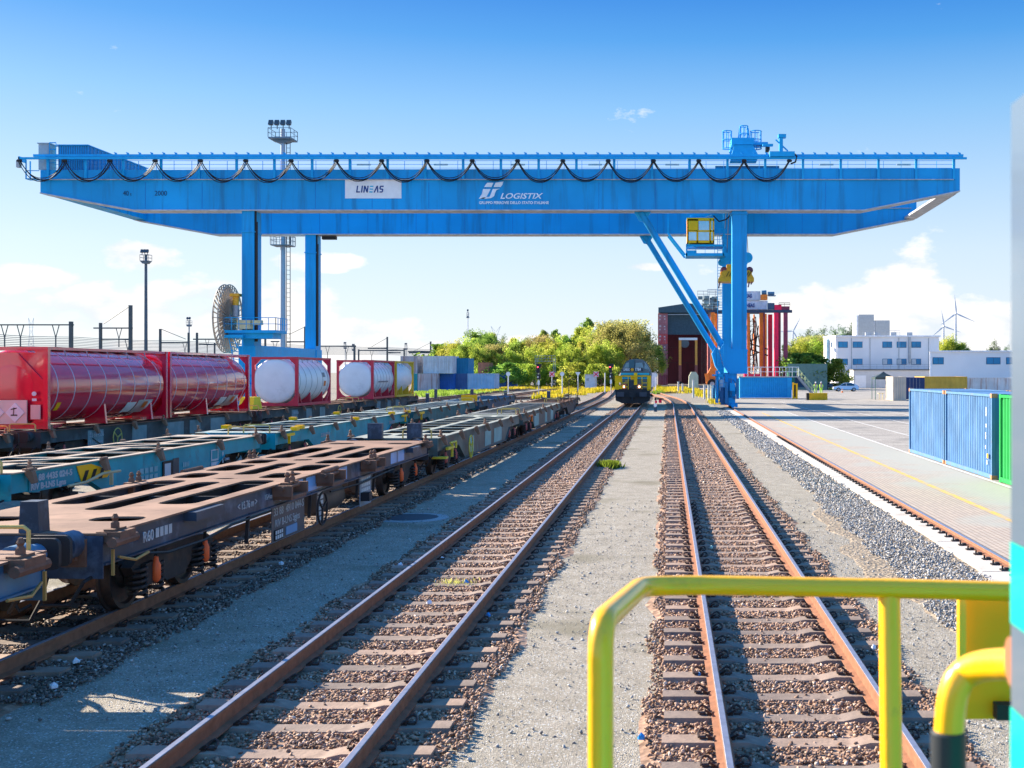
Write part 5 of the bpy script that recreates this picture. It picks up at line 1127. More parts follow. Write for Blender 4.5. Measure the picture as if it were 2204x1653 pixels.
g = 'red containers stacked as shed walls'
CR = [cm('container_faded_red', (.42, .13, .14), dirt=(.55, .35, .33), damt=.25), cm('container_red', (.62, .07, .07), dirt=(.6, .4, .38), damt=.25), cm('container_maroon', (.30, .06, .08), dirt=(.45, .3, .3), damt=.2)]
nm = ['lowest', 'second', 'third', 'fourth', 'fifth', 'sixth', 'topmost']
PWH = M('faded_white_print', (.6, .55, .55), .6)
for lv in range(7):
    for sd, px in (('left', 1416.2), ('right', 1525)):
        mt = CR[{0: 2, 1: 0, 2: 0, 3: 0, 4: 1, 5: 0, 6: 0}[lv]]
        c = container('%s red container in the %s wall stack of the dark shed' % (nm[lv], sd), qx(px), YS, lv*2.59, 12.19, 2.44, 2.585, mt, group=g, det=False, doors=True)
        if sd == 'left' and lv:
            m = MB()
            for a, b, w_ in ((.3, 2.1, .5), (1.5, 2.0, .35), (1.6, 1.3, .25), (.35, 1.2, .3)): m.box(a, a+w_, -.03, -.01, b-.28, b)
            m.build('lettering', PWH, c, world=False)
# portal carrier inside the shed
def px3(px, Y): return PX(px, Y)
pc = thing('portal_carrier', 'orange legged portal carrier with white top beam inside the shed mouth', 'straddle carrier', (qx(1481), 297, 0))
LO = M('carrier_orange_pale', (.78, .33, .06), .5, var=.15)
for a, b in ((1461, 1466.5), (1496, 1501)):
    l = MB().box(px3(a, 297), px3(b, 297), 297, 297.8, 5, PZ(731, 297)).build('leg', LO, pc); MB().box(px3(a, 297)-.05, px3(b, 297)+.05, 296.95, 297.85, .8, 5).build('leg_guard', M('carrier_rust', (.30, .09, .07), .6), l)
    MB().box(px3(a, 297)-.1, px3(b, 297)+.1, 295.8, 299.5, .25, .9).build('wheel_beam', DARK, pc)
MB().box(px3(1461, 297), px3(1501, 297), 296.9, 297.9, PZ(732, 297), PZ(727, 297)).build('top_beam', WHITE, pc); MB().lathe([(-.3, .6), (-.2, 1.1), (.2, 1.1), (.3, .6)], (px3(1474, 297), 297.4, PZ(739, 297)), 'y', 16).build('cable_drum', M('drum_grey', (.10, .12, .13), .6), pc)
# big orange portal machine and red one, with rooftop containers
YC = 230.
def rx(px): return PX(px, YC)
def rz_(py): return PZ(py, YC)
OR2 = M('carrier_orange', (.80, .22, .03), .5, var=.15)
oc = thing('straddle_carrier', 'tall orange straddle carrier behind the blue crane leg, grey machinery on its left roof', 'straddle carrier', (rx(1590), YC+3, 0))
for a, b, d in ((1530, 1538.5, 0), (1541, 1546, 5), (1608, 1614, 0), (1616, 1618.5, 8), (1629, 1632, 9), (1635, 1644, 0), (1648, 1656, 6)):
    MB().box(rx(a), rx(b), YC+d, YC+d+.9, 2.2, rz_(672)).build('leg', OR2, oc)
MB().box(rx(1500), rx(1652), YC-.2, YC+.8, rz_(672), rz_(667)).box(rx(1500), rx(1652), YC+6, YC+7, rz_(672), rz_(667)).build('top_beam', M('beam_navy', (.03, .05, .09), .5), oc)
m = MB(); random.seed(3)
for i in range(26):
    a = rx(1502+random.random()*44); c = rz_(634+random.random()*32); m.box(a, a+random.uniform(.3, 1.2), YC+random.random()*4, YC+1+random.random()*4, c-random.uniform(.3, .9), c)
m.build('machinery', M('machinery_grey', (.16, .22, .24), .5, .2, var=.4), oc)
railing('roof_railing', GREY, oc, [(rx(1501), YC-.3, rz_(640)), (rx(1552), YC-.3, rz_(640))], 1.2, 1.2, 1, .06, .06)
railing('roof_railing', GREY, oc, [(rx(1524), YC+3, rz_(634)), (rx(1560), YC+3, rz_(634))], 1.2, 1.4, 1, .06, .06)
railing('side_walkway', M('pale_green_metal', (.4, .55, .5), .5), oc, [(rx(1510), YC-.4, rz_(668)), (rx(1556), YC-.4, rz_(668))], 1.4, 1., 2, .05, .06)
m = MB(); m.prism([(rx(1520), 1.1), (rx(1556), 1.1), (rx(1556), 3.0), (rx(1538), 4.2), (rx(1530), 4.2), (rx(1519), 2.4)], 'y', YC-1, YC+1.5); m.bar((rx(1520), YC-1.2, 3.0), (rx(1524), YC-1.2, .9), .7, .4); m.build('chassis', OR2, oc)
for a in (1528, 1546): MB().lathe([(-.3, .5), (-.25, .95), (.25, .95), (.3, .5)], (rx(a)+.4, YC-1.2, .97), 'y', 20).build('wheel', BLACK, oc); MB().disc((rx(a)+.4, YC-1.52, .97), (0, 1, 0), .45, .06, 16).build('rim', GREY, children(oc)[-1])
m = MB()
def lattice(m, x0, x1, y, z0, z1, n, w=.12):
    for i in range(n):
        a = z0+(z1-z0)*i/n; b = z0+(z1-z0)*(i+1)/n; m.bar((x0, y, a), (x1, y, b), w*.6); m.bar((x0, y, a), (x1, y, a), w*.6)
    m.bar((x0, y, z0), (x0, y, z1), w); m.bar((x1, y, z0), (x1, y, z1), w)
lattice(m, rx(1617), rx(1630), YC+4, 1, rz_(680), 14); 
m.bar((rx(1604), YC+3, rz_(735)), (rx(1662), YC+3, rz_(753)), .25); m.bar((rx(1608), YC+3, rz_(748)), (rx(1656), YC+3, rz_(765)), .25); m.bar((rx(1618), YC+3, rz_(710)), (rx(1604), YC+3, rz_(775)), .2); m.bar((rx(1628), YC+3, rz_(680)), (rx(1642), YC+3, rz_(770)), .14)
m.build('lattice_mast', M('lattice_black', (.03, .028, .03), .5), oc)
for a_, b_, c_, d_ in ((1611, 690, 1626, 790), (1626, 688, 1612, 792), (1622, 684, 1633, 795), (1634, 700, 1620, 800), (1640, 720, 1606, 740), (1604, 770, 1636, 758), (1628, 690, 1629, 800), (1614, 690, 1616, 800)): MB().bar((rx(a_), YC+2, rz_(b_)), (rx(c_), YC+2, rz_(d_)), .2).build('brace_bar', M('lattice_rust', (.07, .035, .03), .6), oc)
m = MB(); lattice(m, rx(1512), rx(1520), YC+5, 1, rz_(700), 12); m.build('lattice_mast', M('lattice_black', (.03, .028, .03)), oc)
LW2 = cm('container_lineas_white', (.50, .55, .62))
for (a, b, t, bt, lab) in ((1560, 1652.5, 647, 666, 'silver white roof container on the orange carrier, lower of two'), (1560, 1637, 626.5, 645.5, 'silver white roof container, upper of two and nearest the sky')):
    c = container(lab, rx(a), YC+.2, rz_(bt), 2.4, rx(b)-rx(a), rz_(t)-rz_(bt), LW2, det=False, name='machine_container', group='white containers on top of the carrier')
    tx_ = 1600 if t > 640 else 1593
    text('LINEAS', 1.0, NAVY, c, (rx(tx_), YC+.13, rz_(t+14)), width=(rx(1627)-rx(1603)) if t > 640 else (rx(1615)-rx(1590)), bold=.03, depth=.03)
MB().box(rx(1637), rx(1652), YC, YC+2, rz_(645), rz_(634)).build('winch_base', OR2, oc)
m = MB(); m.cyl((rx(1640), YC+.5, rz_(630)), (rx(1650), YC+.5, rz_(629)), .45); m.cyl((rx(1653), YC+.5, rz_(632)), (rx(1667), YC+.5, rz_(632)), .4); m.box(rx(1655), rx(1670), YC, YC+1.5, rz_(637), rz_(635.5)); m.build('winch_motor', M('winch_blue', (.06, .16, .25), .4), oc)
rc_ = thing('straddle_carrier', 'tall crimson red straddle carrier right of the blue crane leg', 'straddle carrier', (rx(1680), YC-6, 0))
YQ = 222.
def ux(px): return PX(px, YQ)
def uz(py): return PZ(py, YQ)
MB().box(ux(1666.5), ux(1675.5), YQ, YQ+.9, 1.2, uz(664)).build('leg', CRIM, rc_); MB().box(ux(1667), ux(1682), YQ-.1, YQ+1, uz(667), uz(656)).build('leg_head', CRIM, rc_)
MB().box(ux(1656.5), ux(1665.5), YQ+3, YQ+3.9, 1.2, uz(675)).build('leg', M('deep_crimson', (.40, .015, .05), .5), rc_)
for a, b, c in ((1687, 1695.5, 0), (1675.4, 1678.4, 3), (1679.5, 1682.5, 4), (1683.5, 1686, 5), (1602, 1607, 2), (1697, 1700, 6), (1650, 1653, 7)): MB().box(ux(a), ux(b), YQ+c, YQ+c+.8, 1.2, uz(668)).build('leg', M('plum_leg', (.25, .04, .08), .5, var=.2), rc_)
MB().box(ux(1605), ux(1705), YQ-.1, YQ+.7, uz(673), uz(667)).build('top_beam', M('beam_navy', (.03, .05, .09)), rc_); MB().box(ux(1652), ux(1667), YQ, YQ+1.4, uz(666), uz(652)).build('control_box', M('box_navy', (.04, .08, .14), .5), rc_)
m = MB(); m.box(ux(1676), ux(1700), YQ+.3, YQ+2.2, uz(671), uz(659)); m.build('top_machinery', M('plum_leg', (.25, .04, .08)), rc_)
railing('top_railing', DARK, rc_, [(ux(1676), YQ-.3, uz(659)), (ux(1700), YQ-.3, uz(659))], .6, 1, 1, .06, .06)
MB().box(ux(1602), ux(1640), YQ-1, YQ+2, .9, 2.9).box(ux(1655), ux(1690), YQ-1, YQ+2, .9, 2.5).build('wheel_beam', CRIM, rc_)
for q in (1609, 1622, 1634, 1662, 1672, 1684): MB().lathe([(-.3, .5), (-.25, .8), (.25, .8), (.3, .5)], (ux(q), YQ-1, .82), 'y', 16).build('wheel', BLACK, rc_)
# blue platform container with railing and steps
YP = 145.
def vx(px): return PX(px, YP)
def vz(py): return PZ(py, YP)
pb = thing('access_platform', 'bright blue container used as a raised platform with railing and stairs, beside the crane leg', 'platform', (vx(1594), YP, 0))
TRM = M('white_trim', (.75, .76, .78), .5)
pb['label'] = 'bright blue container platform with railing and stairs beside the crane leg'
CBB = M('platform_blue', (.01, .32, .68), .5, var=.08, streak=1)
m = MB(); pts = []; n = 24; x0, x1 = vx(1596), vx(1694); st = (x1-x0)/n
for i in range(n): q = x0+i*st; pts += [(q, YP), (q+st*.3, YP), (q+st*.5, YP+.06), (q+st*.8, YP+.06)]
pts.append((x1, YP)); vs = []
for u, v in pts: vs += [(u, v, .25), (u, v, 2.5)]
m.add(vs, [(2*i, 2*i+2, 2*i+3, 2*i+1) for i in range(len(pts)-1)]); m.build('corrugated_wall', CBB, pb)
m = MB(); m.box(vx(1592), vx(1596), YP-.05, YP+2.4, .1, 2.6); m.box(vx(1694), vx(1704), YP-.05, YP+2.4, .1, 2.6); m.box(vx(1596), vx(1694), YP-.03, YP+.1, 2.5, 2.6); m.box(vx(1596), vx(1694), YP-.03, YP+.1, .1, .25); m.box(vx(1596), vx(1694), YP+2.3, YP+2.4, .1, 2.6); m.build('container_frame', CBB, pb)
MB().box(vx(1590), vx(1719), YP-.1, YP+2.5, 2.61, 2.72).build('deck', GREY, pb)
railing('railing', TRM, pb, [(vx(1596), YP-.05, 2.72), (vx(1719), YP-.05, 2.72)], 1.15, .75, 1, .035, .06)
railing('railing', GREY, pb, [(vx(1596), YP+2.4, 2.72), (vx(1719), YP+2.4, 2.72)], 1.15, .9, 1, .03, .05)
a, b = (vx(1719), 2.65), (vx(1757), .1); m = MB()
for yy in (YP+.2, YP+1.2): m.bar((a[0], yy, a[1]), (b[0], yy, b[1]), .06, .25)
for i in range(12): t = (i+.5)/12; m.box(a[0]+(b[0]-a[0])*t-.12, a[0]+(b[0]-a[0])*t+.12, YP+.2, YP+1.2, a[1]+(b[1]-a[1])*t-.02, a[1]+(b[1]-a[1])*t+.02)
m.build('stairs', GREY, pb); m = MB()
for yy in (YP+.2, YP+1.2):
    for h in (.55, 1.05): m.tube([(a[0], yy, a[1]+h), (b[0], yy, b[1]+h)], .03, 5)
    for i in range(6): t = i/5; q = (a[0]+(b[0]-a[0])*t, yy, a[1]+(b[1]-a[1])*t); m.tube([q, (q[0], yy, q[2]+1.05)], .025, 5)
m.build('stair_handrail', M('handrail_lime', (.55, .60, .30), .5), pb)
bl = thing('traffic_barrier', 'yellow and black concrete barrier block in front of the workers', 'barrier', (vx(1758), 138, 0)); 
MB().box(PX(1741, 138), PX(1780, 138), 137.6, 138.4, .0, .82).build('yellow_face', M('barrier_yellow', (.68, .38, .01), .6, var=.15), bl); MB().box(PX(1735.5, 138), PX(1741, 138)-.002, 137.6, 138.4, 0, .82).build('dark_end', DARK, bl)
bp = thing('guard_post', 'yellow and black striped guard frame beside the blue platform', 'guard frame', (PX(1711, 143), 143, 0))
MB().box(PX(1706, 143), PX(1709, 143), 143, 143.2, 0, 2.0).box(PX(1713, 143), PX(1717, 143), 143, 143.2, 0, 1.9).box(PX(1706, 143), PX(1717, 143), 143.02, 143.18, 1.75, 1.9).box(PX(1706, 143), PX(1717, 143), 143.02, 143.18, .1, .25).build('frame', YEL, bp); MB().box(PX(1709, 143), PX(1713, 143), 143.1, 143.25, .25, 1.75).build('dark_panel', DARK, bp)

WCL = M('white_cladding', (.74, .73, .73), .55, var=.04, scale=.3, streak=1); TRM = M('white_trim', (.75, .76, .78), .5); WB = M('window_blue_frame', (.02, .12, .20), .4); WG = M('window_glass_blue', (.015, .20, .38), .35, var=.25, scale=.4); BLIND = M('window_blind', (.55, .56, .56), .6)
YB_ = 251.
def bx(px): return PX(px, YB_)
def bz(py): return PZ(py, YB_)
def R5(x, y): return 1760+x*.20145, 620+y*.20145
of = thing('office_building', 'white three storey office building with two rows of dark blue windows', 'office building', (bx(1910), YB_+8, 0))
MB().box(bx(1799), bx(2021), YB_, YB_+16, 0, bz(725)).build('front_block', WCL, of)
MB().add([(bx(1781), YB_+6, 0), (bx(1799)-.01, YB_, 0), (bx(1799)-.01, YB_+16, 0), (bx(1781)+1.4, YB_+16, 0), (bx(1781), YB_+6, bz(727)), (bx(1799)-.01, YB_, bz(725)), (bx(1799)-.01, YB_+16, bz(725)), (bx(1781)+1.4, YB_+16, bz(727))], [(0,1,5,4), (1,2,6,5), (2,3,7,6), (3,0,4,7), (4,5,6,7)]).build('side_block', TRM, of)
m = MB(); m.prism([(bx(1779), YB_+6), (bx(1798), YB_-.4), (bx(2024), YB_-.4), (bx(2024), YB_+16.4), (bx(1781)+1.4, YB_+16.4)], 'z', bz(725), bz(722)); m.build('roof_edge', TRM, of)
m = MB()
for i in range(56): m.box(bx(1799)+.2+i*.39, bx(1799)+.24+i*.39, YB_-.03, YB_, 0, bz(726))
m.build('cladding_rib', WCL, of)
def window(par, x0, x1, z0, z1, y, split=True, blind=False):
    f = MB().box(x0, x1, y-.06, y-.002, z0, z1).build('window', WB, par)
    xm = (x0+x1)/2; MB().box(x0+.12, xm-.05, y-.08, y-.061, z0+.1, z1-.1).build('pane', BLIND if blind else WG, f); MB().box(xm+.05, x1-.12, y-.08, y-.061, z0+.1, z1-.1).build('pane', WG, f)
for i, cx in enumerate((218, 374, 691, 844, 1000)):
    for j, cy in enumerate((572, 755)):
        a = R5(cx, cy); b = R5(cx+104, cy+66); window(of, bx(a[0]), bx(b[0]), bz(b[1]), bz(a[1]), YB_, blind=(j == 1 and i > 1))
for j, cy in enumerate((575, 757)):
    for q in (1787.5, 1793): p0 = Vector((bx(q), YB_+6-(q-1781)/18*6-.08, 0)); MB().bar((p0.x, p0.y, bz(R5(0, cy+58)[1])), (p0.x, p0.y, bz(R5(0, cy)[1])), .35, .1).build('side_window', WG, of)
MB().box(bx(1783), bx(1789), YB_+3.2, YB_+3.4, 0, bz(729)).build('glazed_corner', M('pale_glass', (.35, .55, .62), .1), of)
for q in (1832, 1872, 1934, 1998): MB().box(bx(q), bx(q)+.12, YB_-.12, YB_-.035, 3, bz(727)).build('downpipe', GREY, of)
for q in (1870, 1890, 1925, 1960): MB().box(bx(q), bx(q)+1.2, YB_+4, YB_+5, bz(722), bz(722)+.8).build('roof_unit', GREY, of)
m = MB(); a = R5(970, 510); m.box(bx(a[0]), bx(a[0])+.45, YB_-.35, YB_-.02, bz(782), bz(721)); m.build('duct_pipe', GREY, of)
an = MB().box(bx(1826), bx(2002), YB_-7, YB_-.1, 0, PZ(797, YB_-7)).build('annex', M('annex_cream', (.55, .545, .54), .6, streak=1, var=.06), of)
MB().box(bx(1825), bx(2003), YB_-7.2, YB_-.1, PZ(797, YB_-7), PZ(794.5, YB_-7)).build('annex_roof', M('annex_roof_dark', (.12, .12, .12), .7), an)
MB().box(bx(1829), bx(1852), YB_-7.05, YB_-7.005, 0, PZ(808, YB_-7)).build('annex_door', WHITE, an)
railing('annex_railing', GREY, an, [(bx(1832), YB_-6.8, PZ(794.5, YB_-7)), (bx(1990), YB_-6.8, PZ(794.5, YB_-7))], 1, 1.4, 1, .03, .04)
MB().box(bx(1805), bx(1825), YB_-.15, YB_-.01, .2, 2.4).build('entrance_door', GLASS, of)
railing('roof_railing', GREY, of, [(bx(1860), YB_+2, bz(722)), (bx(1941), YB_+2, bz(722))], 1.1, 1.2, 2, .04, .05)
SILO = M('silo_cladding', (.33, .35, .36), .5, var=.08, streak=1)
for (a, b, t), lb in (((1848, 1881, 677), 'taller grey tower block rising behind the white office roof'), ((1884, 1915, 689.5), 'lower grey tower block right of the taller one behind the office')):
    tw = thing('tower_block', lb, 'tower', (PX(a, 275), 275, 0), 'towers behind the office')
    MB().box(PX(a, 275), PX(b, 275), 275, 281, 0, PZ(t, 275)).build('tower_wall', SILO, tw); MB().box(PX(a-5, 275), PX(a, 275)-.01, 275.4, 281, 0, PZ(t, 275)-.1).build('pale_side', TRM, tw)
    m = MB()
    for i in range(9): m.box(PX(a, 275), PX(b, 275), 274.96, 275, PZ(t, 275)-.9-i*.9, PZ(t, 275)-.86-i*.9)
    m.build('panel_joint', GREY, tw)
ow = thing('low_warehouse', 'white two storey building with three blue windows behind the yellow container', 'warehouse', (PX(2100, 205), 205, 0)); YW = 205.
k_ = (YW+30)/YW; x0, x1 = PX(2001, YW), PX(2260, YW); MB().prism([(x0, YW), (x1, YW), (x1*k_, YW+30), (x0*k_, YW+30)], 'z', 0, PZ(757, YW)).build('wall', WCL, ow); MB().prism([(x0-.2, YW-.3), (x1, YW-.3), (x1*k_, YW+30), (x0*k_, YW+30)], 'z', PZ(757, YW), PZ(754.5, YW)).build('roof_edge', TRM, ow)
MB().box(PX(2001, YW), PX(2005, YW), YW-.1, YW, 0, PZ(757, YW)).build('corner_pilaster', TRM, ow)
for a, b in ((1228, 1346), (1800, 1952), (2012, 2160)): p, q = R5(a, 740), R5(b, 815); window(ow, PX(p[0], YW), PX(q[0], YW), PZ(q[1], YW), PZ(p[1], YW), YW)
m = MB()
for i in range(60): m.box(PX(2006, YW)+i*.33, PX(2006, YW)+i*.33+.03, YW-.025, YW, 0, PZ(758, YW))
m.build('cladding_rib', WCL, ow)
# flag poles
for a, lb in ((1795, 'thin pole with a small white flag, left one before the office'), (1802, 'thin pole with a small white flag, right one before the office')):
    f = thing('flag_pole', lb, 'flag pole', (PX(a, 235), 235, 0), 'flag poles before the office'); MB().cyl((PX(a, 235), 235, 0), (PX(a, 235), 235, PZ(745, 235)), .06).build('pole', WHITE, f)
    m = MB(); x0 = PX(a, 235); m.add([(x0, 235, PZ(748, 235)), (x0+.25, 235.1, PZ(749, 235)), (x0+.5, 234.95, PZ(753, 235)), (x0+.42, 235.05, PZ(759, 235)), (x0+.1, 235, PZ(758, 235))], [(0, 1, 2, 3, 4)]); m.build('flag', WHITE, f)
# black pavilion tent
Yt = 140.; te = thing('pavilion_tent', 'small black pavilion tent beside the beige container', 'tent', (PX(1903, Yt), Yt, 0)); x0, x1 = PX(1884, Yt), PX(1926, Yt); zt_, zp = PZ(812, Yt), PZ(799.5, Yt); xm = (x0+x1)/2; ym = Yt+1.15
TB = M('tent_black', (.03, .05, .055), .6)
MB().add([(x0, Yt, zt_), (x1, Yt, zt_), (x1, Yt+2.3, zt_), (x0, Yt+2.3, zt_), (xm-.25, ym-.25, zp-.22), (xm+.25, ym-.25, zp-.22), (xm+.25, ym+.25, zp-.22), (xm-.25, ym+.25, zp-.22), (xm, ym, zp), (x0, Yt, zt_-.25), (x1, Yt, zt_-.25), (x1, Yt+2.3, zt_-.25), (x0, Yt+2.3, zt_-.25)],
    [(0,1,5,4), (1,2,6,5), (2,3,7,6), (3,0,4,7), (4,5,8), (5,6,8), (6,7,8), (7,4,8), (9,10,1,0), (10,11,2,1), (11,12,3,2), (12,9,0,3)]).build('canopy', TB, te)
for a in (x0, x1):
    for b in (Yt, Yt+2.3): MB().box(a-.035, a+.035, b-.035, b+.035, 0, zt_).build('leg', M('tent_leg_green', (.06, .16, .14), .5), te)
MB().box(x0+.5, x0+1.2, Yt+.8, Yt+1.4, .7, .76).box(x0+.6, x0+.66, Yt+.9, Yt+.96, 0, .7).box(x0+1.05, x0+1.1, Yt+1.2, Yt+1.3, 0, .7).build('table', CREAM, te)
# cars
def car(label, px, Y, body, rz=0):
    t = thing('parked_car', label, 'car', (PX(px, Y), Y, 0), 'cars parked before the office', rz)
    def B(m, nm, mt, par=None): return m.build(nm, mt, par or t, world=False)
    prof = [(-2.1, .35), (-2.15, .62), (-2.0, .80), (-1.2, .93), (-.45, 1.38), (.1, 1.49), (.9, 1.47), (1.55, 1.2), (1.98, .98), (2.1, .7), (2.08, .35)]
    sc = {.35: .88, .62: .9, .7: .9, .8: .88, .93: .85, .98: .85, 1.2: .72, 1.38: .62, 1.49: .6, 1.47: .6}
    k = len(prof); vs = [(x, -sc[z]*.95, z) for x, z in prof]+[(x, sc[z]*.95, z) for x, z in prof]
    B(MB().add(vs, [tuple(range(k)), tuple(range(k, 2*k))[::-1]]+[(i, i+k, (i+1) % k+k, (i+1) % k) for i in range(k)]), 'body', body)
    for s in (-1, 1):
        g_ = [(-1.05, .96), (-.42, 1.33), (.1, 1.42), (.85, 1.40), (1.4, 1.17), (1.35, .98)]
        B(MB().add([(x, s*(.95*(.85-(z-.95)*.48)+.012), z) for x, z in g_]+[(x, s*(.95*(.85-(z-.95)*.48)-.03), z) for x, z in g_], [tuple(range(6)), tuple(range(6, 12))]), 'side_window', GLASS)
        B(MB().box(-.02, .05, s*.80-.02, s*.80+.02, .96, 1.4), 'door_pillar', body)
        for x in (-1.32, 1.28):
            w = B(MB().lathe([(-.1, .2), (-.1, .33), (.1, .33), (.1, .2)], (x, s*.80, .33), 'y', 20), 'wheel', BLACK); B(MB().disc((x, s*.905, .33), (0, 1, 0), .2, .03, 14), 'rim', GREY, w)
    B(MB().box(-2.17, -2.08, -.75, -.45, .62, .74), 'headlight', WHITE); B(MB().box(2.03, 2.12, -.78, -.5, .78, .92), 'tail_light', CRIM)
    B(MB().add([(-1.18, -.72, .95), (-.5, -.56, 1.37), (-.5, .56, 1.37), (-1.18, .72, .95), (-1.2, -.72, .97), (-.52, -.56, 1.4), (-.52, .56, 1.4), (-1.2, .72, .97)], [(0,1,2,3), (4,5,6,7), (0,1,5,4), (1,2,6,5), (2,3,7,6)]), 'windscreen', GLASS)
    return t
car('silver white hatchback parked before the office building', 1820, 200, M('car_silver', (.55, .60, .66), .25, .3, var=.02, coat=.8))
car('dark estate car behind the workers in yellow', 1768, 222, M('car_black', (.03, .035, .045), .25, var=.02, coat=.8))
co = thing('traffic_cone', 'small orange traffic cone in front of the silver white car', 'traffic cone', (PX(1813, 188), 188, 0)); MB().lathe([(0, .2), (.03, .2), (.04, .14), (.65, .03)], (PX(1813, 188), 188, 0), 'z', 12).build('cone_body', ORANGE, co); MB().lathe([(.3, .098), (.42, .078)], (PX(1813, 188), 188, 0), 'z', 12).build('white_band', WHITE, co)
# workers
SKIN = M('skin', (.45, .27, .19), .6); HV = M('hi_vis_yellow', (.62, .90, .05), .6, var=.08); HVT = M('hi_vis_trousers', (.50, .78, .06), .6, var=.1)
def person(label, px, Y, flip=1):
    x, t = PX(px, Y), None; t = thing('person', label, 'person', (x, Y, 0), 'workers in the yard')
    J = {'pel': (0, 0, .95, .15), 'ch': (0, 0, 1.28, .165), 'nk': (0, 0, 1.48, .065), 'hd': (0, -.02, 1.63, .10), 'ht': (0, -.02, 1.72, .085)}
    e = [('pel', 'ch'), ('ch', 'nk'), ('nk', 'hd'), ('hd', 'ht')]
    for s, q in ((-1, 'l'), (1, 'r')):
        J['sh'+q] = (s*.19, 0, 1.40, .07); J['el'+q] = (s*.25, -.02, 1.14, .05); J['wr'+q] = (s*(.27 if flip*s > 0 else .2), -.13, .92, .036); J['ha'+q] = (s*(.27 if flip*s > 0 else .18), -.16, .84, .04)
        J['hp'+q] = (s*.1, 0, .88, .10); J['kn'+q] = (s*.12, -.04*s*flip, .48, .068); J['an'+q] = (s*.13, .02, .09, .05); J['to'+q] = (s*.14, -.14, .04, .042)
        e += [('ch', 'sh'+q), ('sh'+q, 'el'+q), ('el'+q, 'wr'+q), ('wr'+q, 'ha'+q), ('pel', 'hp'+q), ('hp'+q, 'kn'+q), ('kn'+q, 'an'+q), ('an'+q, 'to'+q)]
    def skin(keys, edges, grow, name, mat):
        ks = list(keys); me = bpy.data.meshes.new(name); me.from_pydata([J[k][:3] for k in ks], [(ks.index(a), ks.index(b)) for a, b in edges], [])
        o = bpy.data.objects.new(name, me); COL.objects.link(o); md = o.modifiers.new('s', 'SKIN'); o.modifiers.new('d', 'SUBSURF').levels = 1
        for i, k in enumerate(ks): me.skin_vertices[0].data[i].radius = (J[k][3]+grow,)*2
        me.skin_vertices[0].data[0].use_root = True
        bpy.context.view_layer.update(); m2 = bpy.data.meshes.new_from_object(o.evaluated_get(bpy.context.evaluated_depsgraph_get())); bpy.data.objects.remove(o)
        m2.materials.clear(); m2.materials.append(mat); m2.shade_smooth(); o = bpy.data.objects.new(name, m2); COL.objects.link(o); o.parent = t; return o
    skin(J, e, 0, 'body', SKIN)
    up = ['ch', 'pel', 'shl', 'ell', 'wrl', 'shr', 'elr', 'wrr']; skin(up, [(a, b) for a, b in e if a in up and b in up], .018, 'jacket', HV)
    lo_ = ['pel', 'hpl', 'knl', 'anl', 'hpr', 'knr', 'anr']; skin(lo_, [(a, b) for a, b in e if a in lo_ and b in lo_], .015, 'trousers', HVT)
    MB().lathe([(0, .135), (.02, .125), (.07, .11), (.11, .06), (.12, .01)], (0, -.02, 1.70), 'z', 14).build('helmet', WHITE, t, world=False)
    for zz in (1.05, 1.25): MB().lathe([(0, .195), (.04, .195)], (0, 0, zz), 'z', 14).build('reflective_band', STRIPE, t, world=False)
    return t
person('worker in lime yellow standing near the stair foot, left of two', 1755.5, 176); person('worker in lime yellow standing behind the yellow barrier, right of two', 1767.5, 178, -1)
# green containers / fences behind
gb = tag(MB().box(PX(1697, 215), PX(1782, 215), 216, 216.2, 0, PZ(783, 215)).build('boundary_fence', M('pale_green_fence', (.12, .20, .17), .6)), 'pale green boundary fence behind the stairs and dark shrub', 'fence')
container('dark green container behind the platform railing', PX(1697, 205), 205, .6, 3, 1.1, 2.6, cm('container_dark_green', (.02, .14, .09)), det=False, group=G3)
container('dark blue container behind the platform railing', PX(1711, 206), 206, .6, 3, 1.7, 2.5, cm('container_midnight', (.02, .06, .12)), det=False, group=G3)
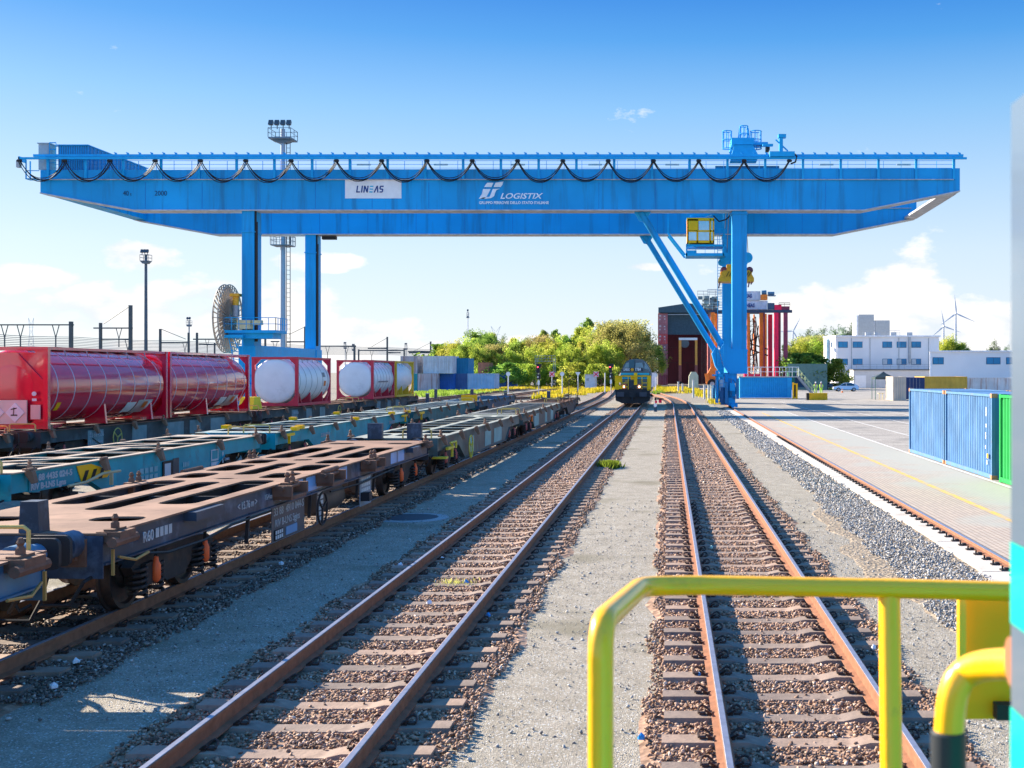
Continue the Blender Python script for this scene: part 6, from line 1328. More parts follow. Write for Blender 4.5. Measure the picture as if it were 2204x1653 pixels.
# ================================================================ masts, posts, catenary, pylons, turbines
def mast(label, px, Y, top, w, cage=None, lights=4, mat=GREY, name='floodlight_mast', cat='floodlight mast', grp_=None):
    x = PX(px, Y); h = PZ(top, Y); t = thing(name, label, cat, (x, Y, 0), grp_); k = Y/FPX
    MB().cyl((x, Y, 0), (x, Y, h-.5), w*k/2, w*k*.36, 14).build('pole', mat, t)
    m = MB(); r = w*k/2+.3
    for s in (-.2, .2): m.box(x+r+s-.03, x+r+s+.03, Y-.1, Y-.04, 2, h-2)
    for i in range(int((h-4)/.5)): m.box(x+r-.2, x+r+.2, Y-.09, Y-.05, 2+i*.5, 2.04+i*.5)
    if w > 10: m.build('ladder', DARK, t)
    pw = cage or w*1.6; pz = h-1.6
    MB().box(x-pw*k/2, x+pw*k/2, Y-pw*k/2, Y+pw*k/2, pz-.15, pz).prism([(x-pw*k/2, pz-.15), (x+pw*k/2, pz-.15), (x+.4, pz-.5), (x-.4, pz-.5)], 'y', Y-.5, Y+.5).build('platform', M('platform_steel', (.12, .16, .2), .5), t)
    q = pw*k/2; railing('platform_railing', M('platform_steel', (.12, .16, .2)), t, [(x-q, Y-q, pz), (x+q, Y-q, pz), (x+q, Y+q, pz), (x-q, Y+q, pz), (x-q, Y-q, pz)], 1.0, 1, 1, .03, .05)
    for i in range(lights):
        c = x-q+.25+(2*q-.5)*i/max(1, lights-1); l = MB(); w2_ = min(.28, q*.8/lights); l.add([(c-w2_, Y-q-.1, h-.25), (c+w2_, Y-q-.1, h-.25), (c+w2_, Y-q+.2, h+.3), (c-w2_, Y-q+.2, h+.3), (c-w2_*.9, Y-q+.3, h-.3), (c+w2_*.9, Y-q+.3, h-.3), (c+w2_*.9, Y-q+.5, h+.1), (c-w2_*.9, Y-q+.5, h+.1)], [(0,1,2,3), (7,6,5,4), (0,4,5,1), (1,5,6,2), (2,6,7,3), (3,7,4,0)]); l.bar((c, Y-q+.3, pz+.9), (c, Y-q+.3, h-.2), .08); l.build('floodlight', M('lamp_housing', (.05, .07, .09), .4), t)
    return t
MG = M('mast_grey', (.30, .34, .42), .5, .2, var=.06)
t = mast('tall grey floodlight mast rising behind the crane girders', 609, 131, 268, 12.5, cage=48, mat=MG)
x = PX(609, 131); 
q = 1.05; zc_ = PZ(528, 131); MB().box(x-q, x+q, 131-q, 131+q, zc_-.1, zc_).build('mid_platform', M('platform_steel', (.12, .16, .2)), t); railing('platform_railing', M('platform_steel', (.12, .16, .2)), t, [(x-q, 131-q, zc_), (x+q, 131-q, zc_), (x+q, 131+q, zc_), (x-q, 131+q, zc_), (x-q, 131-q, zc_)], 1.0, .6, 1, .03, .05)
mast('slim dark floodlight mast above the red tanks', 314, 200, 541, 8, cage=18, lights=3, mat=M('mast_dark', (.08, .11, .14), .5))
mast('short distant lamp mast between the catenary posts', 407, 300, 685, 4, cage=9, lights=2, grp_='distant lamp masts')
mast('thin white mast standing above the container stack trees', 1007, 330, 668, 2.6, cage=4, lights=1, mat=WHITE, grp_='distant lamp masts')
for q_, tp in ((743, 738), (761, 742), (874, 740)): mast('tiny lamp mast at x %d' % q_, q_, 420, tp, 2, cage=6, lights=2, grp_='distant lamp masts')['label'] = {743: 'tiny distant lamp mast, left one of three right of the crane leg', 761: 'tiny distant lamp mast, middle one of three right of the crane leg', 874: 'tiny distant lamp mast above the yellow framed tank'}[q_]
CAT = M('catenary_steel', (.07, .085, .09), .6, .2)
def portal(label, Y, posts, beams, drops=(), stay=None):
    t = thing('catenary_portal', label, 'catenary portal', (PX(posts[0][0], Y), Y, 0), 'overhead line portals'); k = Y/FPX
    for px, top, w in posts: MB().box(PX(px, Y)-w*k/2, PX(px, Y)+w*k/2, Y-.2, Y+.2, 0, PZ(top, Y)).build('post', CAT, t)
    for a, b, py in beams: MB().box(PX(a, Y), PX(b, Y), Y-.15, Y+.15, PZ(py+1.5, Y), PZ(py-1.2, Y)).build('cross_beam', CAT, t)
    for px, py in drops:
        x = PX(px, Y); z = PZ(py, Y); MB().bar((x-.35, Y, z), (x, Y, z-1.3), .07).bar((x+.35, Y, z), (x, Y, z-1.3), .07).bar((x, Y, z-1.2), (x, Y, z-2.4), .1).build('dropper', CAT, t)
    if stay: MB().tube([hp(stay[0], stay[1], Y), hp(stay[2], stay[3], Y)], .05, 4).build('stay_wire', CAT, t)
    return t
portal('large overhead line portal cut by the left picture edge', 123, [(153, 692, 6)], [(-60, 158, 699)], [(44, 700), (120, 700), (10, 700)])
portal('overhead line portal with one tall leaning post above the red tank', 150, [(216.5, 695, 4.5), (281, 657, 6)], [(202, 285, 706), (218, 281, 730)], [(256, 707), (275, 731)], (223, 697, 278, 660))
portal('overhead line portal right of the slim dark mast', 200, [(345, 708, 4), (406, 716, 3)], [(345, 408, 737)], [(398, 738)], (346, 708, 400, 730))
portal('overhead line portal left of the cable drum', 220, [(424, 716, 3.5), (462, 738, 2)], [(416, 520, 730), (428, 480, 741)], [(446, 731)])
portal('overhead line portal between the two left crane legs', 190, [(657, 703, 4), (571, 730, 3)], [(583, 601, 735), (617, 660, 735.5)], [(592, 736)], (622, 720, 655, 704))
portal('overhead line portal right of the left crane legs', 216, [(763, 743, 3.5)], [(690, 766, 745)], [(705, 746), (746, 746)])
portal('overhead line portal above the white tanks', 258, [(772, 752, 2.5), (870, 750, 2.5)], [(772, 871, 754)], [(800, 755)])
portal('overhead line portal with a tall post above the yellow framed tank', 262, [(833.5, 725, 3)], [(792, 834, 749.5), (836, 862, 759)], (), (800, 746, 832, 728))
portal('overhead line portal just left of the trees', 320, [(927, 735, 3), (996, 744, 2.4)], [(878, 928, 756.5), (880, 928, 759), (968, 997, 762)], (), (888, 757, 926, 738))
m = MB(); random.seed(5)
for i in range(9):
    ya = 715+i*4.2; yb = 752+i*1.6; pts = [hp(-60+(1000+60)*j/24, ya+(yb-ya)*(j/24)**.8+2.2*abs(math.sin(j*math.pi/5)), 130+190*(j/24)) for j in range(25)]
    m = MB().tube(pts, .036, 4); tag(m.build('overhead_wire', CAT), 'thin overhead line wire crossing behind the red and white tanks', 'wire', 'overhead line wires')
PYL = M('pylon_grey', (.45, .49, .54), .6)
def pylon(label, px, Y, top, s=1, A=4.2):
    x = PX(px, Y); h = PZ(top, Y); t = thing('power_pylon', label, 'pylon', (x, Y, 0), 'power pylons on the horizon'); m = MB(); w = .22*s
    for a in (-1, 1):
        m.bar((x+a*4, Y, 0), (x+a*1, Y, h-9), w); m.bar((x+a*1, Y, h-9), (x+a*A, Y, h), w); m.bar((x+a*A, Y, h), (x+a*.3, Y, h-5), w*.8); m.bar((x, Y, h-7), (x+a*A*.9, Y, h-7.5), w*.8)
    for i in range(8): z0_ = (h-9)*i/8; z1_ = (h-9)*(i+1)/8; a0 = 4-3*i/8; a1 = 4-3*(i+1)/8; m.bar((x-a0, Y, z0_), (x+a1, Y, z1_), w*.6); m.bar((x+a0, Y, z0_), (x-a1, Y, z1_), w*.6)
    m.build('lattice_tower', PYL, t); return t
pylon('faint power pylon above the red container at far left', 67, 900, 684, .9, 2); pylon('faint power pylon above the trees, left one', 1067, 1050, 702, 1.2); pylon('faint power pylon above the trees, right one near the olive tree', 1311, 900, 691, 1.2)
TW = M('turbine_grey', (.50, .55, .62), .5)
def turbine(label, px, py, Y, L, ang):
    c = hp(px, py, Y); t = thing('wind_turbine', label, 'wind turbine', (c.x, Y, 0), 'wind turbines on the horizon'); MB().cyl((c.x, Y, 0), (c.x, Y, c.z-1), 3.2, 1.9, 14).build('tower', TW, t)
    MB().box(c.x-2, c.x+2, Y-4, Y+6, c.z-2, c.z+2).build('nacelle', TW, t); MB().lathe([(-7, .3), (-5.6, 1.6), (-4, 2.0)], (c.x, Y, c.z), 'y', 12).build('hub', TW, t)
    for i in range(3):
        a = R(ang+120*i); d = Vector((math.sin(a), 0, math.cos(a))); n = Vector((d.z, 0, -d.x)); o = c+Vector((0, -6, 0)); pts = [o+d*1+n*.9, o+d*L*.2+n*2.0, o+d*L+n*.2, o+d*L-n*.2, o+d*L*.2-n*1.4, o+d*1-n*.9]
        MB().add([p+Vector((0, -.4, 0)) for p in pts]+[p+Vector((0, .4, 0)) for p in pts], [tuple(range(6)), tuple(range(6, 12))[::-1]]+[(j, (j+1) % 6, (j+1) % 6+6, j+6) for j in range(6)]).build('blade', TW, t)
turbine('wind turbine with the highest hub above the white buildings', 2057, 675, 2670, 45, -6); turbine('wind turbine left of the highest one, rising from the green tree', 2031, 702.6, 2900, 43, -10); turbine('wind turbine right beside the red straddle carrier', 1706.6, 713, 3200, 44, 28)
# ================================================================ signals, small posts
SB = M('signal_black', (.02, .022, .025), .5); REDL = M('signal_red_lamp', (1, .05, .08), .3, emit=(1, .04, .08), estr=3.)
def signal(label, px, Y, top, base_):
    x = PX(px, Y); h = PZ(top, Y); t = thing('rail_signal', label, 'railway signal', (x, Y, 0), 'tall railway signals'); MB().cyl((x, Y, 0), (x, Y, h-1), .07).build('mast', GREY, t)
    hd_ = MB().prism([(x-.3, h-1.25), (x-.34, h-.1), (x-.2, h), (x+.38, h), (x+.42, h-.35), (x+.16, h-.6), (x+.16, h-1.25)], 'y', Y-.15, Y+.1).build('signal_head', SB, t)
    MB().disc((x-.12, Y-.18, h-.45), (0, 1, 0), .075, .06).build('red_lamp', REDL, hd_)
    MB().box(x-.26, x+.26, Y-.12, Y+.05, h-2.15, h-1.45).build('number_box', SB, t); MB().box(x-.16, x-.02, Y-.14, Y-.121, h-1.95, h-1.7).build('numeral', WHITE, t)
    MB().box(x-.14, x+.14, Y-.1, Y-.02, h-2.9, h-2.3).build('plate', WHITE, t); return t
signal('railway signal with red lamp in front of the grey signal gantry', 1159.5, 163, 783, 0); signal('railway signal with red lamp just left of the dark locomotive', 1315, 172, 783, 0)
Yg = 250.; gt = thing('signal_gantry', 'grey lattice signal gantry in front of the trees', 'signal gantry', (PX(1172, Yg), Yg, 0))
for q in (1152, 1191):
    m = MB(); lattice(m, PX(q, Yg), PX(q+4.5, Yg), Yg, 0, PZ(771, Yg), 9, .09); m.build('leg', GREY, gt)
m = MB(); lz0, lz1 = PZ(777, Yg), PZ(771, Yg); m.box(PX(1152, Yg), PX(1195, Yg), Yg-.3, Yg+.3, lz0-.1, lz0); m.build('bridge', GREY, gt); railing('railing', GREY, gt, [(PX(1152, Yg), Yg-.3, lz0), (PX(1195, Yg), Yg-.3, lz0)], 1.1, .7, 1, .04, .05)
cabn = thing('equipment_cabinet', 'pale grey equipment cabinet among the yellow weeds', 'cabinet', (PX(1270, 225), 225, 0)); MB().box(PX(1259, 225), PX(1281, 225), 225, 226, 0, PZ(806.5, 225)).build('housing', M('cabinet_pale', (.52, .56, .6), .5), cabn); MB().box(PX(1262, 225), PX(1268, 225), 224.96, 225, 1.6, 2.1).build('vent', GREY, cabn); MB().box(PX(1258, 225), PX(1282, 225), 224.8, 226.1, PZ(806.5, 225), PZ(805.5, 225)).build('lid', GREY, cabn)
kz = thing('equipment_cabinet', 'white cabinet at the foot of the shed container stack', 'cabinet', (PX(1410, 235), 235, 0)); MB().box(PX(1402, 235), PX(1413, 235), 235, 236, 0, PZ(802.5, 235)).build('housing', TRM, kz); MB().box(PX(1401.5, 235), PX(1413.5, 235), 234.9, 236, PZ(802.5, 235), PZ(801.5, 235)).build('lid', GREY, kz)
def post(label, px, Y, top, mat=WHITE, head=None, w=.07):
    x = PX(px, Y); h = PZ(top, Y); t = thing('marker_post', label, 'post', (x, Y, 0), 'small trackside posts'); MB().cyl((x, Y, 0), (x, Y, h), w).build('post', mat, t)
    if head == 'disc': MB().disc((x, Y-.1, h-.25), (0, 1, 0), .3, .04).build('sign_disc', WHITE, t)
    elif head == 'tri': MB().prism([(x-.42, h), (x+.42, h), (x, h-.75)], 'y', Y-.12, Y-.08).build('sign_triangle', WHITE, t)
    elif head == 'cross':
        q = MB().prism([(x-.5, h), (x+.5, h), (x+.5, h-1.0), (x-.5, h-1.0)], 'y', Y-.12, Y-.08).build('sign_board', M('pink_white', (.75, .55, .58), .5), t)
        MB().bar((x-.42, Y-.15, h-.1), (x+.42, Y-.15, h-.9), .03, .16).bar((x+.42, Y-.15, h-.1), (x-.42, Y-.15, h-.9), .03, .16).build('red_cross', CRIM, q)
    else: MB().cyl((x, Y, h), (x, Y, h+.06), w*1.35).build('cap', GREY, t)
    return t
post('thin white post with round sign before the pale blue container', 1094, 165, 801, head='disc'); post('thin white post with round sign beside the yellow weeds', 1210, 165, 801, head='disc'); post('thin white post with a triangular sign', 1244, 190, 801, head='tri')
post('post with red and white crossed sign beside the gantry', 1188, 235, 800, head='cross'); post('post with red and white crossed sign right of the pale cabinet', 1283, 225, 800, head='cross'); post('plain white post left of the locomotive', 1302, 180, 803); post('white post with round sign right of the locomotive', 1411, 200, 804, head='disc')
post('low white post with a flat disc near the containers', 1113, 240, 806, head='disc')
for i, (q, Y_, tp) in enumerate(((1460, 186, 822), (1469, 186, 826), (1492, 152, 818), (1516, 144, 829), (1525.5, 132, 829), (1532, 130, 830))): post(['short white concrete post under the left orange leg of the shed carrier', 'stubby white concrete post just right of the first short post', 'white concrete post before the cream generator', 'white concrete post left of the pair near the crane foot', 'left white concrete post of the pair near the crane foot', 'right white concrete post of the pair near the crane foot'][i], q, Y_, tp, M('post_concrete', (.55, .53, .5), .7), w=.13)
gen = thing('cream_generator', 'cream rounded machine beside the orange wheel chassis', 'machine', (PX(1492, 215), 215, 0)); MB().prism([(PX(1482, 215), .4), (PX(1503, 215), .4), (PX(1503, 215), 2.6), (PX(1498, 215), 3.3), (PX(1488, 215), 3.3), (PX(1483, 215), 2.5)], 'y', 215, 218).build('housing', M('generator_cream', (.5, .5, .36), .6), gen); MB().box(PX(1482, 215), PX(1503, 215), 214.9, 218, 0, .4).build('base', DARK, gen)
# dwarf signals between the tracks
ds = thing('dwarf_signal', 'small red and white dwarf signal on a dark foot between the two main tracks', 'signal', (PX(1411, 97), 97, 0)); x = PX(1411, 97)
MB().box(x-.12, x+.12, 96.9, 97.1, 0, .38).build('foot', M('foot_blue_dark', (.03, .07, .11), .6), ds); MB().cyl((x, 97, .38), (x, 97, 1.0), .05).build('stem', GREY, ds); MB().disc((x-.02, 96.92, .55), (0, 1, 0), .14, .04).build('white_disc', WHITE, ds); MB().disc((x+.04, 96.92, .82), (0, 1, 0), .11, .04).build('red_disc', CRIM, ds); MB().box(x-.09, x+.09, 96.9, 97.1, .95, 1.2).build('lamp_box', DARK, ds)
ds = thing('point_lever', 'low black and red point machine beside the bending track', 'point machine', (PX(1421, 125), 125, 0)); x = PX(1421, 125); MB().box(x-.35, x+.35, 124.8, 125.2, .35, .5).build('cap', DARK, ds); MB().box(x-.16, x+.16, 124.85, 125.15, 0, .35).build('body', CRIM, ds)
for i, (q, Y_, tp) in enumerate(((938, 135, 838), (1016, 130, 838), (920, 118, 848), (1181, 112, 843), (1088, 128, 842))):
    x = PX(q, Y_); t = thing('track_stub_post', ['short dark marker block left of the pale blue container front', 'short dark marker block before the pale blue container', 'short dark marker block beside the end of the tank train', 'rusty stub post beside the far wagons of the nearest row', 'short dark marker block behind the middle row'][i], 'marker block', (x, Y_, 0), 'low marker blocks'); MB().box(x-.16, x+.16, Y_-.12, Y_+.12, 0, PZ(tp, Y_)).build('block', M('block_slate', (.06, .07, .1), .6), t); MB().box(x-.18, x+.18, Y_-.14, Y_+.14, PZ(tp, Y_), PZ(tp, Y_)+.08).build('cap', GREY, t)
# manhole on the path
mh_ = thing('manhole_cover', 'round dark manhole cover in the shaded gravel path', 'manhole cover', (PX(883, 26.4), 26.4, 0)); xx = PX(883, 26.4); MB().lathe([(.0, .62), (.022, .62), (.03, .45)], (xx, 26.4, 0), 'z', 32).build('cover', M('manhole_iron', (.045, .05, .06), .6), mh_); MB().lathe([(0, .85), (.012, .85), (.02, .63)], (xx, 26.4, -.001), 'z', 32).build('concrete_ring', M('ring_concrete', (.3, .31, .32), .8), mh_)
# ================================================================ trees
def leafmat(name, a, b, c):
    m = bpy.data.materials.new(name); m.use_nodes = True; t = m.node_tree; t.nodes.clear(); o = N('ShaderNodeOutputMaterial', t)
    at = N('ShaderNodeAttribute', t, attribute_name='tone'); oi = N('ShaderNodeObjectInfo', t); col = RAMP(at.outputs['Fac'], [(0, a), (.5, b), (1, c)], t)
    hs = N('ShaderNodeHueSaturation', t); Lk(col, hs.inputs['Color'], t); Lk(MATH('ADD', MATH('MULTIPLY', oi.outputs['Random'], .05, t), .475, t), hs.inputs['Hue'], t); Lk(MATH('ADD', MATH('MULTIPLY', oi.outputs['Random'], .35, t), .82, t), hs.inputs['Value'], t)
    d = N('ShaderNodeBsdfDiffuse', t); tr_ = N('ShaderNodeBsdfTranslucent', t); Lk(hs.outputs[0], d.inputs[0], t); Lk(hs.outputs[0], tr_.inputs[0], t)
    mx = N('ShaderNodeMixShader', t); mx.inputs[0].default_value = .6; Lk(d.outputs[0], mx.inputs[1], t); Lk(tr_.outputs[0], mx.inputs[2], t); Lk(mx.outputs[0], o.inputs[0], t); return m
L_YG = leafmat('leaves_yellow_green', (.20, .27, .03), (.41, .48, .07), (.60, .62, .13)); L_GR = leafmat('leaves_green', (.08, .15, .03), (.19, .30, .05), (.34, .46, .09)); L_OL = leafmat('leaves_olive', (.22, .22, .06), (.38, .37, .11), (.54, .49, .18)); L_DK = leafmat('leaves_grey_green', (.08, .13, .08), (.17, .24, .15), (.28, .36, .22)); L_LM = leafmat('grass_yellow', (.28, .32, .02), (.5, .48, .03), (.65, .58, .06)); L_LG = leafmat('grass_green', (.10, .17, .02), (.2, .31, .04), (.32, .42, .08))
BARK = M('bark', (.09, .07, .055), .9, var=.3, scale=3)
def leaves(name, P, size, mat, parent, rg, up=0.):
    n = len(P); a = rg.normal(size=(n, 3)); a[:, 2] *= (1-up); a /= np.linalg.norm(a, axis=1)[:, None]; b = rg.normal(size=(n, 3)); b[:, 2] += up*6; b -= a*(a*b).sum(1)[:, None]; b /= np.linalg.norm(b, axis=1)[:, None]
    s = rg.uniform(.5, 1.2, (n, 1))*size; V = np.stack([P-a*s*.5, P-b*s*.9*0+b*s*.35+a*s*0, P+a*s*.5+b*s*.1, P-b*s*.5], 1).reshape(-1, 3) if up == 0 else np.stack([P-a*s*.12, P+a*s*.12, P+b*s, P+b*s*.98-a*s*.05], 1).reshape(-1, 3)
    F = np.arange(4*n).reshape(-1, 4); me = bpy.data.meshes.new(name); me.vertices.add(4*n); me.vertices.foreach_set('co', V.ravel().astype(np.float32)); me.loops.add(4*n); me.loops.foreach_set('vertex_index', F.ravel().astype(np.int32)); me.polygons.add(n); me.polygons.foreach_set('loop_start', np.arange(0, 4*n, 4, dtype=np.int32)); me.update(calc_edges=True)
    at = me.attributes.new('tone', 'FLOAT', 'POINT'); cl = np.clip(.5+.28*np.sin(P[:, 0]*1.3+P[:, 2]*.9)+.22*np.sin(P[:, 1]*1.7-P[:, 2]*1.6)+rg.normal(size=n)*.16, 0, 1); at.data.foreach_set('value', np.repeat(cl, 4).astype(np.float32))
    me.materials.append(mat); o = bpy.data.objects.new(name, me); COL.objects.link(o); o.parent = parent; return o
def tree(name, label, mat, kind, seed, group, H=10., Wd=7., n=9000, cat='tree'):
    rg = np.random.default_rng(seed); rnd = random.Random(seed); t = thing(name, label, cat, (0, 0, 0), group); m = MB()
    r0 = H*.022; m.tube([(0, 0, 0), (.1, 0, H*.3), (-.1, .1, H*.6), (0, 0, H*.85)], [r0, r0*.8, r0*.5, r0*.15], 8); tips = []
    nb = {'round': 24, 'tall': 20, 'sparse': 20, 'bush': 12}[kind]
    for i in range(nb):
        z = H*rnd.uniform(.22 if kind != 'bush' else .05, .82); a = rnd.uniform(0, 6.28); f = (z/H)
        rad = {'round': Wd/2*math.sin(min(1, (1.08-f)*1.25)*math.pi*.62), 'tall': Wd/2*(1.05-f), 'sparse': Wd/2*(1.1-f), 'bush': Wd/2*(1-.3*f)}[kind]*rnd.uniform(.55, 1.0)
        tip = Vector((rad*math.cos(a), rad*math.sin(a), z+rad*.35+H*.05)); tips.append(tip); m.tube([(0, 0, z*.8), tip*.5+Vector((0, 0, z*.4)), tip], [r0*.4, r0*.25, r0*.08], 5)
    tips.append(Vector((0, 0, H*.92)))
    m.build('trunk', BARK, t, world=False); P = []
    per = n//len(tips)
    for tp in tips:
        rr = Wd*rnd.uniform(.10, .19)*(1.0 if kind != 'sparse' else .85); k = rg.normal(size=(per, 3)); k /= np.linalg.norm(k, axis=1)[:, None]; k *= (rg.uniform(.25, 1.1, (per, 1))**.5)*rr; k[:, 2] *= .85
        sub = rg.integers(0, 9, per); off = rg.normal(size=(9, 3))*rr*.45; P.append(k*.7+off[sub]+np.array(tp))
    P = np.concatenate(P); P[:, 2] = np.maximum(P[:, 2], .15); P = P[P[:, 2] < H*1.06]; leaves('crown', P, .25 if kind != 'sparse' else .22, mat, t, rg); return t
G5 = 'trees along the far edge of the yard'
protos = {'yg': tree('deciduous_tree', 'p', L_YG, 'round', 1, G5), 'yg2': tree('deciduous_tree', 'p', L_YG, 'tall', 2, G5, 11, 5.5), 'gr': tree('deciduous_tree', 'p', L_GR, 'round', 3, G5), 'gr2': tree('deciduous_tree', 'p', L_GR, 'tall', 4, G5, 12, 5), 'ol': tree('deciduous_tree', 'p', L_OL, 'round', 5, G5, 10, 8.5, 12000), 'dk': tree('deciduous_tree', 'p', L_DK, 'sparse', 6, G5, 12, 6, 6500), 'bu': tree('shrub', 'p', L_YG, 'bush', 7, G5, 4, 5, 6000, 'shrub'), 'bg': tree('shrub', 'p', L_GR, 'bush', 8, G5, 4, 5, 6000, 'shrub')}
PH = {'yg': 10, 'yg2': 11, 'gr': 10, 'gr2': 12, 'ol': 10, 'dk': 12, 'bu': 4.2, 'bg': 4.2}
DESC = {'yg': 'yellow green rounded tree', 'yg2': 'tall yellow green tree', 'gr': 'mid green rounded tree', 'gr2': 'tall narrow dark green tree', 'ol': 'big olive crowned tree', 'dk': 'airy grey green tree', 'bu': 'low yellow green bush', 'bg': 'low dark green bush'}
TL = [(946, 745, 'bg', 300), (962, 742, 'yg', 292), (985, 736, 'yg', 285), (1003, 732, 'yg', 300), (1018, 742, 'gr', 268), (1035, 716, 'gr', 305), (1048, 722, 'gr', 285), (1040, 752, 'gr', 258), (1062, 724, 'dk', 300), (1078, 738, 'yg', 285), (1083, 722, 'dk', 315), (1098, 740, 'gr', 275), (1112, 734, 'yg', 290), (1127, 738, 'yg2', 275), (1140, 733, 'gr', 295), (1152, 745, 'yg', 268), (1164, 730, 'ol', 285), (1170, 709, 'gr2', 315), (1182, 733, 'yg', 275), (1196, 708, 'gr2', 312), (1204, 728, 'yg', 290), (1222, 731, 'gr', 300), (1217, 745, 'yg', 262), (1238, 728, 'gr', 290), (1250, 735, 'yg2', 262), (1258, 716, 'yg', 290), (1266, 683, 'gr2', 300), (1275, 712, 'yg', 280), (1292, 697, 'gr2', 305), (1305, 705, 'yg2', 290), (1250, 705, 'yg2', 295), (1215, 722, 'yg2', 295), (1160, 728, 'yg2', 300), (1105, 728, 'yg2', 300), (1058, 718, 'yg2', 305), (1020, 728, 'yg2', 300), (1350, 694, 'dk', 295), (1296, 716, 'yg', 272), (1312, 715, 'yg', 285), (1330, 703, 'ol', 262), (1345, 700, 'ol', 275), (1357, 712, 'ol', 258), (1368, 698, 'dk', 285), (1380, 703, 'dk', 280), (1392, 720, 'dk', 285), (1378, 725, 'gr', 270), (1404, 742, 'gr', 285), (1412, 750, 'yg', 290),
      (992, 748, 'yg', 270), (1030, 745, 'yg', 262), (1070, 748, 'ol', 262), (1092, 752, 'yg', 258), (1135, 752, 'yg', 258), (1188, 748, 'yg', 258), (1228, 745, 'yg', 255), (1282, 742, 'yg', 255), (1305, 738, 'yg', 256), (1322, 745, 'yg', 254),
      (1010, 782, 'bu', 250), (1060, 790, 'bg', 245), (1090, 783, 'bg', 240), (1125, 785, 'bu', 250), (1150, 790, 'bg', 262), (1190, 785, 'bu', 255), (1225, 782, 'bu', 245), (1240, 790, 'bg', 250), (1290, 785, 'bu', 240), (1300, 792, 'bg', 240),
      (1705, 738, 'yg', 290), (1722, 734, 'yg', 285), (1738, 733, 'ol', 295), (1752, 732, 'yg', 285), (1768, 730, 'ol', 290), (1780, 735, 'yg', 300), (1735, 763, 'bg', 222), (1756, 766, 'bg', 225), (1772, 775, 'bg', 220), (1726, 722, 'dk', 330), (1740, 708, 'dk', 335), (1755, 716, 'dk', 330), (1770, 705, 'dk', 330), (1797, 707, 'dk', 335), (1815, 702, 'dk', 330), (1835, 694, 'dk', 330),
      (2035, 732, 'yg', 290), (2048, 727, 'yg', 285), (2062, 738, 'gr', 285), (2140, 733, 'dk', 330), (2165, 745, 'dk', 330)]
random.seed(21); seen = {}
TL.sort(key=lambda t: t[0])
for px, top, kd, Y in TL:
    z = PZ(top, Y); s = z/PH[kd]*1.04; wx = s*random.uniform(.74, .95)
    if kd in ('bu', 'bg'): wx = s*1.25
    if kd == 'ol': wx = s*1.0
    if px > 1700 and kd == 'dk': wx = s*.95
    near = 'left of the red carrier' if False else ('before the left end of the trees' if px < 1050 else 'above the signal gantry' if px < 1200 else 'left of the locomotive' if px < 1320 else 'behind the locomotive' if px < 1420 else 'right of the red carrier' if px < 1785 else 'behind the office roof' if px < 1900 else 'behind the low warehouse')
    key = (kd, near); seen[key] = seen.get(key, 0)+1
    ordn = ['', 'second ', 'third ', 'fourth ', 'fifth ', 'sixth ', 'seventh ', 'eighth ', 'ninth ', 'tenth ', 'eleventh '][seen[key]-1]
    lab = (ordn+DESC[kd]+' from left, '+near) if ordn else ('leftmost '+DESC[kd]+' of those '+near)
    copy_tree(protos[kd], (PX(px, Y), Y, -.02), lab, rz=random.uniform(0, 6.28), scale=(wx, wx, s))
for o in protos.values():
    for c in KIDS.get(o, children(o)): bpy.data.objects.remove(c)
    bpy.data.objects.remove(o)
hg = thing('hedge', 'low trimmed green hedge behind the silver white car', 'hedge', (PX(1803, 226), 226, 0)); rg = np.random.default_rng(9)
leaves('foliage', np.stack([rg.uniform(-2.4, 2.4, 2600), rg.uniform(-.8, .8, 2600), rg.uniform(0, 1.15, 2600)], 1), .22, L_LG, hg, rg); MB().box(-2.2, 2.2, -.5, .5, 0, .8).build('twigs', BARK, hg, world=False)
# grass and weeds
def grass(name, patches, mat, size, seed):
    rg = np.random.default_rng(seed); P = []
    for x0, x1, y0, y1, n in patches: q = rg.integers(0, max(3, n//25), n); cx = rg.uniform(x0, x1, max(3, n//25)); cy = rg.uniform(y0, y1, max(3, n//25)); P.append(np.stack([cx[q]+rg.normal(size=n)*.35, cy[q]+rg.normal(size=n)*.6, np.zeros(n)], 1))
    o = leaves(name, np.concatenate(P), size, mat, None, rg, up=.9); o['kind'] = 'stuff'; return o
def gp(a, b, Y0, Y1, n): return (PX(a, (Y0+Y1)/2), PX(b, (Y0+Y1)/2), Y0, Y1, n)
grass('yellow_weeds', [gp(1060, 1100, 185, 235, 1500), gp(1100, 1240, 215, 260, 1800), gp(1188, 1282, 165, 215, 3400), gp(1155, 1200, 142, 152, 1400), gp(1282, 1325, 190, 250, 1600), gp(1405, 1500, 180, 235, 4000), gp(1500, 1560, 150, 190, 2400), gp(1535, 1562, 120, 140, 1400), gp(1240, 1420, 235, 262, 1800), gp(1600, 1700, 235, 260, 800)], L_LM, .5, 1)
grass('green_weeds', [gp(900, 1060, 170, 198, 5000), gp(880, 980, 150, 175, 900), gp(1410, 1425, 170, 190, 500), gp(1785, 1800, 215, 224, 400), gp(1556, 1562, 128, 131, 300)], L_LG, .42, 2)
rg = np.random.default_rng(4); q = rg.normal(size=(1500, 2))*np.array([.15, .3])
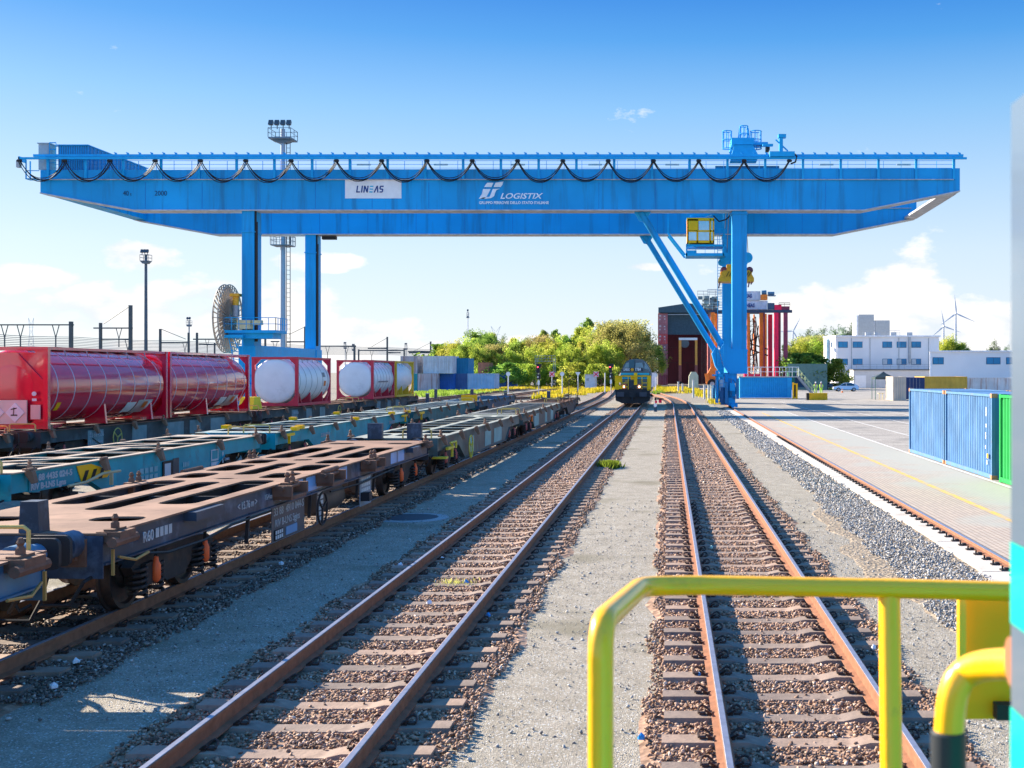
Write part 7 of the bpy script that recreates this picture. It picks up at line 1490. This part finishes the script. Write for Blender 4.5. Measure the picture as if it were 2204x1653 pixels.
o = leaves('grass_tuft', np.stack([PX(1312, 40.5)+q[:, 0], 40.3+q[:, 1], np.zeros(1500)], 1), .22, L_LG, None, rg, up=.8); tag(o, 'bright green grass tuft beside the straight track', 'grass tuft')
q = rg.normal(size=(140, 2))*np.array([.14, .12]); o = leaves('weed_patch', np.stack([PX(985, 18)+q[:, 0], 18+q[:, 1], np.full(140, .05)], 1), .05, L_OL, None, rg, up=.85); tag(o, 'small pale weed patch between the rails of the straight track', 'weeds')
# litter
LIT = [M('litter_white', (.7, .72, .75), .5), M('litter_blue', (.02, .25, .6), .4), M('litter_pale_green', (.35, .6, .5), .5)]
for i, (px, py, c, s, lb) in enumerate(((949, 1202, 0, .16, 'crumpled white scrap between the rails of the straight track, upper one'), (925, 1298, 0, .13, 'flat white scrap between the rails of the straight track, lower one'), (1004, 1253, 1, .10, 'small blue scrap beside the pale weed patch'), (1052, 1325, 1, .10, 'blue scrap outside the right rail of the straight track'), (863, 1216, 0, .15, 'white scrap outside the left rail of the straight track'), (1531, 1179, 2, .09, 'pale green cup in the rail shadow of the right track'), (1506, 1455, 1, .09, 'blue scrap beside the left rail of the right track'), (1380, 1588, 1, .12, 'blue string scrap on the ballast at the bottom edge'), (163, 1424, 0, .16, 'flat white scrap on ballast near the bottom left rail'), (116, 1478, 0, .13, 'white scrap at the edge of the shaded path, bottom left'), (606, 1214, 0, .12, 'white scrap below the brown wagon'), (1880, 1395, 0, .10, 'white scrap right of the rightmost rail, under the handrail'))):
    s *= .75; Y = (EYE-.07)*FPX/(py-HY); rnd = random.Random(i); m = MB(); n = 8; ring = [(s*.5*rnd.uniform(.5, 1.1)*math.cos(j*math.pi/4), s*.45*rnd.uniform(.5, 1.1)*math.sin(j*math.pi/4), rnd.uniform(0, .03)) for j in range(8)]
    m.add([(0, 0, .05)]+ring+[(a, b, -.01) for a, b, _ in ring], [(0, j+1, (j+1) % 8+1) for j in range(8)]+[(j+1, j+9, (j+1) % 8+9, (j+1) % 8+1) for j in range(8)]); o = m.build('litter_scrap', LIT[c], ang=10); o.location = (PX(px, Y), Y, .07); tag(o, lb, 'litter', 'scraps of litter')
